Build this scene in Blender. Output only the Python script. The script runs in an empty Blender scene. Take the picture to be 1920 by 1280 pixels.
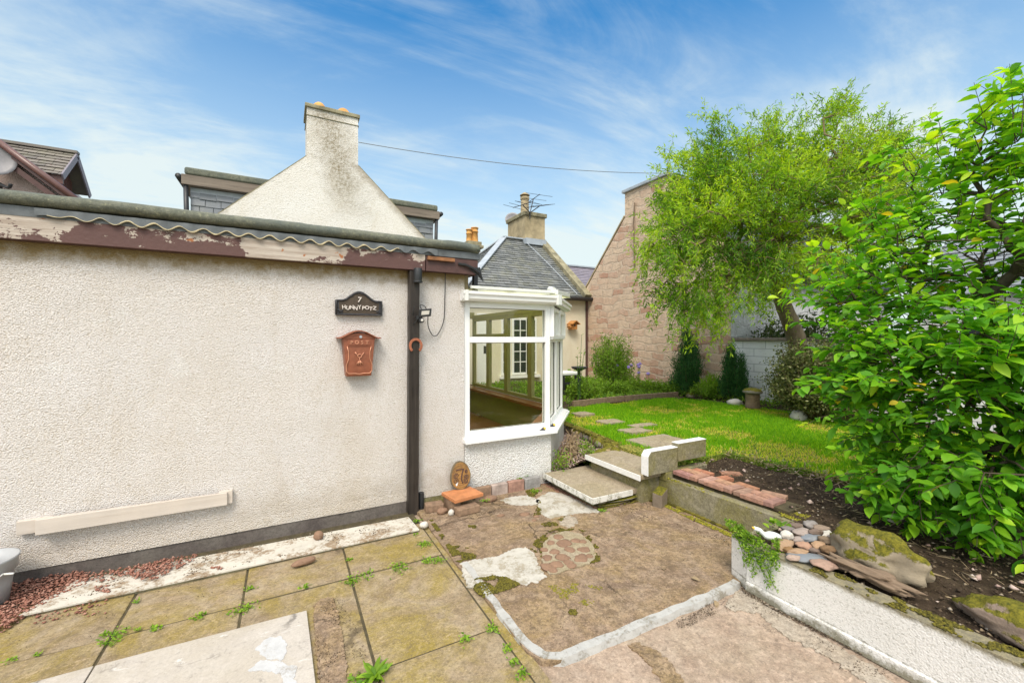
import bpy, bmesh, math, random
import numpy as np
from mathutils import Vector, Matrix, noise
C = bpy.context.scene.collection
SC = bpy.context.scene
rng = np.random.default_rng(7)
random.seed(7)
R_ = math.radians

# ---------------------------------------------------------------- camera
YAW = R_(28.25)
cam_d = bpy.data.cameras.new('camera'); cam = bpy.data.objects.new('camera', cam_d); C.objects.link(cam)
cam.location = (0, 0, 1.55); cam.rotation_euler = (R_(90), 0, -YAW)
cam_d.sensor_width = 36; cam_d.lens = 790/1920*36; cam_d.shift_y = -6/1920
cam_d.clip_start = 0.05; cam_d.clip_end = 900
SC.camera = cam
# ---------------------------------------------------------------- light
SUN_EL, SUN_AZ = R_(52), R_(215)      # azimuth clockwise from +Y: behind the camera, from the left
W = bpy.data.worlds.new('World'); SC.world = W; W.use_nodes = True
nt = W.node_tree; nt.nodes.clear()
def wn(t, **k):
    n = nt.nodes.new(t)
    for a, b in k.items(): setattr(n, a, b)
    return n
sky = wn('ShaderNodeTexSky', sky_type='NISHITA', sun_disc=False, sun_elevation=SUN_EL, sun_rotation=SUN_AZ, air_density=1.15, dust_density=0.6, ozone_density=2.2)
bg = wn('ShaderNodeBackground'); bg.inputs[1].default_value = 0.105
out = wn('ShaderNodeOutputWorld'); nt.links.new(bg.outputs[0], out.inputs[0])
tc = wn('ShaderNodeTexCoord'); sx = wn('ShaderNodeSeparateXYZ'); nt.links.new(tc.outputs['Generated'], sx.inputs[0])
def wm(op, a, b=None, clamp=False):
    n = wn('ShaderNodeMath', operation=op, use_clamp=clamp)
    for i, v in enumerate((a, b)):
        if v is None: continue
        if isinstance(v, (int, float)): n.inputs[i].default_value = v
        else: nt.links.new(v, n.inputs[i])
    return n.outputs[0]
zz = wm('ADD', wm('MAXIMUM', sx.outputs[2], 0.0), 0.22)
cx_ = wm('DIVIDE', sx.outputs[0], zz); cy_ = wm('DIVIDE', sx.outputs[1], zz)
cb = wn('ShaderNodeCombineXYZ'); nt.links.new(cx_, cb.inputs[0]); nt.links.new(cy_, cb.inputs[1])
def wnoise(scale, detail, rough, dist, sx_, sy_, rot, off):
    mp = wn('ShaderNodeMapping'); mp.inputs['Scale'].default_value = (sx_, sy_, 1); mp.inputs['Rotation'].default_value = (0, 0, rot); mp.inputs['Location'].default_value = (off, off*.7, 0)
    nt.links.new(cb.outputs[0], mp.inputs[0])
    n = wn('ShaderNodeTexNoise'); n.inputs['Scale'].default_value = scale; n.inputs['Detail'].default_value = detail; n.inputs['Roughness'].default_value = rough; n.inputs['Distortion'].default_value = dist
    nt.links.new(mp.outputs[0], n.inputs['Vector']); return n.outputs[0]
n1 = wnoise(0.9, 9, .58, .5, 1, 1.5, R_(25), 3.1)
n2 = wnoise(1.5, 11, .66, .9, 0.5, 2.0, R_(40), 7.7)
mixn = wm('ADD', wm('MULTIPLY', n1, .62), wm('MULTIPLY', n2, .45))
cl = wn('ShaderNodeValToRGB'); cl.color_ramp.elements[0].position = .44; cl.color_ramp.elements[0].color = (0, 0, 0, 1); cl.color_ramp.elements[1].position = .70; cl.color_ramp.elements[1].color = (1, 1, 1, 1)
cl.color_ramp.interpolation = 'EASE'
nt.links.new(mixn, cl.inputs[0])
hz = wn('ShaderNodeMapRange'); hz.inputs[1].default_value = 0.0; hz.inputs[2].default_value = .60; hz.inputs[3].default_value = 1.05; hz.inputs[4].default_value = .0
nt.links.new(sx.outputs[2], hz.inputs[0])
fac = wm('ADD', wm('ADD', wm('MULTIPLY', cl.outputs[0], .56), .02), hz.outputs[0], clamp=True)
fac = wm('MINIMUM', fac, .93)
hue = wn('ShaderNodeHueSaturation'); hue.inputs['Saturation'].default_value = 1.3; hue.inputs['Value'].default_value = .76
nt.links.new(sky.outputs[0], hue.inputs['Color'])
mx = wn('ShaderNodeMix', data_type='RGBA'); tn_ = wn('ShaderNodeMix', data_type='RGBA', blend_type='MULTIPLY'); tn_.inputs[0].default_value = 1; nt.links.new(hue.outputs[0], tn_.inputs[6]); tn_.inputs[7].default_value = (.52, 1.24, 1.30, 1)
nt.links.new(fac, mx.inputs[0]); nt.links.new(tn_.outputs[2], mx.inputs[6]); mx.inputs[7].default_value = (3.9, 4.3, 4.2, 1)
# unseen bright sky overhead and behind the camera, added as soft fill
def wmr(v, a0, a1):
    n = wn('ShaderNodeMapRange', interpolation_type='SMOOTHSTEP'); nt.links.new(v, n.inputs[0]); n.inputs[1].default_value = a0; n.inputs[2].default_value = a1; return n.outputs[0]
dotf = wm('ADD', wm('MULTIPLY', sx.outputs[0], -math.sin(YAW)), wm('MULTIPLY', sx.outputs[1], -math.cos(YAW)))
sky_fill = wm('MAXIMUM', wmr(sx.outputs[2], .68, .86), wm('MULTIPLY', wmr(dotf, .0, .5), wmr(sx.outputs[2], .10, .45)))
sky_fill = wm('MULTIPLY', sky_fill, wm('ADD', .55, wm('MULTIPLY', n1, .7)))
mv = wn('ShaderNodeMix', data_type='RGBA', clamp_factor=True); nt.links.new(sky_fill, mv.inputs[0]); nt.links.new(mx.outputs[2], mv.inputs[6]); mv.inputs[7].default_value = (8.7, 8.7, 8.7, 1)
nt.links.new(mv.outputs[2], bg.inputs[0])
sl = bpy.data.lights.new('sun', 'SUN'); so = bpy.data.objects.new('sun', sl); C.objects.link(so)
sl.energy = 1.5; sl.angle = R_(22); sl.color = (1, .90, .77)
sd = Vector((math.sin(SUN_AZ)*math.cos(SUN_EL), math.cos(SUN_AZ)*math.cos(SUN_EL), math.sin(SUN_EL)))
so.rotation_euler = (-sd).to_track_quat('-Z', 'Y').to_euler()
SC.view_settings.view_transform = 'Standard'; SC.view_settings.look = 'None'; SC.view_settings.exposure = 1.06; SC.view_settings.gamma = 1
SC.render.engine = 'CYCLES'; SC.cycles.transparent_max_bounces = 16; SC.cycles.max_bounces = 8

# ---------------------------------------------------------------- survey helpers (photo bearings to points on real planes)
CF, SF = math.cos(YAW), math.sin(YAW)
def ray(px, py):
    u = (px-960)/790; w = (634-py)/790
    return Vector((SF+u*CF, CF-u*SF, w))
def PY(px, py, Y): d = ray(px, py); t = Y/d.y; return Vector((d.x*t, Y, 1.55+d.z*t))
def PX(px, py, X): d = ray(px, py); t = X/d.x; return Vector((X, d.y*t, 1.55+d.z*t))
def PZ(px, py, z=0.): d = ray(px, py); t = (z-1.55)/d.z; return Vector((d.x*t, d.y*t, z))
def PD(px, py, D): d = ray(px, py); return Vector((d.x*D, d.y*D, 1.55+d.z*D))

# ---------------------------------------------------------------- materials
class B:
    def __init__(s, name):
        s.m = bpy.data.materials.new(name); s.m.use_nodes = True; s.t = s.m.node_tree; s.t.nodes.clear()
        s.o = s.t.nodes.new('ShaderNodeOutputMaterial'); s.tc = s.t.nodes.new('ShaderNodeTexCoord'); s.co = s.tc.outputs['Object']
    def n(s, t, **k):
        n = s.t.nodes.new(t)
        for a, b in k.items(): setattr(n, a, b)
        return n
    def l(s, v, sock):
        if v is None: return
        if isinstance(v, bpy.types.NodeSocket): s.t.links.new(v, sock)
        elif isinstance(v, (tuple, list)) and len(v) == 3 and sock.type == 'RGBA': sock.default_value = (*v, 1)
        else: sock.default_value = v
    def map(s, scale=(1, 1, 1), loc=(0, 0, 0), rot=(0, 0, 0), v=None):
        n = s.n('ShaderNodeMapping'); s.l(v or s.co, n.inputs[0]); n.inputs['Scale'].default_value = scale; n.inputs['Location'].default_value = loc; n.inputs['Rotation'].default_value = rot
        return n.outputs[0]
    def noise(s, sc, det=4, ro=.55, dist=0, v=None, col=False):
        n = s.n('ShaderNodeTexNoise'); s.l(v or s.co, n.inputs['Vector']); n.inputs['Scale'].default_value = sc; n.inputs['Detail'].default_value = det; n.inputs['Roughness'].default_value = ro; n.inputs['Distortion'].default_value = dist
        return n.outputs[1 if col else 0]
    def voro(s, sc, feat='F1', v=None, out='Distance', rnd=1):
        n = s.n('ShaderNodeTexVoronoi', feature=feat); s.l(v or s.co, n.inputs['Vector']); n.inputs['Scale'].default_value = sc; n.inputs['Randomness'].default_value = rnd
        return n.outputs[out]
    def ramp(s, f, stops, interp='LINEAR'):
        n = s.n('ShaderNodeValToRGB'); cr = n.color_ramp; cr.interpolation = interp
        while len(cr.elements) < len(stops): cr.elements.new(.5)
        for e, (p, c) in zip(cr.elements, stops):
            e.position = p; e.color = (*c, 1) if isinstance(c, tuple) else (c, c, c, 1)
        s.l(f, n.inputs[0]); return n.outputs[0]
    def mix(s, f, a, b, mode='MIX'):
        n = s.n('ShaderNodeMix', data_type='RGBA', blend_type=mode); s.l(f, n.inputs[0]); s.l(a, n.inputs[6]); s.l(b, n.inputs[7]); return n.outputs[2]
    def math(s, op, a, b=None, clamp=False):
        n = s.n('ShaderNodeMath', operation=op, use_clamp=clamp); s.l(a, n.inputs[0]); s.l(b, n.inputs[1]); return n.outputs[0]
    def sep(s, v=None):
        n = s.n('ShaderNodeSeparateXYZ'); s.l(v or s.co, n.inputs[0]); return n.outputs
    def comb(s, x, y, z):
        n = s.n('ShaderNodeCombineXYZ'); s.l(x, n.inputs[0]); s.l(y, n.inputs[1]); s.l(z, n.inputs[2]); return n.outputs[0]
    def vadd(s, a, b):
        n = s.n('ShaderNodeVectorMath', operation='ADD'); s.l(a, n.inputs[0]); s.l(b, n.inputs[1]); return n.outputs[0]
    def vscale(s, a, k):
        n = s.n('ShaderNodeVectorMath', operation='SCALE'); s.l(a, n.inputs[0]); n.inputs['Scale'].default_value = k; return n.outputs[0]
    def rnd(s): return s.n('ShaderNodeObjectInfo').outputs['Random']
    def attr(s, name='tint'):
        return s.n('ShaderNodeAttribute', attribute_name=name).outputs['Fac']
    def bump(s, h, st=.5, dist=.01, nrm=None):
        n = s.n('ShaderNodeBump'); s.l(h, n.inputs['Height']); n.inputs['Strength'].default_value = st; n.inputs['Distance'].default_value = dist; s.l(nrm, n.inputs['Normal']); return n.outputs[0]
    def fin(s, col, rough=.8, nrm=None, metal=0, spec=.5, trans=None, coat=0):
        p = s.n('ShaderNodeBsdfPrincipled'); s.l(col, p.inputs['Base Color']); s.l(rough, p.inputs['Roughness']); s.l(nrm, p.inputs['Normal']); s.l(metal, p.inputs['Metallic']); p.inputs['Specular IOR Level'].default_value = spec
        if coat: p.inputs['Coat Weight'].default_value = coat
        o = p.outputs[0]
        if trans:
            t = s.n('ShaderNodeBsdfTranslucent'); s.l(trans, t.inputs[0])
            m = s.n('ShaderNodeMixShader'); m.inputs[0].default_value = .38; s.t.links.new(o, m.inputs[1]); s.t.links.new(t.outputs[0], m.inputs[2]); o = m.outputs[0]
        s.t.links.new(o, s.o.inputs[0]); return s.m
M = {}
def roughcast(name, col, dirt=(.42, .36, .25), sc=62, st=.75, dirtz=None, dirtamt=.5, stain=None):
    b = B(name)
    v = b.vadd(b.map((1, 1, 1.5)), b.vscale(b.noise(45, 2, v=None, col=True), .010))
    h1 = b.voro(sc*1.75, 'F1', v=v); h2 = b.noise(sc*1.7, 3, .5, v=v); h3 = b.noise(4, 3)
    h = b.math('ADD', b.math('MULTIPLY', h1, -.9), b.math('MULTIPLY', h2, 1.1))
    nrm = b.bump(b.math('ADD', h, b.math('MULTIPLY', h3, 1.5)), st, .0145)
    c = b.mix(b.ramp(b.noise(1.1, 6, .65), [(.35, 0), (.68, 1)]), col, tuple(x*k for x, k in zip(col, (.95, .925, .88))))
    c = b.mix(b.math('MULTIPLY', b.ramp(b.noise(2.6, 8, .75, .4, b.map((1, 1, .35), (4, 2, 8))), [(.53, 0), (.66, 1)]), .32), c, tuple(x*k for x, k in zip(col, (.80, .74, .64))))
    c = b.mix(b.math('MULTIPLY', b.ramp(b.noise(3.1, 4, .6, .4, b.map(loc=(1, 7, 3))), [(.62, 0), (.68, 1)]), .5), c, tuple(min(.86, x*1.06+.02) for x in col))
    pit = b.ramp(h1, [(.45, 0), (.8, 1)])
    c = b.mix(b.math('MULTIPLY', pit, .36), c, dirt)
    if dirtz:      # grime with a ragged edge: list of (object z centre, reach)
        z = b.sep()[2]
        for zc, reach, amt in dirtz:
            d = b.math('DIVIDE', b.math('ABSOLUTE', b.math('SUBTRACT', z, zc)), reach)
            d = b.math('ADD', d, b.math('MULTIPLY', b.math('SUBTRACT', b.noise(9, 6, .7), .5), 1.6))
            c = b.mix(b.math('MULTIPLY', b.ramp(d, [(.25, 1), (.95, 0)]), amt), c, dirt)
    if stain: c = stain(b, c)
    sp = b.ramp(b.noise(23, 2, .5), [(.70, 0), (.74, 1)])
    c = b.mix(b.math('MULTIPLY', sp, .25), c, dirt)
    return b.fin(c, .92, nrm, spec=.2)
M['render'] = roughcast('cream_roughcast', (.81, .78, .77), (.34, .25, .12), dirtz=[(2.16, .16, 1.), (.06, .36, .34)])
M['render_w'] = roughcast('white_roughcast', (.90, .905, .91), (.50, .48, .43), sc=42, st=1., dirtz=[(.05, .16, .5)])
M['render_cream2'] = roughcast('smooth_cream_render', (.76, .72, .58), (.45, .4, .28), sc=80, st=.2)
M['render_pink'] = roughcast('pink_roughcast', (.50, .40, .37), (.25, .18, .17), sc=28, st=.8)
def gable_stain(b, c):
    x, y, z = b.sep()
    # dark lichen streak down from the stack, shaped by position on the gable
    d1 = b.math('ABSOLUTE', b.math('SUBTRACT', x, b.math('ADD', .10, b.math('MULTIPLY', b.math('SUBTRACT', 4.9, z), .28))))
    f = b.ramp(b.math('ADD', d1, b.math('MULTIPLY', b.math('SUBTRACT', b.noise(3.5, 7, .72), .5), 1.1)), [(.05, 1), (.5, 0)])
    zf = b.ramp(b.math('DIVIDE', z, 6), [(.58, 0), (.72, 1)])
    sp = b.ramp(b.noise(20, 5, .8), [(.42, 0), (.6, 1)])
    c = b.mix(b.math('MULTIPLY', b.math('MULTIPLY', f, zf), b.math('ADD', .35, b.math('MULTIPLY', sp, .6))), c, (.26, .215, .14))
    e = b.math('SUBTRACT', b.math('ADD', b.math('ABSOLUTE', x), b.math('MULTIPLY', z, 1.056)), 5.22)   # verge grime
    e2 = b.ramp(b.math('ADD', e, b.math('MULTIPLY', b.math('SUBTRACT', b.noise(5, 6, .7), .5), .35)), [(.0, 0), (.16, 1)])
    top = b.ramp(b.math('DIVIDE', z, 6), [(.775, 1), (.78, 0)])
    return b.mix(b.math('MULTIPLY', b.math('MULTIPLY', e2, top), .7), c, (.32, .27, .2))
M['gable'] = roughcast('old_white_roughcast', (.79, .77, .735), (.46, .41, .3), sc=28, st=.5, stain=gable_stain)

def concrete(name, c1, c2, c3, algae=None, aa=.6, sc=1., st=.35, speck=.5, rand=0., cracks=0):
    b = B(name)
    v = b.co
    if rand:
        r = b.rnd(); v = b.vadd(v, b.comb(b.math('MULTIPLY', r, 37), b.math('MULTIPLY', r, 11), 0))
    n_big = b.noise(1.7*sc, 6, .62, .4, v); n_mid = b.noise(7*sc, 6, .7, .3, v); n_f = b.noise(62, 5, .8, 0, v); n_f2 = b.noise(130, 4, .8, 0, v)
    c = b.mix(b.ramp(n_big, [(.32, 0), (.68, 1)]), c1, c2)
    c = b.mix(b.ramp(n_mid, [(.42, 0), (.72, 1)]), c, c3)
    if algae: c = b.mix(b.math('MULTIPLY', b.ramp(b.noise(2.6*sc, 7, .66, .6, b.map(loc=(9, 4, 2), v=v)), [(.42, 0), (.62, 1)]), aa), c, algae)
    c = b.mix(b.math('MULTIPLY', b.ramp(n_f, [(.38, 1), (.52, 0)]), speck*1.1), c, tuple(x*.40 for x in c1))
    c = b.mix(b.math('MULTIPLY', b.ramp(n_f2, [(.53, 0), (.66, 1)]), speck*.8), c, tuple(min(.8, x*1.9) for x in c1))
    gr = b.noise(26, 9, .82, .3, v); gs = min(1., st*1.3)
    c = b.mix(b.math('MULTIPLY', b.ramp(gr, [(.40, 1), (.50, 0)]), .55*gs), c, tuple(x*.42 for x in c1)); c = b.mix(b.math('MULTIPLY', b.ramp(gr, [(.53, 0), (.63, 1)]), .5*gs), c, tuple(min(.75, x*1.75) for x in c1))
    sp = b.ramp(b.voro(16, v=v), [(.05, 1), (.075, 0)])
    c = b.mix(b.math('MULTIPLY', sp, .5), c, tuple(x*.35 for x in c1))
    h = b.math('ADD', b.math('MULTIPLY', n_f, .6), b.math('ADD', b.math('MULTIPLY', n_mid, 1.6), b.math('MULTIPLY', n_f2, .3)))
    if cracks:
        vv = b.vadd(v, b.vscale(b.noise(3, 5, .7, col=True), .35)); e = b.voro(cracks, 'DISTANCE_TO_EDGE', vv); ck = b.ramp(e, [(.002, 1), (.010, 0)]); ck = b.math('MULTIPLY', ck, b.ramp(b.noise(1.1, 3, .5, 0, b.map(loc=(7, 7, 0), v=v)), [(.5, 0), (.56, 1)]))
        c = b.mix(b.math('MULTIPLY', ck, .8), c, tuple(x*.3 for x in c1)); h = b.math('SUBTRACT', h, ck)
        sc1 = b.ramp(b.noise(5, 7, .78, 1.2, b.map((1, 2.2, 1), v=v)), [(.60, 0), (.66, 1)]); c = b.mix(b.math('MULTIPLY', sc1, .55), c, tuple(min(.7, x*1.7) for x in c1))
        dk = b.ramp(b.noise(9, 6, .75, .6, b.map(loc=(3, 1, 0), v=v)), [(.57, 0), (.66, 1)]); c = b.mix(b.math('MULTIPLY', dk, .55), c, tuple(x*.38 for x in c1))
    return b.fin(c, .9, b.bump(h, st, .01), spec=.25)
M['slab'] = concrete('paving_concrete', (.325, .25, .16), (.21, .155, .09), (.41, .34, .24), (.27, .205, .03), .85, st=.5, rand=1, cracks=.35)
M['screed'] = concrete('brown_screed', (.31, .22, .145), (.145, .10, .075), (.43, .33, .24), (.36, .25, .06), .38, sc=1.25, st=1., speck=.75, cracks=1.1)
M['beige'] = concrete('beige_concrete', (.41, .31, .235), (.28, .205, .15), (.47, .38, .30), (.30, .26, .17), .3, st=.5, cracks=.9)
M['stepc'] = concrete('step_concrete', (.36, .30, .215), (.31, .25, .18), (.42, .36, .27), (.25, .21, .08), .35, st=.5)
M['grey_c'] = concrete('retaining_concrete', (.26, .235, .16), (.21, .19, .11), (.32, .29, .21), (.20, .18, .035), .85, st=.6)
M['board'] = concrete('pale_board', (.49, .45, .405), (.42, .38, .33), (.53, .49, .44), (.40, .35, .27), .45, sc=1.0, st=.08, speck=.2, cracks=.5)
M['plinth'] = concrete('dark_plinth', (.12, .10, .09), (.17, .15, .135), (.09, .075, .07), (.22, .2, .17), .5, st=.4, speck=.3)
M['sand'] = concrete('sandy_screed_edge', (.40, .34, .27), (.33, .27, .2), (.45, .4, .33), st=.7)
def worn(name, paint, under, lo, hi, sc=7, st=.4, moss=None):
    b = B(name)
    f = b.ramp(b.math('ADD', b.math('MULTIPLY', b.noise(sc, 8, .72, .5), .6), b.math('MULTIPLY', b.noise(sc*7, 6, .8), .4)), [(lo, 0), (lo+.07, 1)])
    paint = b.mix(b.ramp(b.noise(sc*1.7, 7, .75, 0, b.map(loc=(2, 9, 4))), [(.4, 0), (.7, 1)]), paint, tuple(x*.82 for x in paint))
    c = b.mix(f, paint, b.mix(b.noise(12, 4), under, tuple(x*.6 for x in under)))
    if moss: c = b.mix(b.ramp(b.noise(3.3, 7, .7, .3, b.map(loc=(3, 8, 1))), [(.52, 0), (.62, 1)]), c, moss)
    h = b.math('ADD', b.math('MULTIPLY', f, -.2), b.math('MULTIPLY', b.noise(110, 5, .75), .8))
    return b.fin(c, .75, b.bump(h, st, .008), spec=.3)
M['paint_patch'] = worn('worn_white_paint', (.55, .525, .47), (.44, .39, .30), .485, .66, 7, .7)
M['strip'] = worn('white_marble_strip', (.60, .57, .50), (.36, .27, .18), .495, .62, 5, .3)
M['kerb'] = worn('pale_grey_kerb_paint', (.49, .485, .465), (.36, .33, .27), .50, .62, 9, .8)
M['step_edge'] = worn('white_step_paint', (.75, .74, .70), (.28, .27, .17), .5, .62, 16)
M['step_edge_clean'] = worn('fresh_white_paint', (.85, .85, .84), (.5, .5, .45), .66, .74, 14)
M['white_paint'] = worn('bright_white_paint', (.86, .86, .855), (.6, .58, .5), .66, .8, 16, .3)
M['splash'] = worn('splashed_white_paint', (.53, .535, .54), (.46, .43, .39), .53, .8, 10, .3)
def planter(name):
    b = B(name); x, y, z = b.sep()
    h = b.math('ADD', b.noise(150, 4, .7), b.math('MULTIPLY', b.voro(120), -.8))
    g = b.math('ADD', b.math('MULTIPLY', z, 1), b.math('MULTIPLY', b.math('SUBTRACT', b.noise(9, 8, .8), .5), .22))
    f = b.ramp(g, [(.015, 1), (.06, 0)])
    f2 = b.ramp(b.math('ADD', z, b.math('MULTIPLY', b.math('SUBTRACT', b.noise(12, 7, .8), .5), .06)), [(.262, 0), (.285, 1)])
    c = b.mix(b.ramp(b.noise(3, 5), [(.3, 0), (.7, 1)]), (.80, .785, .76), (.72, .705, .67))
    c = b.mix(b.math('MULTIPLY', b.ramp(b.noise(75, 5, .85), [(.54, 0), (.62, 1)]), .6), c, (.25, .24, .2))
    sm_ = b.ramp(b.math('ADD', b.math('ABSOLUTE', b.math('SUBTRACT', z, .066)), b.math('MULTIPLY', b.math('SUBTRACT', b.noise(14, 7, .8), .42), .05)), [(.002, 1), (.008, 0)]); c = b.mix(b.math('MULTIPLY', sm_, .7), c, (.16, .15, .11)); c = b.mix(b.math('MULTIPLY', f, .85), c, (.17, .155, .09)); c = b.mix(b.math('MULTIPLY', f2, .9), c, b.mix(b.ramp(b.noise(30, 5, .7), [(.4, 0), (.6, 1)]), (.13, .11, .06), (.23, .19, .09)))
    return b.fin(c, .85, b.bump(h, .55, .007), spec=.25)
M['planter'] = planter('white_painted_block')
def simple(name, col, rough=.6, var=.2, nsc=12, st=.15, metal=0, spec=.5, bsc=60, rand=0, coat=0):
    b = B(name); n = b.noise(nsc, 5, .6); c = b.mix(b.ramp(n, [(.3, 0), (.7, 1)]), tuple(x*(1-var) for x in col), tuple(min(1, x*(1+var)) for x in col))
    if rand:
        h = b.n('ShaderNodeHueSaturation'); r = b.rnd(); b.l(b.math('ADD', b.math('MULTIPLY', r, .08*rand), .5-.04*rand), h.inputs['Hue']); b.l(b.math('ADD', b.math('MULTIPLY', b.math('FRACT', b.math('MULTIPLY', r, 7.3)), .7*rand), 1-.35*rand), h.inputs['Value']); b.l(b.math('ADD', b.math('MULTIPLY', b.math('FRACT', b.math('MULTIPLY', r, 3.7)), .8*rand), 1-.5*rand), h.inputs['Saturation']); b.l(c, h.inputs['Color']); c = h.outputs[0]
    return b.fin(c, rough, b.bump(b.noise(bsc, 4, .6), st, .006), metal, spec, coat=coat)
M['brick_red'] = simple('red_paver', (.37, .175, .115), .9, .35, 25, .8, rand=.45, bsc=120)
M['brick_brown'] = simple('brown_brick', (.26, .17, .11), .9, .35, 20, .6, bsc=120)
M['brick_grey'] = simple('grey_brick', (.27, .26, .25), .9, .3, 20, .6, bsc=120)
M['brick_pink'] = simple('chalky_pink_brick', (.40, .32, .28), .9, .35, 12, .6, bsc=120)
M['terra'] = simple('terracotta', (.52, .21, .085), .7, .2, 14, .35)
M['copper'] = simple('copper_paint', (.30, .105, .058), .42, .18, 20, .25, metal=.35)
M['copper_hi'] = simple('rubbed_copper', (.60, .28, .17), .38, .12, 20, .15, metal=.4)
M['iron'] = simple('dark_cast_iron', (.045, .045, .05), .5, .5, 45, .6, metal=.3)
M['bronze'] = simple('brown_panel', (.065, .045, .028), .6, .3, 30, .3)
M['letter'] = simple('silver_letter', (.66, .60, .55), .5, .1, 30, .1)
M['blackp'] = simple('black_plastic', (.025, .027, .03), .45, .2, 10, .1)
M['cable'] = simple('black_cable', (.03, .032, .035), .5, .2, 10, .1)
M['wire'] = simple('grey_wire', (.16, .18, .2), .6, .1, 10, 0)
M['rust'] = simple('rusty_iron', (.33, .115, .06), .85, .3, 40, .6)
M['pvc'] = simple('white_upvc', (.84, .85, .85), .28, .02, 6, .03)
M['pvc_dirty'] = simple('weathered_white_plastic', (.74, .75, .72), .4, .08, 9, .1)
M['brownp'] = simple('brown_plastic', (.135, .065, .055), .35, .15, 10, .1)
M['browndark'] = simple('dark_brown_timber', (.085, .04, .035), .6, .25, 12, .3)
M['greyp'] = simple('grey_bucket_plastic', (.40, .41, .42), .42, .08, 12, .12)
M['lead'] = simple('grey_lead', (.36, .40, .44), .5, .15, 6, .2)
M['sandpot'] = simple('orange_clay_pot', (.58, .30, .085), .85, .3, 8, .4)
M['stonecap'] = simple('mossy_stone_cap', (.25, .225, .14), .9, .5, 6, .7)
M['stackc'] = simple('tan_render_stack', (.40, .32, .19), .9, .35, 3.5, .5, bsc=30)
M['batten'] = simple('faded_brown_batten', (.27, .12, .05), .8, .35, 20, .5)
M['cedar'] = simple('orange_wood', (.50, .22, .06), .7, .3, 20, .4)
M['olive'] = simple('olive_frame_paint', (.33, .30, .13), .5, .06, 3, .05)
M['olive_w'] = simple('green_wall_paint', (.34, .36, .12), .8, .06, 3, .05)
M['yellow'] = simple('yellow_plastic', (.80, .52, .05), .5, .1, 10, .05)
M['lampglass'] = simple('frosted_lens', (.62, .60, .55), .25, .05, 10, 0)
M['dishm'] = simple('grey_dish_paint', (.27, .26, .27), .45, .15, 7, .05)
M['purple'] = simple('purple_petal', (.30, .22, .55), .7, .2, 10, 0)
M['pinkpetal'] = simple('pink_petal', (.6, .4, .55), .7, .2, 10, 0)
M['duckwhite'] = simple('white_glazed_ornament', (.80, .82, .84), .35, .05, 10, .05)
def wood(name, c1, c2, axis=0, sc=1., st=.5, rough=.75):
    b = B(name); s = [1.5, 30, 30] if axis == 0 else ([30, 1.5, 30] if axis == 1 else [26, 26, 1.2])
    v = b.map([x*sc for x in s]); n = b.noise(1, 6, .7, .8, v); n2 = b.noise(6, 5, .6)
    c = b.mix(b.ramp(n, [(.3, 0), (.7, 1)]), c1, c2); c = b.mix(b.math('MULTIPLY', b.ramp(n2, [(.4, 0), (.8, 1)]), .4), c, tuple(x*1.5 for x in c2))
    return b.fin(c, rough, b.bump(n, st, .012), spec=.3)
M['char'] = wood('black_stained_timber', (.014, .011, .010), (.055, .045, .038), 2, .8, 1., .4)
M['rail'] = wood('cream_painted_timber', (.62, .565, .51), (.48, .42, .36), 0, .5, .25)
M['sillwood'] = wood('varnished_sill', (.30, .13, .05), (.20, .08, .03), 1, .6, .1, .3)
M['drift'] = wood('grey_driftwood', (.30, .215, .145), (.13, .09, .06), 1, .8, 1.)
M['greywood'] = wood('weathered_grey_board', (.30, .25, .20), (.13, .105, .085), 0, .5, .6)
M['floorwood'] = wood('brown_floor', (.34, .17, .08), (.25, .12, .05), 1, .4, .1, .35)
M['bark'] = wood('willow_bark', (.10, .075, .045), (.21, .17, .11), 2, .6, .9, .9)
M['barkthin'] = simple('thin_branch_bark', (.20, .15, .075), .85, .25, 20, .3)
M['barkbush'] = simple('dark_branch_bark', (.075, .055, .035), .8, .3, 20, .3)
M['deadstem'] = simple('dead_brown_stem', (.36, .26, .15), .9, .35, 20, .4)
def fascia():
    b = B('peeling_brown_fascia'); x, y, z = b.sep()
    m = b.ramp(b.math('DIVIDE', b.math('ADD', x, 2), 6), [(0, .0), (.235, .0), (.243, .42), (.285, .34), (.31, 0), (.45, .02), (.456, .66), (.535, .52), (.567, .45), (.578, 0), (.66, .0), (.672, .30), (.69, .05)])
    n = b.noise(5, 7, .62, .8, b.map((1, 1, 2.2))); n3 = b.noise(22, 6, .75, .5)
    a = b.math('ADD', b.math('ADD', n, b.math('MULTIPLY', m, .55)), b.math('MULTIPLY', b.math('SUBTRACT', n3, .5), .55))
    zz = b.math('MULTIPLY', b.math('SUBTRACT', z, 2.205), 1.7)
    f = b.ramp(b.math('ADD', a, zz), [(.665, 0), (.675, 1)])
    wood_ = b.mix(b.ramp(b.noise(1, 5, .7, .5, b.map((2, 30, 45))), [(.35, 0), (.7, 1)]), (.56, .50, .43), (.30, .23, .18))
    wood_ = b.mix(b.ramp(b.noise(11, 3, .5, 0, b.map(loc=(4, 4, 4))), [(.66, 0), (.7, 1)]), wood_, (.36, .13, .04))
    paint = b.mix(b.noise(6, 5), (.085, .04, .036), (.13, .062, .052))
    h = b.math('ADD', b.math('MULTIPLY', f, -1.5), b.noise(40, 4))
    return b.fin(b.mix(f, paint, wood_), .62, b.bump(h, .5, .006))
M['fascia'] = fascia()
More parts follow.
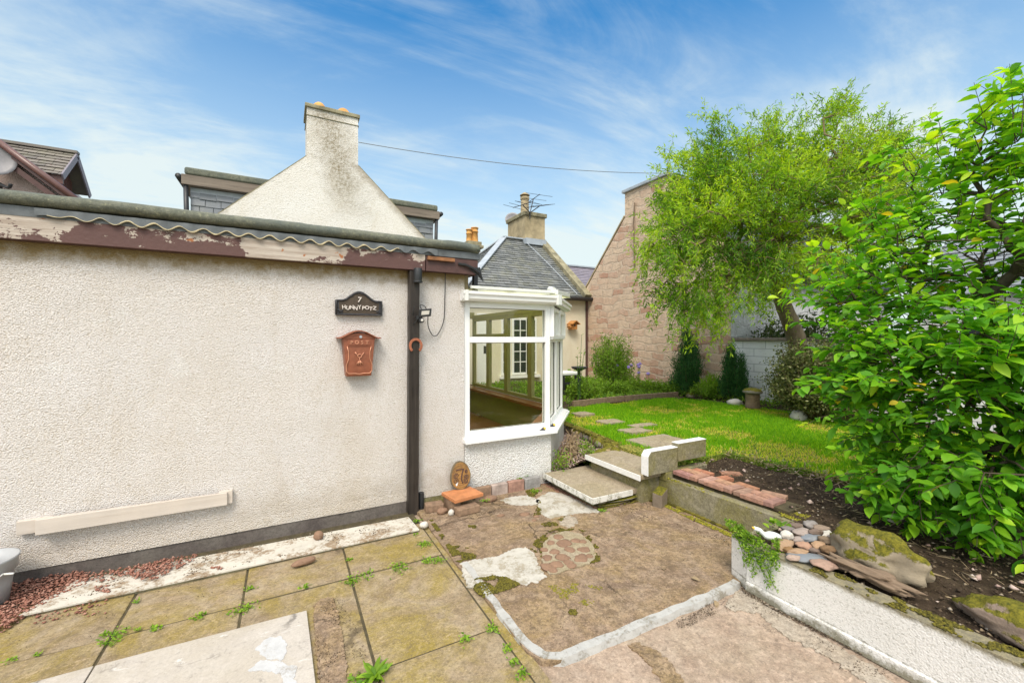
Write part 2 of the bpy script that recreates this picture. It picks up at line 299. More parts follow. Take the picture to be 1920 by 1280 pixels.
def felt():
    b = B('mossy_green_felt'); c = b.mix(b.ramp(b.noise(22, 6, .7), [(.35, 0), (.65, 1)]), (.11, .12, .095), (.20, .205, .16)); c = b.mix(b.ramp(b.noise(38, 5, .8), [(.55, 0), (.68, 1)]), c, (.30, .30, .20))
    c = b.mix(b.ramp(b.noise(3, 5, .6), [(.45, 0), (.7, 1)]), c, (.11, .13, .12))
    return b.fin(c, .9, b.bump(b.noise(90, 4, .7), .8, .01), spec=.2)
M['felt'] = felt()
M['flash'] = simple('blue_grey_flashing', (.13, .145, .155), .7, .3, 9, .3)
M['waveedge'] = simple('cream_broken_edge', (.58, .50, .32), .8, .3, 22, .4)
def slate(name, c1, c2, lich=(.26, .26, .16)):
    b = B(name); t = b.attr()
    c = b.mix(t, c1, c2); c = b.mix(b.math('MULTIPLY', b.ramp(b.noise(2.5, 7, .7), [(.48, 0), (.7, 1)]), .6), c, lich)
    c = b.mix(b.math('MULTIPLY', b.noise(40, 4, .7), .35), c, tuple(x*.5 for x in c1))
    return b.fin(c, .55, b.bump(b.noise(35, 4, .6), .3, .01), spec=.5)
M['slate'] = slate('grey_green_slate', (.115, .125, .125), (.235, .245, .24))
M['slate_b'] = slate('blue_slate', (.17, .19, .215), (.26, .28, .31), (.25, .26, .24))
M['slate_p'] = slate('purple_slate', (.20, .18, .22), (.28, .25, .29), (.26, .22, .22))
M['slate_br'] = slate('brown_slate', (.14, .125, .11), (.24, .21, .18))
def masonry(name, stones, mortar, sx_, sy_, painted=False):
    b = B(name)
    x, y, z = b.sep()
    u = b.math('ADD', x, y)
    v = b.comb(u, z, 0)
    v = b.vadd(v, b.vscale(b.noise(1.7, 2, .5, col=True), .34)); v = b.vadd(v, b.vscale(b.noise(6, 6, .7, col=True), .13))
    t = b.n('ShaderNodeTexBrick'); t.offset = .43; t.offset_frequency = 2; t.squash = 1.5; t.squash_frequency = 3; b.l(v, t.inputs['Vector'])
    for k_, v_ in (('Scale', 1), ('Brick Width', sx_), ('Row Height', sy_), ('Mortar Size', .022), ('Mortar Smooth', .6), ('Bias', 0)): t.inputs[k_].default_value = v_
    t.inputs['Color1'].default_value = (0, 0, 0, 1); t.inputs['Color2'].default_value = (1, 1, 1, 1); t.inputs['Mortar'].default_value = (.5, .5, .5, 1)
    r = b.n('ShaderNodeSeparateColor'); b.l(t.outputs['Color'], r.inputs[0])
    col = b.ramp(r.outputs[0], stones); col = b.mix(b.ramp(b.noise(10, 7, .72), [(.35, 0), (.7, .75)]), col, tuple(k*.62 for k in stones[1][1])); col = b.mix(b.ramp(b.noise(4, 6, .7, 0, b.map(loc=(5, 5, 5))), [(.45, 0), (.75, .6)]), col, mortar)
    edge = b.ramp(b.math('ADD', t.outputs['Fac'], b.math('MULTIPLY', b.math('SUBTRACT', b.noise(12, 5, .7), .5), 1.0)), [(.25, 0), (.75, 1)])
    c = b.mix(b.math('MULTIPLY', edge, .75), col, b.mix(b.noise(5, 5, .7), mortar, tuple(k*.8 for k in mortar)))
    h = b.math('ADD', b.math('MULTIPLY', t.outputs['Fac'], -.9), b.math('MULTIPLY', b.noise(15, 8, .78), 1.5))
    return b.fin(c, .9, b.bump(h, .9, .03), spec=.2)
M['stone'] = masonry('pink_rubble_stone', [(0, (.62, .38, .27)), (.2, (.74, .53, .38)), (.5, (.80, .62, .45)), (.72, (.70, .50, .36)), (.92, (.50, .24, .16)), (1, (.80, .65, .48))], (.80, .64, .49), .40, .185)
M['stone_w'] = masonry('white_painted_rubble', [(0, (.72, .73, .72)), (.5, (.66, .68, .68)), (1, (.6, .62, .62))], (.66, .67, .67), .5, .26)
def blockwall(name):
    b = B(name); x, y, z = b.sep(); t = b.n('ShaderNodeTexBrick'); b.l(b.comb(b.math('ADD', x, y), z, 0), t.inputs['Vector'])
    t.inputs['Scale'].default_value = 1; t.inputs['Brick Width'].default_value = .45; t.inputs['Row Height'].default_value = .15; t.inputs['Mortar Size'].default_value = .006
    t.inputs['Color1'].default_value = (.80, .80, .79, 1); t.inputs['Color2'].default_value = (.76, .76, .75, 1); t.inputs['Mortar'].default_value = (.42, .43, .43, 1)
    c = b.mix(b.math('MULTIPLY', b.ramp(b.noise(5, 6, .7), [(.5, 0), (.8, 1)]), .5), t.outputs[0], (.4, .4, .34))
    return b.fin(c, .8, b.bump(t.outputs['Fac'], -.5, .01))
M['block'] = blockwall('white_block_wall')
def rock(name, c1, c2, moss=.0, rand=1., sc=6):
    b = B(name); n = b.noise(sc, 7, .65, .5); c = b.mix(b.ramp(n, [(.3, 0), (.7, 1)]), c1, c2)
    c = b.mix(b.math('MULTIPLY', b.ramp(b.noise(50, 4, .7), [(.5, 0), (.7, 1)]), .35), c, tuple(x*.5 for x in c1))
    if rand:
        h = b.n('ShaderNodeHueSaturation'); r = b.rnd(); b.l(b.math('ADD', b.math('MULTIPLY', r, .03), .485), h.inputs['Hue']); b.l(b.math('ADD', b.math('MULTIPLY', b.math('FRACT', b.math('MULTIPLY', r, 5.3)), .8), .65), h.inputs['Value']); b.l(b.math('ADD', b.math('MULTIPLY', b.math('FRACT', b.math('MULTIPLY', r, 3.7)), 1.1), .25), h.inputs['Saturation']); b.l(c, h.inputs['Color']); c = h.outputs[0]
    hgt = b.noise(sc*3, 6, .7)
    if moss:
        g = b.n('ShaderNodeNewGeometry'); nz = b.sep(g.outputs['Normal'])[2]
        m = b.ramp(b.math('ADD', b.math('MULTIPLY', nz, .5), b.math('MULTIPLY', b.math('SUBTRACT', b.noise(5, 6, .7, 0, b.map(loc=(5, 2, 7))), .5), 1.6)), [(.08+(1-moss)*.4, 0), (.17+(1-moss)*.4, 1)])
        c = b.mix(m, c, b.mix(b.ramp(b.noise(45, 4, .8), [(.35, 0), (.65, 1)]), (.06, .065, .008), (.24, .21, .02)))
        hgt = b.math('ADD', hgt, b.math('MULTIPLY', m, b.noise(90, 4, .8)))
    return b.fin(c, .85, b.bump(hgt, .7, .012), spec=.3)
M['pebble'] = rock('assorted_pebble', (.30, .185, .12), (.22, .135, .09), 0, 0, 14)
M['boulder'] = rock('mossy_boulder', (.36, .30, .21), (.20, .165, .115), .72, 0, 6)
M['boulder2'] = rock('brown_mossy_boulder', (.24, .18, .14), (.30, .23, .18), .7, 0, 5)
M['whitestone'] = rock('white_stone', (.66, .62, .56), (.5, .47, .42), 0, 0)
M['mossrock'] = rock('mossy_edge_stone', (.28, .22, .15), (.35, .28, .2), .8, .3)
def stuffcol(name, stops, rough=.85, tr=None, st=0, nsc=None):
    b = B(name); c = b.ramp(b.attr(), stops)
    if nsc: c = b.mix(b.math('MULTIPLY', b.noise(nsc, 4), .4), c, stops[0][1])
    if tr:
        return b.fin(c, rough, None, spec=.35, trans=b.mix(1, c, tr, 'MULTIPLY'))
    return b.fin(c, rough, b.bump(b.noise(60, 4), st, .006) if st else None, spec=.3)
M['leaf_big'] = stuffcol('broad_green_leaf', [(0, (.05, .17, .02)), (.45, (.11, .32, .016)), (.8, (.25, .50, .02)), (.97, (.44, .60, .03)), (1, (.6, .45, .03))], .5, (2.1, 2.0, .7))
M['leaf_willow'] = stuffcol('yellow_green_willow_leaf', [(0, (.06, .17, .012)), (.5, (.19, .37, .016)), (1, (.44, .60, .03))], .6, (1.9, 1.8, .5))
M['leaf_dark'] = stuffcol('dark_conifer_needle', [(0, (.02, .08, .028)), (1, (.085, .24, .05))], .7, (1, 1, 1))
M['leaf_mid'] = stuffcol('mid_green_leaf', [(0, (.06, .16, .015)), (1, (.28, .46, .035))], .6, (1.2, 1.2, .6))
M['leaf_var'] = stuffcol('dull_variegated_leaf', [(0, (.05, .075, .02)), (.6, (.14, .17, .045)), (.8, (.2, .22, .07)), (1, (.42, .42, .2))], .5, (1, 1, .7))
M['leaf_laurel'] = stuffcol('dark_glossy_leaf', [(0, (.03, .06, .015)), (1, (.10, .15, .04))], .4, (1, 1, .6))
M['leaf_weed'] = stuffcol('bright_weed_leaf', [(0, (.09, .21, .015)), (1, (.30, .46, .035))], .6, (1.4, 1.5, .5))
M['grass'] = stuffcol('lawn_grass_blade', [(0, (.10, .30, .006)), (.45, (.22, .48, .008)), (.72, (.38, .60, .012)), (.88, (.68, .60, .08)), (1, (.78, .62, .20))], .7, (1.6, 1.5, .5))
M['mossm'] = stuffcol('moss', [(0, (.055, .05, .01)), (1, (.17, .145, .02))], .95)
M['mossy_y'] = stuffcol('yellow_moss', [(0, (.14, .14, .02)), (1, (.34, .30, .03))], .95)
M['redgravel'] = stuffcol('red_gravel', [(0, (.20, .085, .06)), (.6, (.34, .16, .115)), (1, (.44, .25, .19))], .85, st=.3)
M['pinkgravel'] = stuffcol('pink_gravel', [(0, (.30, .20, .17)), (.6, (.50, .36, .31)), (1, (.6, .5, .44))], .85, st=.3)
M['debris'] = stuffcol('soil_crumbs', [(0, (.035, .024, .016)), (.7, (.10, .07, .045)), (.93, (.25, .19, .12)), (1, (.45, .4, .33))], .95)
M['straw'] = stuffcol('dry_stalks', [(0, (.16, .11, .06)), (1, (.46, .36, .22))], .9)
def soil():
    b = B('dark_soil'); n = b.noise(9, 8, .75); c = b.mix(b.ramp(n, [(.35, 0), (.65, 1)]), (.04, .028, .02), (.105, .075, .05))
    c = b.mix(b.ramp(b.noise(60, 4, .8), [(.6, 0), (.7, 1)]), c, (.2, .15, .1))
    return b.fin(c, .97, b.bump(b.noise(35, 7, .8), 1, .02), spec=.1)
M['soil'] = soil()
def lawnbase():
    b = B('lawn_thatch'); t = b.ramp(b.noise(1.7, 6, .65, .4), [(.4, 0), (.62, 1)])
    c = b.mix(t, (.14, .28, .018), (.58, .47, .13)); c = b.mix(b.ramp(b.noise(60, 4), [(.4, 0), (.6, 1)]), c, (.07, .12, .012))
    return b.fin(c, .95, b.bump(b.noise(80, 5, .8), 1, .02), spec=.1)
M['lawn'] = lawnbase()
M['jointsoil'] = simple('joint_soil', (.075, .06, .03), .95, .4, 20, .8)
M['earth'] = concrete('far_ground', (.16, .14, .1), (.12, .12, .07), (.2, .18, .13))
def glass(name, tint, extra=.015):
    b = B(name); t = b.n('ShaderNodeBsdfTransparent'); b.l(tint, t.inputs[0]); g = b.n('ShaderNodeBsdfGlossy'); g.inputs['Roughness'].default_value = .01
    lw_ = b.n('ShaderNodeLayerWeight'); lw_.inputs[0].default_value = .5; fc = b.math('POWER', lw_.outputs['Facing'], 4.5)
    m = b.n('ShaderNodeMixShader'); b.l(b.math('ADD', b.math('MULTIPLY', fc, .8), .045+extra, True), m.inputs[0])
    b.t.links.new(t.outputs[0], m.inputs[1]); b.t.links.new(g.outputs[0], m.inputs[2]); b.t.links.new(m.outputs[0], b.o.inputs[0]); return b.m
M['glass'] = glass('window_glass', (.97, .98, .92))
def poly_(name):
    b = B(name); d = b.n('ShaderNodeBsdfDiffuse'); b.l((.7, .7, .55), d.inputs[0]); t = b.n('ShaderNodeBsdfTranslucent'); b.l((.8, .8, .5), t.inputs[0]); m = b.n('ShaderNodeMixShader'); m.inputs[0].default_value = .75
    b.t.links.new(d.outputs[0], m.inputs[1]); b.t.links.new(t.outputs[0], m.inputs[2]); b.t.links.new(m.outputs[0], b.o.inputs[0]); return b.m
M['poly'] = poly_('translucent_roof_sheet')
M['darkglass'] = simple('dark_window_glass', (.03, .035, .04), .08, .3, 2, 0)

# ---------------------------------------------------------------- mesh helpers
def wl(p):
    v = Vector((0, 0, 0))
    while p is not None: v += Vector(p.location); p = p.parent
    return v
class MB:
    def __init__(s): s.v = []; s.f = []; s.tint = []
    def add(s, vs, fs, t=None):
        o = len(s.v); s.v += [tuple(v) for v in vs]; s.f += [tuple(i+o for i in f) for f in fs]
        s.tint += [t if t is not None else .5]*len(vs); return s
    def box(s, a, b, t=None):
        x0, y0, z0 = a; x1, y1, z1 = b
        return s.add([(x0, y0, z0), (x1, y0, z0), (x1, y1, z0), (x0, y1, z0), (x0, y0, z1), (x1, y0, z1), (x1, y1, z1), (x0, y1, z1)],
                     [(0, 3, 2, 1), (4, 5, 6, 7), (0, 1, 5, 4), (1, 2, 6, 5), (2, 3, 7, 6), (3, 0, 4, 7)], t)
    def bar(s, p, q, w, h, up=(0, 0, 1), t=None):       # box along p->q, width w (sideways), height h (up)
        p, q = Vector(p), Vector(q); d = (q-p).normalized(); u = Vector(up); sd_ = d.cross(u)
        if sd_.length < 1e-5: sd_ = d.cross(Vector((1, 0, 0)))
        sd_.normalize(); u = sd_.cross(d).normalized(); a = sd_*w/2; b = u*h/2
        vs = [p-a-b, p+a-b, p+a+b, p-a+b, q-a-b, q+a-b, q+a+b, q-a+b]
        return s.add(vs, [(0, 1, 2, 3), (7, 6, 5, 4), (0, 4, 5, 1), (1, 5, 6, 2), (2, 6, 7, 3), (3, 7, 4, 0)], t)
    def tube(s, path, r, n=8, cap=True, t=None):
        path = [Vector(p) for p in path]; m = len(path); rr = r if isinstance(r, (list, tuple)) else [r]*m
        vs = []; ref = None
        for i, p in enumerate(path):
            d = (path[min(i+1, m-1)]-path[max(i-1, 0)]).normalized()
            if ref is None: ref = d.orthogonal().normalized()
            ref = (ref-d*ref.dot(d)); ref = ref.normalized() if ref.length > 1e-6 else d.orthogonal().normalized()
            b2 = d.cross(ref)
            for k in range(n):
                a = 2*math.pi*k/n; vs.append(p+(ref*math.cos(a)+b2*math.sin(a))*rr[i])
        fs = [(i*n+k, i*n+(k+1) % n, (i+1)*n+(k+1) % n, (i+1)*n+k) for i in range(m-1) for k in range(n)]
        if cap: fs += [tuple(range(n-1, -1, -1)), tuple((m-1)*n+k for k in range(n))]
        return s.add(vs, fs, t)
    def lathe(s, c, prof, n=20, t=None):                # prof = (r, z) list around vertical axis at c
        vs = [(c[0]+r*math.cos(2*math.pi*k/n), c[1]+r*math.sin(2*math.pi*k/n), c[2]+z) for r, z in prof for k in range(n)]
        m = len(prof); fs = [(i*n+k, i*n+(k+1) % n, (i+1)*n+(k+1) % n, (i+1)*n+k) for i in range(m-1) for k in range(n)]
        fs += [tuple(range(n-1, -1, -1)), tuple((m-1)*n+k for k in range(n))]
        return s.add(vs, fs, t)
    def prism(s, poly, ext, t=None):                    # poly: 3D points (planar), ext: vector
        e = Vector(ext); n = len(poly); a = [Vector(p) for p in poly]; nr = Vector((0, 0, 0))
        for i in range(n): nr += a[i].cross(a[(i+1) % n])
        if nr.dot(e) > 0: a = a[::-1]
        vs = a+[p+e for p in a]
        return s.add(vs, [tuple(range(n)), tuple(range(2*n-1, n-1, -1))]+[(i, i+n, (i+1) % n+n, (i+1) % n) for i in range(n)], t)
    def build(s, name, mat, parent=None, origin=None, smooth=False, bevel=0, tag_=None, seg=2):
        org = wl(parent) if parent is not None else Vector(origin or (0, 0, 0))
        me = bpy.data.meshes.new(name); me.from_pydata([(v[0]-org.x, v[1]-org.y, v[2]-org.z) for v in s.v], [], s.f)
        at = me.attributes.new('tint', 'FLOAT', 'POINT'); at.data.foreach_set('value', s.tint)
        if smooth: me.shade_smooth()
        me.materials.append(M[mat] if isinstance(mat, str) else mat)
        o = bpy.data.objects.new(name, me); C.objects.link(o)
        if parent is not None: o.parent = parent
        else: o.location = org
        if bevel:
            m = o.modifiers.new('bevel', 'BEVEL'); m.width = bevel; m.segments = seg; m.limit_method = 'ANGLE'; m.angle_limit = R_(40)
            if smooth is False: me.shade_smooth(); m2 = o.modifiers.new('wn', 'WEIGHTED_NORMAL')
        return o
def tag(o, label, cat=None, group=None, kind=None):
    if label: o['label'] = label
    if cat: o['category'] = cat
    if group: o['group'] = group
    if kind: o['kind'] = kind
    return o
def thing(name, label, cat, loc=(0, 0, 0), rotz=0, group=None):
    o = bpy.data.objects.new(name, None); C.objects.link(o); o.location = loc; o.rotation_euler = (0, 0, rotz); o.empty_display_size = .1
    return tag(o, label, cat, group)
def dup(root, loc, rotz=0, label=None):
    r = root.copy(); C.objects.link(r); r.location = loc; r.rotation_euler = (0, 0, rotz)
    if label: r['label'] = label
    for ch in list(root.children):
        c = ch.copy(); C.objects.link(c); c.parent = r
        for g in ch.children:
            d = g.copy(); C.objects.link(d); d.parent = c
    return r
def npmesh(name, V, Fq, mat, parent=None, tint=None, k=4, smooth=False, origin=(0, 0, 0)):
    org = wl(parent) if parent is not None else Vector(origin)
    V = np.asarray(V, dtype=np.float32).reshape(-1, 3)-np.array(org, dtype=np.float32)
    Fq = np.asarray(Fq, dtype=np.int32).reshape(-1, k)
    me = bpy.data.meshes.new(name); me.vertices.add(len(V)); me.vertices.foreach_set('co', V.ravel())
    me.loops.add(Fq.size); me.loops.foreach_set('vertex_index', Fq.ravel()); me.polygons.add(len(Fq))
    me.polygons.foreach_set('loop_start', np.arange(0, Fq.size, k, dtype=np.int32)); me.polygons.foreach_set('loop_total', np.full(len(Fq), k, dtype=np.int32))
    me.update(calc_edges=True); me.validate()
    if tint is not None:
        at = me.attributes.new('tint', 'FLOAT', 'POINT'); at.data.foreach_set('value', np.asarray(tint, dtype=np.float32).ravel())
    if smooth: me.shade_smooth()
    me.materials.append(M[mat]); o = bpy.data.objects.new(name, me); C.objects.link(o)
    if parent is not None: o.parent = parent
    else: o.location = org
    return o
def unit(a): return a/np.maximum(np.linalg.norm(a, axis=1, keepdims=True), 1e-9)
def leaves(name, P, D, L, Wd, mat, parent=None, tint=None, shape='diamond', up=.6, origin=(0, 0, 0)):
    n = len(P); D = unit(D); N = rng.normal(size=(n, 3))*(1-up)+np.array([0, 0, 1.])*up
    S = unit(np.cross(D, N)); N = np.cross(S, D); L = np.broadcast_to(L, (n,)); Wd = np.broadcast_to(Wd, (n,))
    if shape == 'diamond':
        T = [(0, 0, 0), (.5, .42, .10), (0, 1, 0), (-.5, .42, .10)]; Fs = [(0, 1, 2, 3)]
    elif shape == 'blade':
        T = [(-.5, 0, 0), (.5, 0, 0), (.25, .65, .0), (-.05, 1, .12)]; Fs = [(0, 1, 2, 3)]
    else:
        T = []; Fs = []
        rows = [(0, .05, 0), (.2, .72, .01), (.45, 1, 0), (.75, .72, -.05), (1, .03, -.14)]
        for (y, w, z) in rows: T += [(-.5*w, y, z+.09*w), (0, y, z), (.5*w, y, z+.09*w)]
        for i in range(4):
            for j in range(2): a = i*3+j; Fs.append((a, a+1, a+4, a+3))
    T = np.array(T); m = len(T)
    V = P[:, None, :]+T[None, :, 0:1]*Wd[:, None, None]*S[:, None, :]+T[None, :, 1:2]*L[:, None, None]*D[:, None, :]+T[None, :, 2:3]*L[:, None, None]*N[:, None, :]
    Fq = (np.array(Fs)[None]+(np.arange(n)*m)[:, None, None])
    if tint is None: tint = rng.random(n)
    return npmesh(name, V, Fq, mat, parent, np.repeat(tint, m), smooth=(shape == 'ovate'), origin=origin)
def chips(name, P, r, mat, flat=.5, tint=None, parent=None, origin=(0, 0, 0), label=None):
    # many small angular lumps as one loose material
    T = np.array([(1, 0, 0), (0, 1, 0), (-1, 0, 0), (0, -1, 0), (0, 0, 1), (0, 0, -1)], float); Fs = np.array([(0, 1, 4), (1, 2, 4), (2, 3, 4), (3, 0, 4), (1, 0, 5), (2, 1, 5), (3, 2, 5), (0, 3, 5)])
    n = len(P); r = np.broadcast_to(r, (n,)); j = rng.uniform(.55, 1.25, size=(n, 6, 3)); V = T[None]*j*np.array([1, 1, flat]); V += rng.normal(size=(n, 6, 3))*.16*np.array([1, 1, flat])
    a = rng.uniform(0, 6.28, n); c, s = np.cos(a), np.sin(a); X = V[..., 0]*c[:, None]-V[..., 1]*s[:, None]; Y = V[..., 0]*s[:, None]+V[..., 1]*c[:, None]
    V = np.stack([X, Y, V[..., 2]], -1)*r[:, None, None]+P[:, None, :]
    if tint is None: tint = rng.random(n)
    return npmesh(name, V, Fs[None]+(np.arange(n)*6)[:, None, None], mat, parent, np.repeat(tint, 6), k=3, origin=origin)
def inpoly(x, y, poly):
    c = np.zeros(x.shape, bool); n = len(poly)
    for i in range(n):
        x0, y0 = poly[i][:2]; x1, y1 = poly[(i+1) % n][:2]
        k = ((y0 > y) != (y1 > y)) & (x < (x1-x0)*(y-y0)/((y1-y0) or 1e-9)+x0); c ^= k
    return c
def scatter(poly, n):
    xs = [p[0] for p in poly]; ys = [p[1] for p in poly]; X = rng.uniform(min(xs), max(xs), n*3); Y = rng.uniform(min(ys), max(ys), n*3)
    k = inpoly(X, Y, poly); return X[k][:n], Y[k][:n]
def ragged(poly, step=.02, amp=.012, sc=14, seed=0):
    o = []; n = len(poly)
    for i in range(n):
        a = Vector(poly[i][:2]); b = Vector(poly[(i+1) % n][:2]); m = max(1, int((b-a).length/step))
        nr = Vector((-(b-a).y, (b-a).x)).normalized()
        for j in range(m):
            p = a.lerp(b, j/m); o.append(p+nr*amp*2*(noise.noise(Vector((p.x*sc, p.y*sc, seed)))+.5*noise.noise(Vector((p.x*sc*3, p.y*sc*3, seed+5)))))
    return o
def patch(poly, z0, z1, amp=.012, step=.02, sc=14, seed=0):
    m = MB(); pts = ragged(poly, step, amp, sc, seed); m.prism([(p.x, p.y, z0) for p in pts], (0, 0, z1-z0)); return m
def G(pts, z=0.): return [tuple(PZ(x, y, z)) for x, y in pts]
def lump(c, s, seed=0, amp=.25, sub=3, flatb=.0, rot=0, nsc=1.6):
    bm = bmesh.new(); bmesh.ops.create_icosphere(bm, subdivisions=sub, radius=1); m = MB(); vs = []
    for v in bm.verts:
        p = v.co; d = 1+amp*noise.noise(p*nsc+Vector((seed*3.1, seed*7.7, seed)))+amp*.4*noise.noise(p*nsc*2.7+Vector((seed, 3, 9)))
        q = Vector((p.x*d*s[0], p.y*d*s[1], p.z*d*s[2]));
        if q.z < -s[2]*(1-flatb): q.z = -s[2]*(1-flatb)
        c_, s_ = math.cos(rot), math.sin(rot); vs.append((c[0]+q.x*c_-q.y*s_, c[1]+q.x*s_+q.y*c_, c[2]+q.z))
    m.add(vs, [tuple(v.index for v in f.verts) for f in bm.faces]); bm.free(); return m
def textmesh(txt, size, ext=.004, bev=0):
    cu = bpy.data.curves.new('t', 'FONT'); cu.body = txt; cu.size = size; cu.extrude = ext; cu.bevel_depth = bev; cu.align_x = 'CENTER'; cu.align_y = 'CENTER'
    o = bpy.data.objects.new('t', cu); C.objects.link(o); dg = bpy.context.evaluated_depsgraph_get(); me = bpy.data.meshes.new_from_object(o.evaluated_get(dg))
    vs = [v.co.copy() for v in me.vertices]; fs = [tuple(p.vertices) for p in me.polygons]
    bpy.data.objects.remove(o); bpy.data.curves.remove(cu); bpy.data.meshes.remove(me); return vs, fs
def addtext(mb, txt, size, at, ext=.004, rot=0, bev=0, lean=0):      # on a wall facing -Y
    vs, fs = textmesh(txt, size, ext, bev); c, s = math.cos(rot), math.sin(rot)
    mb.add([(at[0]+v.x*c-v.y*s, at[1]-v.z, at[2]+v.x*s+v.y*c) for v in vs], fs)
def slates(p00, p10, p11, p01, cw=.22, ch=.15, thick=.012, seed=1):
    """overlapping slates on a planar quad: p00-p10 eave, p01-p11 ridge side"""
    m = MB(); rr = random.Random(seed); p00, p10, p11, p01 = map(Vector, (p00, p10, p11, p01))
    ex = (p10-p00).normalized(); nn = (p10-p00).cross(p01-p00).normalized()
    if nn.z < 0 and abs(nn.z) > .05: nn = -nn
    ey = nn.cross(ex).normalized()
    if ey.dot(p01-p00) < 0: ey = -ey
    loc = lambda p: ((p-p00).dot(ex), (p-p00).dot(ey))
    q = [loc(p) for p in (p00, p10, p11, p01)]; H = max(y for x, y in q)
    rows = max(1, int(round(H/ch))); ch = H/rows
    def span(y):
        xs = []
        for i in range(4):
            a, b = q[i], q[(i+1) % 4]
            if abs(a[1]-b[1]) > 1e-6 and min(a[1], b[1])-1e-6 <= y <= max(a[1], b[1])+1e-6: xs.append(a[0]+(b[0]-a[0])*(y-a[1])/(b[1]-a[1]))
        return (min(xs), max(xs)) if len(xs) > 1 else None
    for r in range(rows):
        s_ = span(min(H-1e-4, (r+.5)*ch))
        if not s_: continue
        y0 = r*ch-.01; y1 = (r+1)*ch+.01; x = s_[0]-(.5*cw if r % 2 else 0)
        while x < s_[1]:
            w = cw*rr.uniform(.85, 1.15); a = max(x, s_[0]); b = min(x+w, s_[1]); x += w
            if b-a < .02: continue
            j = rr.uniform(-.012, .008); up = thick*rr.uniform(1.2, 2.); g = .004
            P = lambda u, v, h: p00+ex*u+ey*v+nn*h
            vs = [P(a+g, y0+j, up-thick*.9), P(b-g, y0+j, up-thick*.9), P(b-g, y1, -.002), P(a+g, y1, -.002), P(a+g, y0+j, up+.004), P(b-g, y0+j+rr.uniform(-.004, .004), up+.004), P(b-g, y1, .004), P(a+g, y1, .004)]
            m.add(vs, [(4, 5, 6, 7), (0, 1, 5, 4), (1, 2, 6, 5), (3, 0, 4, 7)], rr.random())
    return m

# ================================================================ SETTING: ground, terrain
def struct(o): o['kind'] = 'structure'; return o
LZ = .35     # lawn level
g = MB(); g.add([(-120, -120, -.03), (160, -120, -.03), (160, 160, -.03), (-120, 160, -.03)], [(0, 1, 2, 3)]); struct(g.build('ground', 'earth'))
# beige concrete yard under everything in front
g = MB(); g.box((-4, -3, -.02), (2.56, 3.9, -.004)); g.box((2.56, 1.6, -.02), (3.2, 3.9, -.004)); struct(g.build('yard_concrete', 'beige'))
# raised garden
lawn_poly = [(3.30, 3.55), (3.30, 2.86), (4.12, 2.86), (4.22, 2.2), (4.30, 1.6), (4.4, .2), (4.6, -1.5), (4.8, -4), (8.0, -4), (7.55, 1.5), (7.25, 4.2), (7.1, 5.9), (6.3, 6.1), (4.68, 6.22), (3.9, 5.75), (3.62, 5.1), (3.52, 4.45), (3.42, 3.95)]
m = MB(); m.prism([(x, y, .0) for x, y in lawn_poly], (0, 0, LZ-.02)); lawn = struct(m.build('lawn', 'lawn'))
def hump(name, poly, z, mat, amp=.03, step=.12, z0=0.0, seed=0):
    xs = [p[0] for p in poly]; ys = [p[1] for p in poly]; bm = bmesh.new(); nx = int((max(xs)-min(xs))/step)+2; ny = int((max(ys)-min(ys))/step)+2
    vs = [[bm.verts.new((min(xs)+i*step, min(ys)+j*step, z+amp*noise.noise(Vector((i*step*2.5, j*step*2.5, seed)))*1.5+amp*.5*noise.noise(Vector((i*step*9, j*step*9, seed+3))))) for j in range(ny)] for i in range(nx)]
    pin = lambda x, y: bool(inpoly(np.array([x]), np.array([y]), poly)[0])
    for i in range(nx-1):
        for j in range(ny-1):
            if pin(min(xs)+(i+.5)*step, min(ys)+(j+.5)*step): bm.faces.new((vs[i][j], vs[i+1][j], vs[i+1][j+1], vs[i][j+1]))
    bmesh.ops.delete(bm, geom=[v for v in bm.verts if not v.link_faces], context='VERTS')
    me = bpy.data.meshes.new(name); bm.to_mesh(me); bm.free(); me.shade_smooth(); me.materials.append(M[mat]); o = bpy.data.objects.new(name, me); C.objects.link(o); return o
bed_poly = [(2.6, 1.66), (3.22, 1.66), (3.22, 2.86), (4.30, 2.90), (4.36, 2.2), (4.45, 1.6), (4.6, .2), (4.9, -2.2), (2.6, -2.2)]
struct(hump('flower_bed_soil', bed_poly, .276, 'soil', .022, .05))
far_bed = [(3.7, 5.6), (3.9, 5.6), (4.68, 6.12), (6.3, 6.02), (7.05, 5.8), (7.2, 4.2), (7.5, 1.5), (7.8, -4), (16, -4), (16, 20), (-2, 20), (-2, 9.0), (3.6, 9.0)]
struct(hump('far_border_soil', far_bed, LZ+.0, 'soil', .03, .25))
gr_poly = [(2.40, 3.70), (3.36, 3.70), (3.5, 4.2), (3.58, 4.7), (3.72, 5.3), (3.9, 5.8), (3.8, 9), (3.25, 9), (3.25, 4.6)]
o = struct(hump('gravel_bed_earth', gr_poly, .2, 'soil', .03, .06))
for v in o.data.vertices:
    v.co.z = .02+.18*min(1, max(0, (v.co.x-2.35)/.5))+.02*noise.noise(v.co*5) if v.co.y < 5 else .2
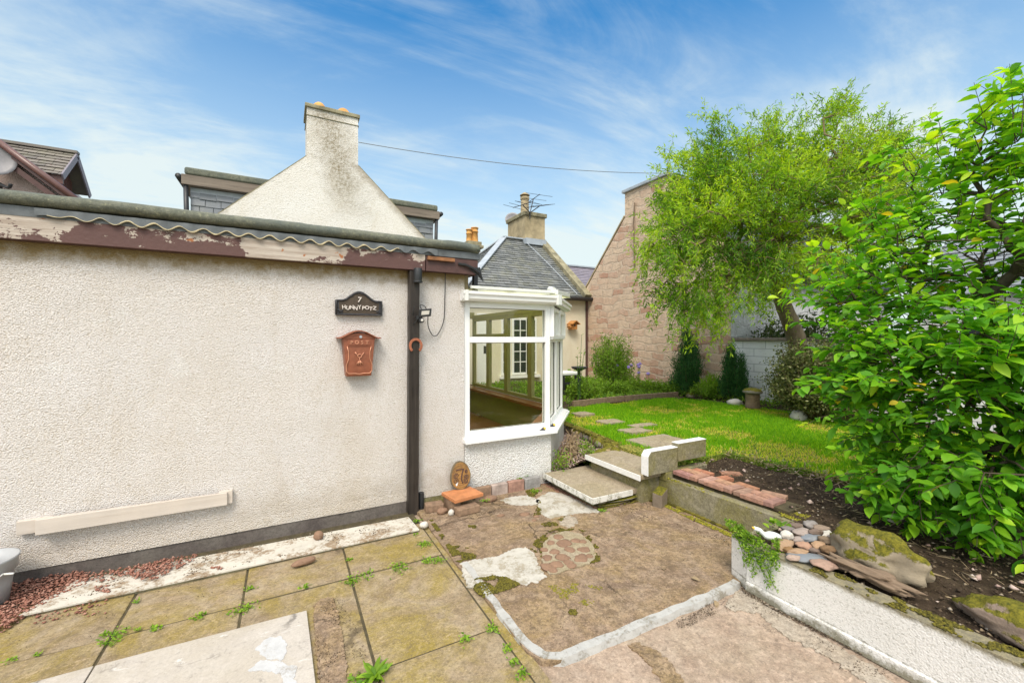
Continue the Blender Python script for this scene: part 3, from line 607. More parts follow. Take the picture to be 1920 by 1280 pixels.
# front paving: slab mesh with open joints
XJ = [-4.0, -3.4, -2.6, -2.0, -1.4, -.79, -.22, .37, .98]; YJ = [-1.5, -.65, .2, 1.13, 2.01, 2.87, 3.44]
m = MB()
for i in range(len(XJ)-1):
    for j in range(len(YJ)-1):
        rr = random.Random(i*31+j)
        gx = .006
        z = .018+rr.uniform(-.003, .004); dz = rr.uniform(-.002, .002)
        x0, x1, y0, y1 = XJ[i]+gx, XJ[i+1]-gx, YJ[j]+gx, YJ[j+1]-gx
        sm = MB(); sm.box((x0, y0, -.01), (x1, y1, z))
        o = sm.build('paving_slab', 'slab', bevel=.005, origin=((x0+x1)/2, (y0+y1)/2, 0)); struct(o)
        o.rotation_euler = (dz, dz*.7, 0)
m = MB(); m.box((.985, -1.5, -.01), (1.05, 3.4, .012)); struct(m.build('paving_edge_strip', 'slab'))
# soil in the joints
m = MB(); m.box((-4, -1.5, -.003), (.985, 3.72, .013)); struct(m.build('joint_soil', 'jointsoil'))
# brown screed patio, with rounded front corner
sc_ = [(1.04, 1.78), (1.07, 1.69), (1.15, 1.65), (2.50, 1.65), (3.20, 1.66), (3.20, 2.9), (2.9, 3.74), (1.02, 3.74), (1.02, 2.6)]
SZ = .024
struct(patch(sc_, -.01, SZ, .004, .04, 6).build('brown_patio_screed', 'screed'))
# kerb: painted rim round two sides
def ribbon(path, w, z0, z1, amp=.006, sc=11, seed=0):
    pts = []
    for a, b in zip(path[:-1], path[1:]):
        a, b = Vector(a), Vector(b); n = max(1, int((b-a).length/.03)); pts += [a.lerp(b, i/n) for i in range(n)]
    pts.append(Vector(path[-1])); m = MB(); L = []; Rr = []
    for i, p in enumerate(pts):
        d = (pts[min(i+1, len(pts)-1)]-pts[max(i-1, 0)]).normalized(); nr = Vector((-d.y, d.x))
        L.append(p+nr*(w/2+amp*2*noise.noise(Vector((p.x*sc, p.y*sc, seed))))); Rr.append(p-nr*(w/2+amp*2*noise.noise(Vector((p.x*sc, p.y*sc, seed+9)))))
    vs = []
    for a, b in zip(L, Rr):
        h = z1+.004*noise.noise(Vector((a.x*9, a.y*9, 2)))
        vs += [(a.x, a.y, z0), (a.x*.85+b.x*.15, a.y*.85+b.y*.15, h), (a.x*.15+b.x*.85, a.y*.15+b.y*.85, h), (b.x, b.y, z0)]
    for i in range(len(L)-1):
        for k in range(3): a = i*4+k; m.f.append((a, a+4, a+5, a+1))
    m.v = vs; m.tint = [.5]*len(vs); return m
kp = [(1.075, 2.68), (1.065, 2.3), (1.055, 1.95), (1.065, 1.80), (1.10, 1.715), (1.17, 1.672), (1.4, 1.665), (1.9, 1.66), (2.3, 1.655), (2.50, 1.66)]
struct(ribbon(kp, .062, -.005, .029, .007).build('kerb', 'kerb', smooth=False))
# painted / bare patches on the screed (flat sheets a few mm proud)
def gp(name, pts, z, mat, zz=SZ, amp=.01, seed=0):
    return struct(patch([PZ(x, y, zz)[:] for x, y in pts], zz-.006, min(z, zz+.003), amp, .008, 38, seed).build(name, mat))
gp('white_paint_patch', [(864, 1056), (884, 1050), (935, 1042), (960, 1030), (985, 1025), (1002, 1037), (1010, 1060), (1024, 1080), (1005, 1092), (985, 1097), (950, 1085), (925, 1083), (895, 1087), (893, 1105), (878, 1098), (868, 1075)], .030, 'paint_patch', seed=1)
gp('white_paint_patch', [(1005, 935), (1030, 922), (1055, 925), (1100, 945), (1126, 960), (1090, 962), (1060, 966), (1030, 972), (1012, 960)], .030, 'paint_patch', seed=2)
gp('white_paint_patch', [(937, 937), (960, 931), (990, 928), (1012, 938), (1005, 947), (960, 947)], .030, 'paint_patch', seed=3)
gp('bare_lime_patch', [(1052, 972), (1066, 966), (1080, 970), (1083, 980), (1068, 990), (1050, 984)], .029, 'sand', seed=4)
# cement fillet at the foot of the planter wall and dirty gutter
gp('cement_fillet', [(1362, 1128), (1388, 1104), (1420, 1118), (1500, 1170), (1620, 1240), (1690, 1290), (1640, 1290), (1560, 1235), (1470, 1190), (1420, 1150), (1365, 1142)], .006, 'sand', 0, .014, 5)
gp('concrete_repair_strip', [(1178, 1210), (1200, 1204), (1250, 1232), (1290, 1290), (1250, 1290), (1215, 1240)], .005, 'screed', 0, .01, 6)

gp('dirt_patch', [(588, 1132), (604, 1120), (626, 1120), (634, 1150), (642, 1200), (655, 1288), (600, 1288), (592, 1210)], .0245, 'screed', .0235, .007, 9)
# moss, mosaics, dirt ------------------------------------------------------------
def moss(name, poly, n, mat='mossm', zz=SZ, r=(.004, .011), thr=-.08, sc=13, h=.004):
    P = [PZ(x, y, zz) for x, y in poly]; X, Y = scatter([(p.x, p.y) for p in P], n); k = np.array([noise.noise(Vector((x*sc, y*sc, 3.3))) > thr for x, y in zip(X, Y)]); X, Y = X[k], Y[k]
    o = chips(name, np.stack([X, Y, np.full(len(X), zz+h)], 1), rng.uniform(*r, len(X)), mat, .55); o['kind'] = 'stuff'; return o
moss('moss', [(890, 1085), (925, 1080), (950, 1083), (975, 1095), (960, 1103), (930, 1112), (905, 1120), (888, 1105)], 1500, thr=-.3)
moss('moss', [(838, 1025), (870, 1022), (895, 1035), (890, 1048), (860, 1052), (845, 1040)], 700, thr=-.05)
moss('moss', [(805, 975), (812, 975), (868, 1056), (856, 1052)], 900, thr=-.1)
moss('moss', [(985, 1025), (1010, 1010), (1030, 996), (1055, 988), (1075, 992), (1060, 998), (1035, 1006), (1018, 1022), (1015, 1045), (1005, 1035)], 1100, thr=-.15)
moss('moss', [(1075, 990), (1098, 996), (1125, 1030), (1125, 1052), (1105, 1058), (1108, 1035), (1095, 1010)], 800, thr=.02)
moss('moss', [(1012, 935), (1016, 950), (1012, 975), (1040, 978), (1062, 965), (1050, 985), (1020, 988), (1000, 968)], 700, thr=-.02)
moss('moss', [(878, 985), (893, 985), (893, 993), (880, 993)], 120, thr=-.3)
moss('moss', [(1068, 1143), (1080, 1143), (1080, 1152), (1068, 1152)], 120, thr=-.3)
moss('moss', [(985, 920), (1010, 915), (1015, 928), (992, 932)], 400, thr=-.2)
moss('yellow_moss', [(1028, 1098), (1070, 1092), (1130, 1100), (1130, 1125), (1100, 1135), (1050, 1120)], 700, 'mossy_y', thr=.08, r=(.003, .007), h=.001)
moss('yellow_moss', [(1240, 947), (1250, 945), (1382, 1006), (1372, 1008), (1300, 976)], 900, 'mossy_y', thr=-.25, r=(.004, .01))
# mosaic of pebbles set in the screed
mz = thing('pebble_mosaic', 'round mosaic of brown pebbles set in pale mortar in the patio', 'pebble mosaic', tuple(PZ(1065, 1040, 0)))
mo = [PZ(x, y, SZ) for x, y in [(1018, 1020), (1035, 1003), (1060, 996), (1090, 1002), (1112, 1022), (1118, 1042), (1105, 1058), (1075, 1066), (1050, 1075), (1030, 1078), (1016, 1052)]]
patch([p[:] for p in mo], SZ-.01, SZ+.008, .006, .015, 25, 8).build('mortar_bed', 'stepc', mz)
for k, (x, y, w) in enumerate([(1048, 1006, 26), (1058, 1018, 40), (1080, 1013, 24), (1032, 1017, 22), (1020, 1030, 20), (1040, 1034, 26), (1068, 1030, 26), (1095, 1030, 28), (1026, 1045, 26), (1055, 1044, 34), (1090, 1046, 34), (1066, 1054, 24), (1045, 1058, 30), (1025, 1062, 28), (1072, 1060, 24), (1105, 1042, 18), (1036, 1068, 22), (1093, 1015, 18)]):
    p = PZ(x, y, SZ+.008); lump((p.x, p.y, p.z-.001), (w*.0016, w*.0014, .010), k, .35, 3, rot=k*1.3).build('pebble', 'pebble', mz, smooth=True)
for k, (x, y, w, h) in enumerate([(984, 964, 24, .010), (939, 966, 17, .008), (1006, 968, 14, .008), (1002, 975, 12, .006)]):
    p = PZ(x, y, SZ); o = lump((0, 0, 0), (w*.0021, w*.0016, h), k+3, .25, 2).build('embedded_pebble', 'pebble', smooth=True); o.location = (p.x, p.y, SZ+.002)
    tag(o, ['flat orange-brown pebble set in the patio, largest of the loose ones near the white paint', 'small orange-brown pebble set in the patio near the stacked terracotta tile', 'small pale oval pebble set in the patio beside the white painted patch', 'tiny tan pebble set in the patio below the pale oval one'][k], 'pebble', 'pebbles set in the patio')

# ================================================================ FRONT EXTENSION
YW = 3.75
ex = thing('extension', 'low cream roughcast flat roofed extension with peeling brown fascia along the left', 'extension', (-1, YW, 0))
m = MB(); 
# wall panel kept as a grid so it is not dead flat
def wallgrid(m, X0, X1, Z0, Z1, Y, th, amp=.004, st=.08):
    nx = int((X1-X0)/st)+1; nz = int((Z1-Z0)/st)+1; vs = []
    for j in range(nz+1):
        for i in range(nx+1):
            x = X0+(X1-X0)*i/nx; z = Z0+(Z1-Z0)*j/nz; vs.append((x, Y+amp*noise.noise(Vector((x*1.7, z*1.7, 4)))*2-(.012*max(0, 1-(z-Z0)/.05) if j == 0 else 0), z))
    m.add(vs, [(j*(nx+1)+i, j*(nx+1)+i+1, (j+1)*(nx+1)+i+1, (j+1)*(nx+1)+i) for j in range(nz) for i in range(nx)])
    m.box((X0, Y+.02, Z0), (X1, Y+th, Z1))
wallgrid(m, -4.5, 1.50, .105, 2.30, YW, .25)
m.box((-4.5, YW+.02, 2.28), (1.5, 7.97, 2.36)); m.box((1.30, YW+.05, -.02), (1.495, 7.95, 2.30))
m.build('wall', 'render', ex)
m = MB(); m.box((-4.5, YW+.012, -.02), (1.0, YW+.1, .115)); m.prism([(x, y, .0) for x, y in ((-4.5, YW-.005), (1.0, YW-.005), (1.0, YW+.02), (-4.5, YW+.02))], (0, 0, .105)); m.build('plinth', 'plinth', ex)
m = MB(); m.box((1.05, YW-.012, -.02), (1.5, YW+.1, .10)); m.build('plinth', 'grey_c', ex)
m = MB(); m.box((-4.5, 3.655, 2.15), (1.09, 3.69, 2.295)); m.build('fascia', 'fascia', ex)
m = MB(); m.box((1.10, 3.66, 2.150), (1.60, 3.69, 2.285)); m.box((1.57, 3.695, 2.15), (1.60, 7.9, 2.285)); m.build('fascia_end', 'browndark', ex)
m = MB(); m.bar((1.11, 3.645, 2.262), (1.36, 3.645, 2.262), .03, .03); m.build('fascia_batten', 'batten', ex)
m = MB(); m.box((-4.5, 3.70, 2.15), (1.56, YW+.02, 2.29)); m.build('soffit', 'browndark', ex)
# the sagging scrap of dark felt at the corner
m = MB(); cs = [(1.40, 3.65, 2.235), (1.47, 3.64, 2.228), (1.54, 3.64, 2.205), (1.61, 3.65, 2.165), (1.64, 3.66, 2.12)]
m.tube(cs, .012, 6); m.add([(1.50, 3.652, 2.20), (1.62, 3.652, 2.22), (1.66, 3.66, 2.08), (1.60, 3.66, 2.14)], [(0, 1, 2, 3)]); m.box((1.60, 3.75, 1.99), (1.64, 3.80, 2.17)); m.build('loose_flap', 'blackp', ex)
# roof edge roll and flashing
prof = [(-.02, -.045), (-.055, -.03), (-.07, .0), (-.06, .035), (-.03, .058), (.02, .062), (.25, .045), (.25, -.05)]
m = MB(); xs = [-4.5+i*.05 for i in range(int((1.63+4.5)/.05)+1)]; vs = []
for x in xs:
    j = .006*noise.noise(Vector((x*1.3, 0, 0)))+.003*noise.noise(Vector((x*6, 0, 1))); step = .005*(int((x+4.5)/1.16) % 2)
    dr = -.022*max(0, (x-1.35)/.28)**1.5
    vs += [(x, 3.68+a*(1+.06*(step > 0)), 2.392+b_*.8+j+step+dr) for a, b_ in prof]
n = len(prof); m.add(vs, [(i*n+k, (i+1)*n+k, (i+1)*n+(k+1) % n, i*n+(k+1) % n) for i in range(len(xs)-1) for k in range(n)]+[tuple(range(n)), tuple((len(xs)-1)*n+k for k in range(n-1, -1, -1))])
m.build('roof_edge_roll', 'felt', ex, smooth=True)
m = MB(); m.box((-4.5, 3.9, 2.36), (1.6, 7.95, 2.40)); m.box((1.55, 3.72, 2.30), (1.63, 7.9, 2.42)); m.build('flat_roof', 'felt', ex)
m = MB()  # flashing behind the corrugated sheet
m.box((-4.5, 3.652, 2.29), (1.62, 3.70, 2.35)); m.build('flashing', 'flash', ex)
m = MB(); N = 260; top = []; pit = .135
def wz(x): return 2.302+.016*math.sin(2*math.pi*x/pit)*min(1, max(0, (x+1.35)/.3))+.004*noise.noise(Vector((x*11, 0, 0)))
xs = [-1.35+i*(2.55/N) for i in range(N+1)]
vs = [];
for x in xs: vs += [(x, 3.634+.006*math.sin(2*math.pi*x/pit+1.5), 2.345), (x, 3.634+.006*math.sin(2*math.pi*x/pit+1.5), wz(x))]
m.add(vs, [(2*i, 2*i+1, 2*i+3, 2*i+2) for i in range(N)]); cs_ = m.build('corrugated_sheet', 'flash', ex, smooth=True)
m = MB(); xs2 = [x for x in xs if -1.3 < x < .86]
m.tube([(x, 3.630+.004*noise.noise(Vector((x*30, 1, 1))), wz(x)) for x in xs2], [.0042+.0035*noise.noise(Vector((x*17, 5, 0))) if -.95 < x else .0022 for x in xs2], 5); m.build('sheet_edge', 'waveedge', cs_)

# timber post with pipe
po = thing('timber_post', 'black stained timber post with a black pipe collar at its top', 'post', (1.0, 3.70, 0))
m = MB(); vs = []; N = 40
for i in range(N+1):
    z = -.01+2.16*i/N; a = .004*noise.noise(Vector((0, 0, z*3))); w = .045+.003*noise.noise(Vector((z*7, 1, 0))); cx0 = 1.0+a-.010*(1-z/2.1)
    vs += [(cx0-w, 3.665, z), (cx0+w, 3.665, z), (cx0+w, 3.745, z), (cx0-w, 3.745, z)]
m.add(vs, [(i*4+k, i*4+(k+1) % 4, i*4+4+(k+1) % 4, i*4+4+k) for i in range(N) for k in range(4)]+[(3, 2, 1, 0), (N*4, N*4+1, N*4+2, N*4+3)]); m.build('upright', 'char', po, bevel=.006)
m = MB(); m.tube([(1.018, 3.632, 2.045), (1.018, 3.632, 2.16)], .036, 18); m.tube([(1.018, 3.632, 2.035), (1.018, 3.632, 2.05)], .040, 18); m.build('pipe_collar', 'blackp', po, smooth=True, bevel=.002)
m = MB(); m.tube([(1.072, 3.715, .0), (1.072, 3.715, .17)], .024, 12); m.build('drain_pipe', 'blackp', po, smooth=False, bevel=.002)

# nameplate ---------------------------------------------------------------
np_ = thing('name_plate', 'dark arched house name plate lettered 7 HUNNYPOTZ above the copper letter box', 'name plate', (.545, 3.735, 1.80))
def arch(w, h0, h1, zb, n=24):      # shouldered arch outline
    pts = [(-w/2, zb), (w/2, zb), (w/2, zb+h0)]
    for i in range(n+1):
        t = 1-2*i/n; x = t*w*.40; pts.append((x, zb+h0*.98+(h1-h0)*(.5+.5*math.cos(math.pi*t))**1.0))
    pts.append((-w/2, zb+h0)); return pts
o_ = arch(.377, .125, .205, 1.742)
m = MB(); m.prism([(.545+x, 3.742, z) for x, z in o_], (0, -.022, 0)); m.build('plate', 'iron', np_, bevel=.003)
i_ = [(.545+(x)*.84, 1.742+.016+(z-1.742)*.83) for x, z in o_]
m = MB(); m.prism([(x, 3.722, z) for x, z in i_], (0, -.004, 0)); m.build('panel', 'bronze', np_)
m = MB(); pth = [(.545+x*.95, 3.716, 1.742+.006+(z-1.742)*.93) for x, z in o_]; m.tube(pth+[pth[0]], .008, 8)
m.build('scroll_rim', 'iron', np_, smooth=True)
m = MB()
for k in range(46):      # cast leaf scroll ornament along the arch and in the corners
    s = random.choice((-1, 1)); 
    if k < 26: t = random.uniform(0, 1); x = s*t*.15; z = 1.742+.115+.075*(.5+.5*math.cos(math.pi*t))+random.uniform(-.008, .006)
    else: x = s*random.uniform(.135, .178); z = 1.742+random.uniform(.01, .05)
    l = lump((.545+x, 3.714, z), (random.uniform(.006, .012), .006, random.uniform(.005, .009)), k, .4, 1); m.add(l.v, l.f)
m.build('leaf_ornament', 'iron', np_, smooth=True)
m = MB(); dz = [.004, -.004, .002, -.006, .003, -.003, .003, -.005, .003]
for k, ch in enumerate('HUNNYPOTZ'): addtext(m, ch, .043, (.545+(k-4)*.0305, 3.712, 1.802+dz[k]+.004*(1-abs(k-4)/4)), .003, rot=[.1, -.12, .1, -.1, .08, -.05, .1, -.1, -.12][k], bev=.0012)
addtext(m, '7', .060, (.545, 3.712, 1.870), .003, -.1, .0014)
m.build('lettering', 'letter', np_)

# letter box -----------------------------------------------------------------
lb = thing('letter_box', 'copper coloured letter box marked POST with a post horn emblem on the cream wall', 'letter box', (.535, YW, 1.22))
def lbx(z): t = (z-1.24)/(1.54-1.24); return .103+.027*max(0, min(1, t))
vs = []
for z in (1.238, 1.30, 1.42, 1.54): w = lbx(z); vs += [(.535-w, 3.745, z), (.535+w, 3.745, z), (.535+w-.006, 3.655+.012*(z < 1.25), z), (.535-w+.006, 3.655+.012*(z < 1.25), z)]
n_ = 12
m = MB(); m.add(vs, [(i*4+k, i*4+4+k, i*4+4+(k+1) % 4, i*4+(k+1) % 4) for i in range(3) for k in range(4)]+[(0, 1, 2, 3)])
hd = [(-.130, 1.54), (.130, 1.54)]+[(.130*math.cos(math.pi*i/n_), 1.54+.055*math.sin(math.pi*i/n_)) for i in range(1, n_)]
m.prism([(.535+x, 3.745, z) for x, z in hd], (0, -.088, 0)); m.build('box', 'copper', lb, bevel=.004)
m = MB(); rf = []      # flared hood
for i in range(33):
    t = -1+2*i/32; x = .172*t; z = 1.540+.064*(.5+.5*math.cos(math.pi*t))**.8+.006*(abs(t) > .93)
    rf.append((x, z))
vs = [];
for x, z in rf: vs += [(.535+x, 3.635, z), (.535+x, 3.745, z+.004), (.535+x, 3.745, z+.014), (.535+x, 3.635, z+.010)]
m.add(vs, [(i*4+k, i*4+(k+1) % 4, i*4+4+(k+1) % 4, i*4+4+k) for i in range(32) for k in range(4)]+[(3, 2, 1, 0), (128, 129, 130, 131)]); m.tube([(.535+x, 3.634, z+.005) for x, z in rf], .005, 6); m.build('hood', 'copper', lb, bevel=.001)
m = MB(); m.box((.535-.088, 3.648, 1.495), (.535+.088, 3.654, 1.535)); m.tube([(.535-.09, 3.648, 1.49), (.535+.09, 3.648, 1.49)], .0025, 6); fl = m.build('flap', 'copper', lb, bevel=.001)
m = MB(); 
for k, ch in enumerate('POST'): addtext(m, ch, .040, (.535+(k-1.5)*.040, 3.646, 1.515), .002, bev=.0012)
m.build('lettering', 'copper_hi', fl)
m = MB(); door = [(-.098, 1.485), (-.086, 1.44), (-.086, 1.38), (-.104, 1.33), (-.102, 1.28), (-.085, 1.262), (-.03, 1.262), (0, 1.256), (.03, 1.262), (.085, 1.262), (.102, 1.28), (.104, 1.33), (.086, 1.38), (.086, 1.44), (.098, 1.485)]
m.tube([(.535+x*.97, 3.650, z) for x, z in door], .004, 8); m.build('door_rim', 'copper_hi', lb, smooth=True)
m = MB(); c0 = (.537, 3.648, 1.405)
m.tube([(c0[0]+.017*math.cos(a*.5236), 3.648, c0[2]+.013*math.sin(a*.5236)) for a in range(13)], .0035, 6)
m.tube([(c0[0]-.036, 3.648, c0[2]+.030), (c0[0]-.022, 3.648, c0[2]+.012), (c0[0]-.010, 3.648, c0[2]-.010), (c0[0], 3.648, c0[2]-.016)], [.006, .003, .003, .003], 6)
m.tube([(c0[0]+.036, 3.648, c0[2]+.030), (c0[0]+.022, 3.648, c0[2]+.012), (c0[0]+.010, 3.648, c0[2]-.010), (c0[0], 3.648, c0[2]-.016)], [.0025, .003, .003, .003], 6)
m.tube([(c0[0], 3.648, c0[2]-.016), (c0[0]-.002, 3.648, c0[2]-.04)], .003, 6)
for s in (-1, 1):
    m.tube([(c0[0], 3.648, c0[2]-.036), (c0[0]+s*.012, 3.648, c0[2]-.052), (c0[0]+s*.024, 3.648, c0[2]-.068)], [.003, .0045, .006], 6)
    m.tube([(c0[0]+s*.004, 3.648, c0[2]-.045), (c0[0]+s*.008, 3.648, c0[2]-.075)], .0035, 6)
m.tube([(c0[0]-.014, 3.648, c0[2]-.055), (c0[0]+.014, 3.648, c0[2]-.055)], .002, 6)
m.build('post_horn_emblem', 'copper_hi', lb, smooth=True)
m = MB(); m.tube([(.545, 3.65, 1.562), (.545, 3.642, 1.562)], .011, 14); m.build('lock', 'lead', lb)
# horseshoe
m = MB(); hs = []
for i in range(25):
    a = R_(-52)+(math.pi+R_(104))*i/24; hs.append((1.005+.050*math.cos(a), 3.656, 1.485+.056*math.sin(a)))
vs = []
for i, p in enumerate(hs):
    c = Vector((1.005, 3.656, 1.485)); d = (Vector(p)-c).normalized(); w = .011
    vs += [Vector(p)-d*w, Vector(p)+d*w, Vector(p)+d*w+Vector((0, -.010, 0)), Vector(p)-d*w+Vector((0, -.010, 0))]
m.add(vs, [(i*4+k, i*4+(k+1) % 4, i*4+4+(k+1) % 4, i*4+4+k) for i in range(24) for k in range(4)]+[(3, 2, 1, 0), (96, 97, 98, 99)])
tag(m.build('horseshoe', 'rust', origin=(1.005, 3.66, 1.485), bevel=.002), 'rusty horseshoe nailed open end down to the black timber post', 'horseshoe')
# floodlight
fd = thing('floodlight', 'small black floodlight with sensor clamped to the timber post', 'floodlight', (1.06, 3.64, 1.74))
m = MB(); m.prism([(1.015, 3.60, 1.732), (1.118, 3.575, 1.742), (1.122, 3.565, 1.810), (1.020, 3.59, 1.800)], (.004, .022, 0)); h_ = m.build('housing', 'blackp', fd, bevel=.004)
m = MB(); m.prism([(1.036, 3.591, 1.752), (1.100, 3.575, 1.758), (1.103, 3.567, 1.792), (1.039, 3.583, 1.785)], (0, .006, 0)); m.build('lens', 'lampglass', h_)
m = MB(); m.tube([(1.045, 3.60, 1.705), (1.045, 3.645, 1.705)], .022, 12); m.bar((1.03, 3.62, 1.73), (1.03, 3.665, 1.73), .05, .03); m.build('sensor', 'blackp', fd, bevel=.003)
m = MB(); l = lump((1.047, 3.598, 1.706), (.013, .008, .013), 1, 0, 2); m.add(l.v, l.f); m.build('sensor_eye', 'lampglass', fd, smooth=True)
def smoothpath(pts, n=10):
    P = [Vector(p) for p in pts]; o = []
    for i in range(len(P)-1):
        a, b, c, d = P[max(i-1, 0)], P[i], P[i+1], P[min(i+2, len(P)-1)]
        for k in range(n):
            t = k/n; o.append(.5*((2*b)+(c-a)*t+(2*a-5*b+4*c-d)*t*t+(3*b-a-3*c+d)*t**3))
    o.append(P[-1]); return o
m = MB(); m.tube(smoothpath([PY(835, 512, 3.72), PY(834, 560, 3.725), PY(832, 600, 3.73), PY(822, 625, 3.73), PY(812, 629, 3.72), PY(803, 612, 3.70), PY(802, 590, 3.66), PY(797, 575, 3.64), PY(788, 572, 3.62), (1.045, 3.61, 1.80)]), .004, 6)
tag(m.build('cable', 'cable', origin=(1.2, 3.73, 1.7), smooth=True), 'long black cable looping from the roof edge down to the floodlight', 'cable')
m = MB(); m.tube(smoothpath([PY(777, 574, 3.63), PY(774, 588, 3.66), PY(766, 592, 3.70), PY(765, 602, 3.72), PY(770, 609, 3.70), PY(778, 605, 3.64), PY(782, 598, 3.62)]), .004, 6)
tag(m.build('cable', 'cable', origin=(1.0, 3.7, 1.7), smooth=True), 'short black cable curled round the left of the timber post', 'cable')
# rail on the wall
ra = thing('timber_rail', 'long cream painted timber rail fixed low on the cream wall', 'rail', (-.9, YW, .38))
vs = []
m = MB(); m.add([(-1.36, 3.675, .335), (-.375, 3.690, .335), (-.375, 3.712, .335), (-1.36, 3.712, .335), (-1.36, 3.675, .43), (-.375, 3.690, .425), (-.375, 3.712, .425), (-1.36, 3.712, .43)], [(0, 3, 2, 1), (4, 5, 6, 7), (0, 1, 5, 4), (1, 2, 6, 5), (2, 3, 7, 6), (3, 0, 4, 7)]); m.build('board', 'rail', ra, bevel=.003)
m = MB(); m.box((-1.455, 3.712, .34), (-1.30, 3.748, .425)); m.build('block', 'rail', ra, bevel=.003)
m = MB(); m.box((-.43, 3.712, .336), (-.345, 3.748, .43)); m.build('block', 'rail', ra, bevel=.003)
# marble strip and boards
m = MB(); m.prism([(-1.27, 3.302, .016), (.918, 3.287, .016), (.905, 3.54, .016), (-1.15, 3.59, .016)], (0, 0, .016)); struct(m.build('strip_gap_shade', 'stonecap')); m = MB(); m.prism([(-1.28, 3.29, .032), (.93, 3.275, .032), (.915, 3.55, .032), (-1.15, 3.60, .032)], (0, 0, .012)); tag(m.build('marble_strip', 'strip', origin=(0, 3.4, .02), bevel=.002), 'long white marble strip lying at the foot of the cream wall', 'marble strip')  # inset dark box under the strip stands in for the shadow gap
m = MB(); m.prism([(-.775, 2.63, .024), (.103, 2.607, .024), (.135, 1.2, .024), (-.80, 1.2, .024)], (0, 0, .014)); bd = m.build('pale_board', 'board', origin=(-.3, 2.2, .02), bevel=.002); tag(bd, 'pale board with white paint splashes on the slabs, the larger of two', 'board')
m = MB(); m.prism([(-2.2, 2.64, .024), (-.782, 2.632, .024), (-.806, 1.2, .024), (-2.2, 1.2, .024)], (0, 0, .014)); tag(m.build('pale_board', 'board', origin=(-1.3, 2.2, .02), bevel=.002), 'plain pale board at the bottom left edge, butted to the splashed one', 'board')
def splat(pts, seed): return patch([PZ(x, y, .040)[:] for x, y in pts], .0375, .0405, .006, .006, 34, seed)
splat([(480, 1214), (500, 1196), (525, 1191), (537, 1205), (538, 1222), (528, 1236), (500, 1234), (487, 1226)], 3).build('paint_splash', 'splash', bd)
splat([(488, 1237), (526, 1239), (556, 1250), (552, 1264), (556, 1284), (534, 1284), (524, 1262), (500, 1256), (464, 1256)], 4).build('paint_splash', 'splash', bd)

# bricks at the wall foot ------------------------------------------------------
for k, (a, b_, mt, lab, h) in enumerate([(890, 922, 'brick_brown', 'dark brown brick set on edge against the wall, beside the terracotta tile', .112), (922.5, 953, 'brick_pink', 'chalky grey-pink brick set on edge between the brown and red ones', .115), (953.5, 984, 'brick_red', 'red brick set on edge against the white roughcast under the window', .118), (984.5, 1014, 'brick_grey', 'grey brick set on edge at the wall corner beside the concrete step', .118)]):
    xa = PY(a, 900, 3.68).x; xb = PY(b_, 900, 3.68).x; m = MB(); m.box((xa+.003, 3.68, .015), (xb-.003, 3.738, h+.01))
    o = m.build('edging_brick', mt, origin=((xa+xb)/2, 3.71, 0), bevel=.007); tag(o, lab, 'brick', 'bricks edging the foot of the wall')
m = MB(); m.prism([(1.245, 3.67, .125), (1.53, 3.70, .125), (1.575, 3.475, .125), (1.285, 3.43, .125)], (0, 0, .03)); tag(m.build('terracotta_tile', 'terra', origin=(1.4, 3.56, .14), bevel=.003), 'square terracotta tile propped on bricks under the log slice', 'tile')
m = MB(); m.box((1.27, 3.49, .022), (1.36, 3.69, .124)); tag(m.build('loose_brick', 'brick_brown', origin=(1.3, 3.6, 0), bevel=.006), 'dark brown brick on edge holding up the left of the terracotta tile', 'brick')
q = PZ(870, 972, SZ); m = MB(); m.box((-.105, -.05, 0), (.105, .05, .062)); o = m.build('loose_paver', 'brick_brown', bevel=.008, origin=(0, 0, 0)); o.location = (1.40, 3.435, SZ); o.rotation_euler = (0, 0, .10); tag(o, 'dull pink paver lying flat in front of the terracotta tile', 'paver')
m = MB(); m.box((-.08, -.045, 0), (.08, .045, .07)); o = m.build('loose_brick', 'brick_brown', bevel=.01); o.location = (1.16, 3.62, SZ); o.rotation_euler = (.05, 0, -.1); tag(o, 'mossy brown half brick between the timber post and the tile', 'brick')
for nm, px, py, s, mt, lab in [('stone', 829, 962, (.05, .035, .028), 'pebble', 'flat brown stone in front of the mossy half brick'), ('stone', 846, 965, (.026, .024, .028), 'whitestone', 'small white stone beside the dull pink paver'), ('stone', 919, 939, (.065, .04, .03), 'pebble', 'long reddish stone lying right of the terracotta tile'), ('stone', 795, 988, (.035, .032, .026), 'whitestone', 'round cream pebble at the end of the marble strip'), ('stone', 597, 1010, (.036, .034, .034), 'pebble', 'round grey-brown pebble standing on the marble strip'), ('stone', 570, 1057, (.078, .028, .022), 'pebble', 'long pinkish cigar shaped stone on the paving below the marble strip')]:
    zz = .044 if py == 1010 else (.03 if px in (570, 795) else SZ); p = PZ(px, py, zz); o = lump((0, 0, 0), s, px, .15, 3).build(nm, mt, smooth=True); o.location = (p.x, p.y, zz+s[2]*.75); tag(o, lab, 'stone')
    if px == 570: o.rotation_euler = (0, 0, .18)
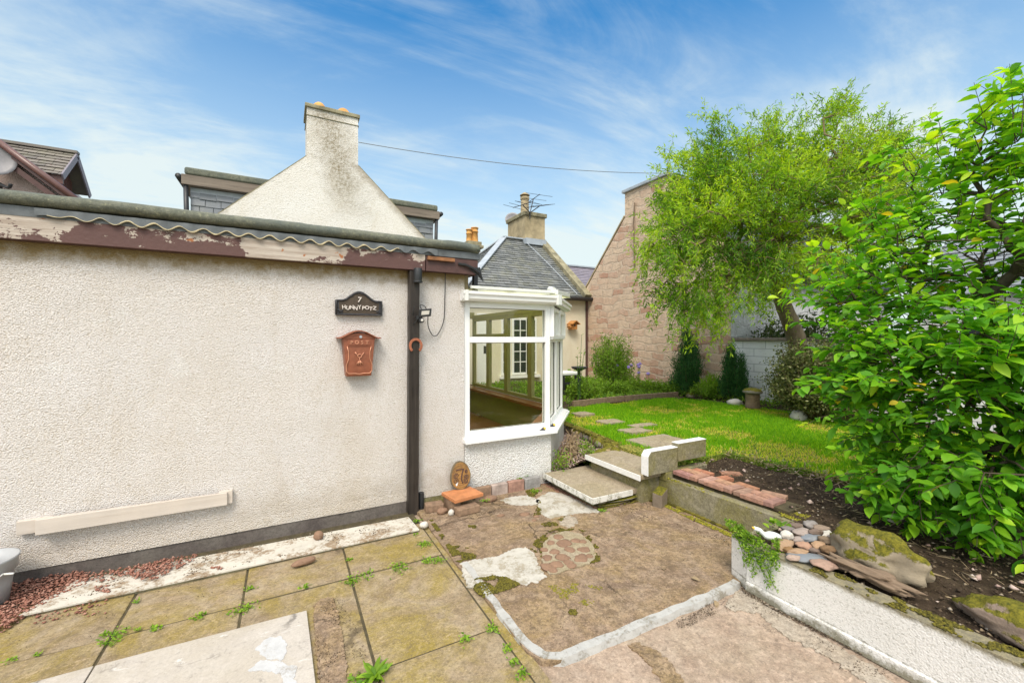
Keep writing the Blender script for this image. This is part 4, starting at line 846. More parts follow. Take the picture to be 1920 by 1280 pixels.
# log slice with number 7
lg = thing('log_slice', 'upright log slice burnt with a curly figure 7, leaning on the white wall', 'log slice', (1.43, 3.65, .155)); lg.rotation_euler = (R_(-7), 0, 0)
lw = B('sliced_log_face'); r_ = lw.noise(2, 3); xx, yy, z3 = lw.sep(); rad = lw.math('SQRT', lw.math('ADD', lw.math('MULTIPLY', xx, xx), lw.math('POWER', lw.math('SUBTRACT', z3, .12), 2)))
ringn = lw.math('SINE', lw.math('ADD', lw.math('MULTIPLY', rad, 330), lw.math('MULTIPLY', lw.noise(9, 3), 14)))
M['logface'] = lw.fin(lw.mix(lw.ramp(lw.noise(11, 5, .7), [(.38, 0), (.7, 1)]), lw.mix(lw.ramp(ringn, [(0, 0), (1, 1)]), (.40, .215, .06), (.31, .155, .04)), (.13, .07, .03)), .6, lw.bump(ringn, .3, .004))
pts = []
for i in range(40):
    a = 2*math.pi*i/40; rx, rz = .098, .128; n = 1+.06*noise.noise(Vector((math.cos(a)*1.6, math.sin(a)*1.6, 5))); pts.append((rx*math.cos(a)*n*(1-.10*math.sin(a)), .125+rz*math.sin(a)*n))
T0 = Vector((1.43, 3.65, .155))
m = MB(); m.prism([(T0.x+x, T0.y, T0.z+z) for x, z in pts], (0, .028, 0)); m.build('bark_rim', 'bark', lg)
m = MB(); m.prism([(T0.x+x*.93, T0.y-.003, T0.z+.009+z*.93) for x, z in pts], (0, .02, 0)); m.build('cut_face', 'logface', lg)
m = MB()
m.tube([(T0.x-.045, T0.y-.004, T0.z+.175), (T0.x-.02, T0.y-.004, T0.z+.183), (T0.x+.03, T0.y-.004, T0.z+.180)], .0055, 6); m.tube(smoothpath([(T0.x+.03, T0.y-.004, T0.z+.180), (T0.x+.015, T0.y-.004, T0.z+.15), (T0.x+.005, T0.y-.004, T0.z+.10), (T0.x+.015, T0.y-.004, T0.z+.055)], 5), .006, 6)
def curl(cx, cz, r, s, st):
    return [(T0.x+cx+s*r*(1-k/26)*math.cos(st+k*.5), T0.y-.004, T0.z+cz+r*(1-k/26)*math.sin(st+k*.5)) for k in range(22)]
for a in (curl(-.048, .125, .026, 1, 0), curl(-.052, .085, .028, -1, 1), curl(.055, .105, .022, -1, 0), curl(.05, .07, .024, 1, 2), curl(.055, .155, .016, 1, 1)): m.tube(a, .0032, 5)
m.build('burnt_figure', 'browndark', lg, smooth=True)
m = MB(); l = lump((T0.x-.045, T0.y-.004, T0.z+.05), (.009, .003, .014), 3, .3, 1); m.add(l.v, l.f); l = lump((T0.x-.036, T0.y-.004, T0.z+.065), (.006, .003, .010), 4, .3, 1); m.add(l.v, l.f); m.build('pale_mark', 'white_paint', lg)

# bucket
bk = thing('bucket', 'grey plastic bucket with white handle at the left edge by the wall', 'bucket', (-1.52, 3.52, .02))
m = MB(); prof = [(.105, 0), (.12, .13), (.128, .20), (.142, .205), (.142, .255), (.148, .262), (.150, .275), (.140, .275), (.122, .20), (.098, .01)]
m.lathe((-1.52, 3.52, .02), prof, 36); m.build('pail', 'greyp', bk, smooth=True)
m = MB(); m.tube([(-1.40, 3.44, .225), (-1.37, 3.425, .228), (-1.35, 3.42, .226)], .006, 8); m.tube([(-1.52+.15*math.cos(a), 3.52+.16*math.sin(a), .24-.10*abs(math.sin((a+.5)))) for a in [-.6-i*.25 for i in range(10)]], .004, 6); m.build('handle', 'pvc_dirty', bk, smooth=True)
# red gravel
def rg(poly, n, zz, lay=1):
    P = [PZ(x, y, zz) for x, y in poly]; X, Y = scatter([(p.x, p.y) for p in P], n); return np.stack([X, Y, zz+.004+rng.uniform(0, .012*lay, len(X))], 1)
A = [rg([(-60, 1190), (-60, 1120), (60, 1085), (145, 1075), (170, 1080), (150, 1105), (60, 1150), (30, 1170), (0, 1190)], 2000, .02, 2.2), rg([(150, 1076), (200, 1072), (300, 1052), (330, 1045), (375, 1040), (372, 1052), (330, 1068), (290, 1088), (262, 1086), (240, 1080), (150, 1100)], 330, .046, 1.0), rg([(230, 1075), (330, 1045), (320, 1068), (290, 1090), (265, 1088)], 200, .05, 1.4), rg([(180, 1100), (205, 1098), (205, 1112), (182, 1112)], 30, .044, .5), rg([(395, 1064), (415, 1062), (412, 1070), (395, 1071)], 14, .044, .4), rg([(60, 1150), (200, 1120), (200, 1150), (60, 1175)], 60, .02, .4)]
A = np.concatenate(A); o = chips('red_gravel', A, rng.uniform(.005, .013, len(A)), 'redgravel', .6); tag(o, 'red gravel chips heaped beside the bucket', kind='stuff')
# crumbs and dead leaves on strip, board, paving
def crumbs(name, poly, n, zz, r=(.0015, .005), mat='debris', thr=-1, sc=8):
    P = [PZ(x, y, zz) for x, y in poly]; X, Y = scatter([(p.x, p.y) for p in P], n); k = np.array([noise.noise(Vector((x*sc, y*sc, 1.3))) > thr for x, y in zip(X, Y)]); X, Y = X[k], Y[k]
    o = chips(name, np.stack([X, Y, np.full(len(X), zz)], 1), rng.uniform(*r, len(X)), mat, .5); tag(o, None, kind='stuff'); return o
crumbs('leaf_litter', [(60, 1100), (760, 965), (780, 985), (450, 1060), (120, 1125)], 1500, .045, (.002, .007), thr=.12, sc=6)
crumbs('leaf_litter', [(590, 1145), (640, 1110), (700, 1250), (600, 1282)], 900, .026, (.0015, .004), thr=0)
crumbs('leaf_litter', [(860, 1000), (1380, 1010), (1370, 1090), (1000, 1240)], 260, SZ+.001, (.0015, .005))
crumbs('leaf_litter', [(1290, 1110), (1380, 1100), (1620, 1230), (1750, 1280), (1560, 1260), (1420, 1170), (1330, 1150), (1250, 1185)], 1200, .004, (.0012, .004), thr=.02)
crumbs('leaf_litter', [(1385, 1095), (1400, 1102), (1500, 1155), (1760, 1285), (1735, 1285), (1480, 1158), (1395, 1112)], 1500, .008, (.0015, .006), thr=-.15)
crumbs('leaf_litter', [(1255, 1175), (1330, 1130), (1345, 1148), (1290, 1175)], 500, .004, (.001, .004), thr=-.1)
crumbs('leaf_litter', [(0, 1130), (470, 1080), (470, 1140), (0, 1240)], 160, .021, (.0015, .004))
crumbs('leaf_litter', [(1140, 955), (1210, 935), (1220, 965), (1290, 985), (1380, 1010), (1380, 1040), (1250, 975), (1180, 975)], 700, SZ+.001, (.002, .006), thr=-.1)
crumbs('leaf_litter', [(795, 975), (885, 960), (960, 955), (940, 965), (820, 980)], 500, SZ+.001, (.002, .005), thr=-.05)
crumbs('leaf_litter', [(1012, 905), (1025, 905), (1130, 955), (1100, 950)], 600, SZ+.001, (.003, .008), 'redgravel')
for k, (x, y) in enumerate([(1210, 973), (1296, 1084), (1343, 1128), (1245, 1070), (1300, 978), (1150, 945)]):
    p = PZ(x, y, SZ if k != 2 else 0); o = leaves('dead_leaf', np.array([[0, 0, 0.]]), rng.normal(size=(1, 3))*np.array([1, 1, .3]), .055, .03, 'straw', None, np.array([.4]), 'ovate', .7); o.location = (p.x, p.y, p.z+.008)
    tag(o, ['curled dead leaf on the patio in front of the loose concrete block', 'orange-brown dead leaf on the patio near the planter wall', 'dead leaf lying just below the painted kerb', 'twig-like dead leaf in the middle of the patio', 'small dead leaf at the foot of the retaining wall', 'pale dead leaf by the stones under the step'][k], 'dead leaf', 'dead leaves on the patio')

# ================================================================ CONSERVATORY
cv = thing('conservatory', 'white framed angular bay conservatory with low roof beside the black post', 'conservatory', (2.4, 4.6, 0))
A_, B_, C_, D_ = Vector((1.505, 3.75, 0)), Vector((2.485, 3.75, 0)), Vector((3.28, 4.64, 0)), Vector((3.28, 7.75, 0))
def wallseg(m, P, Q, z0, z1, th, inset=0):
    d = (Q-P).normalized(); nrm = Vector((-d.y, d.x, 0))
    if nrm.dot(Vector((2.2, 6, 0))-P) < 0: nrm = -nrm
    a, b = P+nrm*inset, Q+nrm*inset
    m.prism([(a.x, a.y, z0), (b.x, b.y, z0), (b.x+nrm.x*th, b.y+nrm.y*th, z0), (a.x+nrm.x*th, a.y+nrm.y*th, z0)], (0, 0, z1-z0)); return nrm
m = MB(); wallseg(m, A_, B_, .0, .555, .12); m.build('dwarf_wall', 'render_w', cv)
m = MB(); wallseg(m, B_, C_, .0, .555, .12); wallseg(m, C_, D_, .0, .555, .12); m.build('dwarf_wall', 'render', cv)
# inner lining, floor, sills
m = MB(); wallseg(m, C_, D_, .14, .585, .03, .125); wallseg(m, B_, C_, .14, .585, .03, .125); m.box((1.505, 7.70, .14), (3.15, 7.76, 2.3)); m.box((1.498, 4.0, .14), (1.51, 7.7, 2.1)); m.build('inner_wall', 'olive_w', cv)
m = MB(); m.prism([(1.51, 3.86, .12), (2.43, 3.86, .12), (3.15, 4.70, .12), (3.15, 7.7, .12), (1.51, 7.7, .12)], (0, 0, .02)); m.build('floor', 'floorwood', cv)
m = MB(); wallseg(m, C_-Vector((0, .03, 0)), D_, .585, .625, .20, .06); wallseg(m, B_, C_, .587, .627, .16, .06); wallseg(m, A_, B_, .583, .6, .16, .07); m.build('inner_sill', 'sillwood', cv)
# sill outside: continuous with mitre
def offs(P, Q, o):
    d = (Q-P).normalized(); n = Vector((d.y, -d.x, 0)); return n*o
def sillpoly(o):
    n1 = Vector((0, -1, 0)); d2 = (C_-B_).normalized(); n2 = Vector((d2.y, -d2.x, 0)); bis = (n1+n2); bis = bis*(o/(bis.dot(n1))); n3 = Vector((1, 0, 0)); b3 = n2+n3; b3 = b3*(o/b3.dot(n2))
    return [A_+n1*o+Vector((-.02, 0, 0)), B_+bis, C_+b3, D_+n3*o]
for (o, za, zb) in ((.075, .555, .580), (.055, .580, .595)):
    op = sillpoly(o); ip = sillpoly(-.02); m = MB()
    for i in range(3): m.prism([(p.x, p.y, za) for p in (op[i], op[i+1], ip[i+1], ip[i])], (0, 0, zb-za))
    m.build('window_sill', 'pvc', cv)
def frame(P, Q, z0, z1, vs, hs, w=.062, dep=.07, inset=.015, mat='pvc', name='window_frame', bars=None, sash=None):
    """vs: fractions of mullions, hs: heights of transoms; returns frame object with panes under it"""
    d = (Q-P).normalized(); L = (Q-P).length; n = Vector((d.y, -d.x, 0)); c = -n*(inset+dep/2)
    pt = lambda u, z: P+d*u+c+Vector((0, 0, z))
    m = MB(); us = [w/2]+[f*L for f in vs]+[L-w/2]; zs = [z0+w/2]+hs+[z1-w/2]
    for u in us: m.bar(pt(u, z0), pt(u, z1), dep, w, up=d)
    for z in zs:
        for a, b in zip(us[:-1], us[1:]): m.bar(pt(a+w/2, z), pt(b-w/2, z), dep-.004, w)
    fr = m.build(name, mat, cv, bevel=.004)
    for a, b in zip(us[:-1], us[1:]):
        for z_, z2 in zip(zs[:-1], zs[1:]):
            g = MB(); e = w/2+.001; q = [pt(a+e, z_+e), pt(b-e, z_+e), pt(b-e, z2-e), pt(a+e, z2-e)]; g.add([tuple(p) for p in q], [(0, 1, 2, 3)]); g.build('pane', 'glass', fr)
            if sash is None or sash(a, z_):   # dark gasket line
                g = MB(); k = [p-n*0 for p in q]
                for p_, r_2 in zip(k, k[1:]+k[:1]): g.bar(p_+n*.004, r_2+n*.004, .006, .006)
                g.build('gasket', 'blackp', fr)
    return fr
frame(A_+Vector((0, 0, 0)), B_, .595, 1.905, [], [1.535], w=.058)
frame(B_, C_, .595, 1.905, [.5], [1.535], w=.06)
# opening casements standing proud on the facet
d2 = (C_-B_).normalized(); n2 = Vector((d2.y, -d2.x, 0)); L2 = (C_-B_).length
m = MB()
for u0, u1 in ((.05, L2/2-.008), (L2/2+.008, L2-.05)):
    for a, b in (((u0, 1.565), (u1, 1.565)), ((u0, 1.875), (u1, 1.875)), ((u0, 1.565), (u0, 1.875)), ((u1, 1.565), (u1, 1.875))):
        m.bar(B_+d2*a[0]+n2*.002+Vector((0, 0, a[1])), B_+d2*b[0]+n2*.002+Vector((0, 0, b[1])), .035 if a[1] == b[1] else .052, .052 if a[1] == b[1] else .035, up=(0, 0, 1) if a[1] == b[1] else tuple(d2))
m.build('casement', 'pvc', cv, bevel=.003)
m = MB(); m.bar(B_+n2*.02+d2*.15+Vector((0, 0, 1.893)), B_+n2*.02+d2*.6+Vector((0, 0, 1.893)), .015, .014); m.build('vent_strip', 'blackp', cv)
# far side frames, olive
side = [4.64, 5.42, 6.19, 6.90, 7.60]
for a, b in zip(side[:-1], side[1:]): frame(Vector((3.28, a, 0)), Vector((3.28, b, 0)), .63, 1.93, [], [1.60] if a > 6 else [], w=.058, dep=.06, mat='olive', sash=lambda a, z: False)
# back wall glazing beam
m = MB(); m.box((1.51, 7.60, 1.93), (3.25, 7.70, 2.05))
for y in (5.0, 6.0, 7.0): m.box((1.51, y, 1.98+.09*(y-3.75)-.08), (3.2, y+.05, 1.98+.09*(y-3.75)-.02))
m.box((3.20, 4.7, 1.93), (3.30, 7.7, 1.99)); m.box((1.51, 3.83, 1.86), (2.45, 3.90, 1.97)); m.build('inner_beam', 'olive', cv)
# roof
rz = lambda y: 2.005+.085*(y-3.75)
m = MB(); rp = [(1.50, 3.68), (2.52, 3.68), (3.38, 4.62), (3.38, 7.95), (1.50, 7.95)]
m.add([(x, y, rz(y)+.01) for x, y in rp], [(0, 1, 2, 3, 4)]); m.build('roof_sheet', 'poly', cv)
# ridge caps on the roof seen end on
m = MB()
for x in (1.62, 2.05): m.bar((x, 3.70, rz(3.7)+.035), (x, 7.9, rz(7.9)+.035), .05, .03)
m.bar((2.50, 3.72, rz(3.72)+.03), (2.50, 7.9, rz(7.9)+.05), .06, .05); m.bar((2.52, 3.70, rz(3.7)+.035), (3.36, 4.64, rz(4.64)+.045), .04, .05); m.build('roof_bars', 'pvc_dirty', cv, bevel=.004)
m = MB(); m.tube([(2.50, 3.72, 2.06), (2.50, 3.80, 2.075)], .03, 12); m.box((1.55, 3.70, 2.025), (2.5, 3.73, 2.05)); m.build('end_cap', 'pvc_dirty', cv)
# gutter: ogee profile along A-B-C
gp0 = sillpoly(.005); prf = [(.0, 1.905), (.05, 1.905), (.078, 1.925), (.082, 1.955), (.098, 1.968), (.100, 1.995), (.088, 1.995), (.085, 1.975), (.0, 1.975)]
pts = [sillpoly(o)[:3] for o, z in prf]; m = MB(); vs = []
for st in range(3):
    for k, (o, z) in enumerate(prf): p = pts[k][st]; ex_ = (d2*.06 if st == 2 else Vector((0, 0, 0))); vs.append((p.x+ex_.x-(.03 if st == 0 else 0), p.y+ex_.y, z))
n = len(prf); m.add(vs, [(i*n+k, (i+1)*n+k, (i+1)*n+(k+1) % n, i*n+(k+1) % n) for i in range(2) for k in range(n)]+[tuple(range(n)), tuple(2*n+k for k in range(n-1, -1, -1))]); m.build('gutter', 'pvc', cv)
m = MB(); q = pts[4][1]; m.box((1.465, 3.64, 1.90), (1.50, 3.75, 2.0)); m.bar(q+Vector((-.03, 0, 1.95)), q+Vector((.03, .02, 1.95)), .03, .105); m.build('gutter_joint', 'pvc_dirty', cv, bevel=.003)
for k, (px, py) in enumerate([(1017, 806), (1035, 799)]):
    p = PZ(px, py, .595); t = thing('solar_light', ['black and yellow wedge shaped corner light on the white sill, nearer of the two', 'black and yellow wedge shaped corner light further along the angled sill'][k], 'corner light', tuple(p), 0, 'lights on the window sill')
    m = MB(); m.add([(p.x-.05, p.y-.005, p.z+.001), (p.x+.02, p.y-.03, p.z+.001), (p.x+.035, p.y+.02, p.z+.001), (p.x-.01, p.y+.025, p.z+.001), (p.x+.01, p.y-.018, p.z+.03), (p.x+.02, p.y+.012, p.z+.032)], [(3, 2, 1, 0), (0, 1, 4), (1, 2, 5, 4), (2, 3, 5), (3, 0, 4, 5)]); m.build('base', 'blackp', t, bevel=.002)
    l = lump((p.x+.018, p.y-.012, p.z+.017), (.017, .014, .015), 2, .05, 2); l.build('cap', 'yellow', t, smooth=True)
# side wall of the extension seen above the gutter
m = MB(); m.box((1.498, 3.80, 1.9), (1.56, 3.86, 2.16)); m.build('side_return', 'stackc', ex)

# ================================================================ WHITE GABLE HOUSE
gh = thing('gable_house', 'tall white roughcast gable house with stained chimney behind the flat roof', 'house', (.66, 8, 0))
gy = 8.0
out_ = [(-2.75, 0), (4.07, 0), (4.07, 1.35), (1.155+(4.66-1.35)*1.04*0+.0, 4.66)]
gv = [(-1.88, 0), (3.20, 0), (3.20, 2.70), (1.15, 4.66), (.32, 4.66), (-1.88, 2.61)]
m = MB(); m.prism([(x, gy, z) for x, z in gv], (0, .35, 0)); m.build('gable_wall', 'gable', gh)
m = MB(); m.box((.32, gy-.0005, 4.655), (1.15, gy+.62, 5.50)); m.build('chimney_stack', 'gable', gh)
st_ = [c for c in gh.children if c.name.startswith('chimney_stack')][0]
m = MB(); m.box((.29, gy-.03, 5.50), (1.18, gy+.65, 5.565)); m.box((.305, gy-.012, 5.36), (1.165, gy+.63, 5.375)); m.build('coping', 'stonecap', st_, bevel=.012)
for x in (.53, .93): l = lump((x, gy+.25, 5.565), (.14, .14, .18), int(x*10), .06, 3, .3); l.build('chimney_pot', 'sandpot', st_, smooth=True)
m = MB()      # roof slopes behind the gable
for s, xa, xb in ((-1, .32, -1.88), (1, 1.15, 3.20)): m.prism([(xa, gy+.35, 4.60), (xb, gy+.35, 2.60), (xb, gy+1.9, 2.60), (xa, gy+1.9, 4.60)], (0, 0, -.08))
m.prism([(.32, gy+.36, 4.60), (1.15, gy+.36, 4.60), (1.15, gy+1.9, 4.60), (.32, gy+1.9, 4.60)], (0, 0, -.08)); m.build('roof', 'slate_b', gh); m = MB(); m.box((-1.8, gy+.35, 0), (3.1, gy+1.9, 2.55)); m.build('side_wall', 'gable', gh)
for P, Q in (((.32, 4.66), (-1.88, 2.61)), ((1.15, 4.66), (3.20, 2.70))): m = MB(); m.bar((P[0], gy+.18, P[1]), (Q[0], gy+.18, Q[1]), .345, .035); m.build('verge_skew', 'stonecap', gh)
for s in (-1, 1):       # box dormers with slated cheeks
    cxm = .68; X1 = cxm+s*2.06; X0 = cxm+s*.9; xa, xb = sorted((X0, X1)); Y0 = 8.62
    m = MB(); m.box((xa, Y0+.02, 2.9), (xb, Y0+1.4, 4.12)); db = m.build('dormer', 'slate_b', gh)
    qa, qb = ((X1, Y0, 3.0), (X0, Y0, 3.0))
    if s > 0: qa, qb = qb, qa
    s_ = slates(qa, qb, (qb[0], Y0, 4.0), (qa[0], Y0, 4.0), .22, .125, .012, 5+s); 
    s_.v = [(v[0], 2*Y0-v[1] if v[1] > Y0 else v[1], v[2]) for v in s_.v]; s_.build('slate_cheek', 'slate_b', db)
    m = MB(); m.box((xa, Y0-.012, 3.86), (xb, Y0+.02, 4.03)); m.build('lead_band', 'lead', db)
    m = MB(); e = X1+s*.10; lo, hi = sorted((X0-s*.3, e)); m.box((lo, Y0-.13, 4.04), (hi, Y0+1.5, 4.20)); fb = m.build('dormer_fascia', 'greywood', db)
    m = MB(); lo, hi = sorted((X0-s*.3, X1+s*.06)); m.box((lo, Y0-.15, 4.20), (hi, Y0+1.5, 4.32)); m.build('dormer_roof', 'felt', db, bevel=.03)
    m = MB(); m.tube([(X1+s*.14, Y0-.12, 4.16), (X1+s*.14, Y0+1.4, 4.16)], .045, 10); m.tube([(X1+s*.05, Y0-.08, 4.10), (X1+s*.03, Y0-.06, 3.0)], .035, 10); m.build('gutter', 'blackp', db, smooth=True)
# telephone wire
m = MB(); a = PY(672, 267, 7.95); b = PX(1240, 325, 7.98); pts = []
for i in range(41): t = i/40; p = a.lerp(b, t); p.z -= .35*4*t*(1-t)*.38; pts.append(p)
m.tube(pts, .007, 5, t=.5); tag(m.build('overhead_wire', 'wire', origin=tuple(a)), 'thin overhead wire strung from the white chimney to the stone gable', 'wire')

# ================================================================ PINK HOUSE FAR LEFT
ph = thing('pink_house', 'pink roughcast house with brown slated dormer at the far left', 'house', (-5, 12.6, 0))
m = MB(); m.prism([(-12, 12.6, 0), (-3.0, 12.6, 0), (-3.0, 12.6, 3.65), (-6.6, 12.6, 6.75), (-12, 12.6, 3.0)], (0, .3, 0)); m.build('gable_wall', 'render_pink', ph)
m = MB(); m.prism([(-6.6, 12.9, 6.75), (-3.0, 12.9, 3.65), (-3.0, 20, 3.65), (-6.6, 20, 6.75)], (0, 0, -.1)); m.build('roof', 'slate_br', ph)
vd = Vector((1.10, 0, -.94)).normalized(); v0 = PY(-40, 243, 12.5); v1 = v0+vd*2.6
m = MB(); m.bar(v0+Vector((0, 0, -.0)), v1, .26, .15); m.build('verge_board', 'brownp', ph); m = MB(); m.tube([v0+Vector((0, -.17, .05)), v1+Vector((0, -.17, .05))], .065, 10); m.build('verge_pipe', 'brownp', ph, smooth=True)
m = MB(); m.bar(v0+Vector((-.06, -.03, -.19)), v1+Vector((-.06, -.03, -.19)), .2, .10); m.build('lower_board', 'browndark', ph)
# dormer facing +X
dz0, dza = 5.28, 5.99; ya, ym, yb = 13.24, 13.9, 14.56; xf = -4.42
m = MB(); m.prism([(xf-.30, ya+.12, 4.3), (xf-.30, yb-.12, 4.3), (xf-.30, yb-.12, dz0+.05), (xf-.30, ym, dza-.1), (xf-.30, ya+.12, dz0+.05)], (-2.6, 0, 0)); dd = m.build('dormer', 'brownp', ph)
m = MB()   # diagonal boarding on the cheek and front
for k in range(14): x = xf-.33-k*.06; m.bar((x, ya+.10, 4.3), (x-.25, ya+.10, dz0-.02), .02, .05, up=(1, 0, 0))
m.build('cheek_boards', 'slate_p', dd)
m = MB(); 
for k in range(9): y = ya+.2+k*.12; m.bar((xf-.28, y, 4.3), (xf-.28, y, dz0+.1+.4*(1-abs(y-ym)/.66)), .02, .10, up=(0, 1, 0))
m.build('front_boards', 'brownp', dd)
slates((xf-3.2, ya-.08, dz0-.06), (xf, ya-.08, dz0-.06), (xf, ym, dza), (xf-3.2, ym, dza), .26, .13, .014, 3).build('slate_roof', 'slate_br', dd)
m = MB(); m.prism([(xf-3.2, ym, dza-.03), (xf, ym, dza-.03), (xf, yb+.08, dz0-.09), (xf-3.2, yb+.08, dz0-.09)], (0, 0, .05)); m.bar((xf-3.2, ym, dza+.02), (xf+.02, ym, dza+.02), .16, .06); m.build('ridge', 'slate_br', dd)
m = MB(); m.bar((xf, ya-.10, dz0-.10), (xf, ym, dza-.06), .03, .14); m.bar((xf, yb+.10, dz0-.10), (xf, ym, dza-.06), .03, .14); m.build('barge_board', 'slate_p', dd)
m = MB(); m.box((xf-1.9, ya-.03, dz0-.24), (xf-.02, ya+.0, dz0-.05)); m.build('side_fascia', 'brownp', dd)
# dish on the pink house
ds = thing('satellite_dish', 'grey satellite dish seen partly at the left edge by the pink house', 'satellite dish', tuple(PY(-8, 297, 12.3)))
def dish(parent, c, r, nrm, mat='dishm'):
    nrm = Vector(nrm).normalized(); u = nrm.orthogonal().normalized(); v = nrm.cross(u); m = MB(); vs = []; c = Vector(c)
    for j in range(7):
        rr = r*j/6
        for k in range(28): a = 2*math.pi*k/28; vs.append(c+(u*math.cos(a)+v*math.sin(a))*rr+nrm*(.25*rr*rr/r))
    m.add(vs, [(j*28+k, j*28+(k+1) % 28, j*28+28+(k+1) % 28, j*28+28+k) for j in range(6) for k in range(28)]); o = m.build('reflector', mat, parent, smooth=True); s = o.modifiers.new('s', 'SOLIDIFY'); s.thickness = .012
    return o
pc = PY(-20, 297, 12.3); dish(ds, pc, .36, (.5, -1, .15))
m = MB(); q = PY(0, 345, 12.4); m.tube(smoothpath([pc+Vector((0, .1, -.1)), PY(-20, 330, 12.45), q, PY(16, 352, 12.3), PY(20, 345, 12.25)], 5), .03, 8); m.tube([q, PY(2, 360, 12.6)], .03, 8); m.build('arm', 'blackp', ds, smooth=True)

# ================================================================ HIPPED COTTAGE
hc = thing('hipped_cottage', 'cream cottage with grey hipped slate roof and tan chimney beyond the conservatory', 'cottage', (6, 10.1, 0))
cy0 = 10.1
m = MB(); m.box((4.0, cy0, 0), (7.98, cy0+4.8, 2.75)); m.build('wall', 'render_cream2', hc)
E0, E1, Rg0, Rg1 = (3.85, cy0-.15, 2.70), (7.80, cy0-.15, 2.70), (6.41, 12.5, 4.87), (7.80, 12.5, 4.87)
m = MB(); m.add([E0, E1, Rg1, Rg0, (3.85, 15, 2.70), (7.8, 15, 2.7)], [(0, 1, 2, 3), (0, 3, 4), (3, 2, 5, 4)]); m.v = [(v[0], v[1], v[2]-.03) for v in m.v]; rb = m.build('roof', 'slate', hc)
slates(E0, E1, Rg1, Rg0, .21, .135, .014, 11).build('slate_courses', 'slate', rb)
slates((3.85, 15, 2.7), E0, Rg0, Rg0, .21, .135, .014, 12).build('slate_courses', 'slate', rb)
m = MB(); m.bar(Vector(E0)+Vector((0, 0, .04)), Vector(Rg0)+Vector((0, 0, .05)), .20, .035); m.bar(Vector((3.85, 15, 2.74)), Vector(Rg0)+Vector((0, 0, .05)), .16, .035); m.bar(Vector(Rg0)+Vector((-.05, 0, .05)), (7.2, 12.5, 4.92), .2, .04)
m.build('lead_ridge', 'lead', rb)
m = MB(); p_ = [PY(982, 450, 12.4), PY(1000, 480, 11.9), PY(1048, 528, 10.7), PY(1060, 540, 10.3)]; m.tube([(7.10, 12.35, 4.86), (7.32, 11.3, 3.98), (7.50, 10.4, 3.18), (7.6, 10.05, 2.84)], .011, 5); m.build('roof_cable', 'lead', rb)
m = MB(); m.bar((7.90, cy0-.18, 2.78), (7.90, 12.6, 5.02), .26, .14); m.build('stone_skew', 'stonecap', hc)
m = MB(); m.tube([(3.9, cy0-.22, 2.70), (8.0, cy0-.22, 2.70)], .06, 10); m.build('gutter', 'blackp', hc, smooth=True)
m = MB(); m.box((7.93, cy0-.05, 0), (7.98, cy0, 2.7)); m.build('corner_pipe', 'browndark', hc)
# chimney stack turned a little: two faces seen
m = MB(); ck = Vector((7.55, 12.55, 0)); an = R_(38)
def rotbox(m, c, hx, hy, z0, z1, a):
    co, si = math.cos(a), math.sin(a); q = [(c.x+x*co-y*si, c.y+x*si+y*co, z0) for x, y in ((-hx, -hy), (hx, -hy), (hx, hy), (-hx, hy))]; m.prism(q, (0, 0, z1-z0))
an = 0
ca, cb_ = PY(968, 400, 12.6).x, PY(1016, 400, 12.6).x
ck = Vector((7.55, 13.0, 0)); rotbox(m, ck, .40, .62, 4.3, 5.72, 0); cs_ = m.build('chimney_stack', 'stackc', hc)
m = MB(); rotbox(m, ck, .46, .68, 5.72, 5.86, 0); m.build('coping', 'stonecap', cs_, bevel=.02)
m = MB(); m.lathe((7.36, 12.75, 5.86), [(.17, 0), (.15, .1), (.135, .5), (.16, .52), (.16, .60), (.12, .60)], 16); m.lathe((7.36, 12.75, 6.50), [(.07, 0), (.07, .03), (.18, .03), (.06, .12), (.01, .14)], 16); m.lathe((7.36, 12.75, 6.44), [(.10, 0), (.10, .08)], 8); m.build('chimney_pot', 'stackc', cs_, smooth=False)
m = MB(); m.box((7.10, 12.2, 4.72), (7.9, 12.46, 4.92)); m.build('lead_flashing', 'lead', cs_)
# door and window of the cottage seen through the glass
def cott_window(x0, x1, z0, z1, nx, nz, parent, y=cy0, mat='pvc'):
    m = MB(); m.box((x0-.06, y-.03, z0-.06), (x1+.06, y-.0, z1+.06)); f = m.build('window', mat, parent); m = MB(); m.box((x0, y-.035, z0), (x1, y-.031, z1)); m.build('pane', 'darkglass', f)
    m = MB()
    for i in range(1, nx): x = x0+(x1-x0)*i/nx; m.box((x-.012, y-.05, z0), (x+.012, y-.036, z1))
    for i in range(1, nz): z = z0+(z1-z0)*i/nz; m.box((x0, y-.052, z-.012), (x1, y-.037, z+.012))
    m.build('glazing_bars', mat, f); return f
xa, xb = PY(943, 650, cy0).x, PY(953, 650, cy0).x; cott_window(xa, xb, .62, 2.05, 1, 5, hc)
xa, xb = PY(963, 650, cy0).x, PY(985, 650, cy0).x; cott_window(xa, xb, .62, 2.05, 2, 5, hc)
xa, xb = PY(990, 650, cy0).x, PY(1002, 650, cy0).x; cott_window(xa, xb, .62, 2.05, 1, 5, hc)
m = MB(); xa, xb = PY(936, 650, cy0).x, PY(1010, 650, cy0).x; m.box((xa, cy0-.10, .47), (xb, cy0, .54)); m.build('window_sill', 'pvc', hc)
xa, xb = PY(896, 650, cy0).x, PY(918, 650, cy0).x; m = MB(); m.box((xa-.03, cy0-.03, .3), (xb+.03, cy0, 2.2)); dr = m.build('door', 'pvc', hc); m = MB(); m.box((xa+.15, cy0-.035, 1.15), (xa+.22, cy0-.03, 1.35)); m.build('door_plate', 'darkglass', dr)
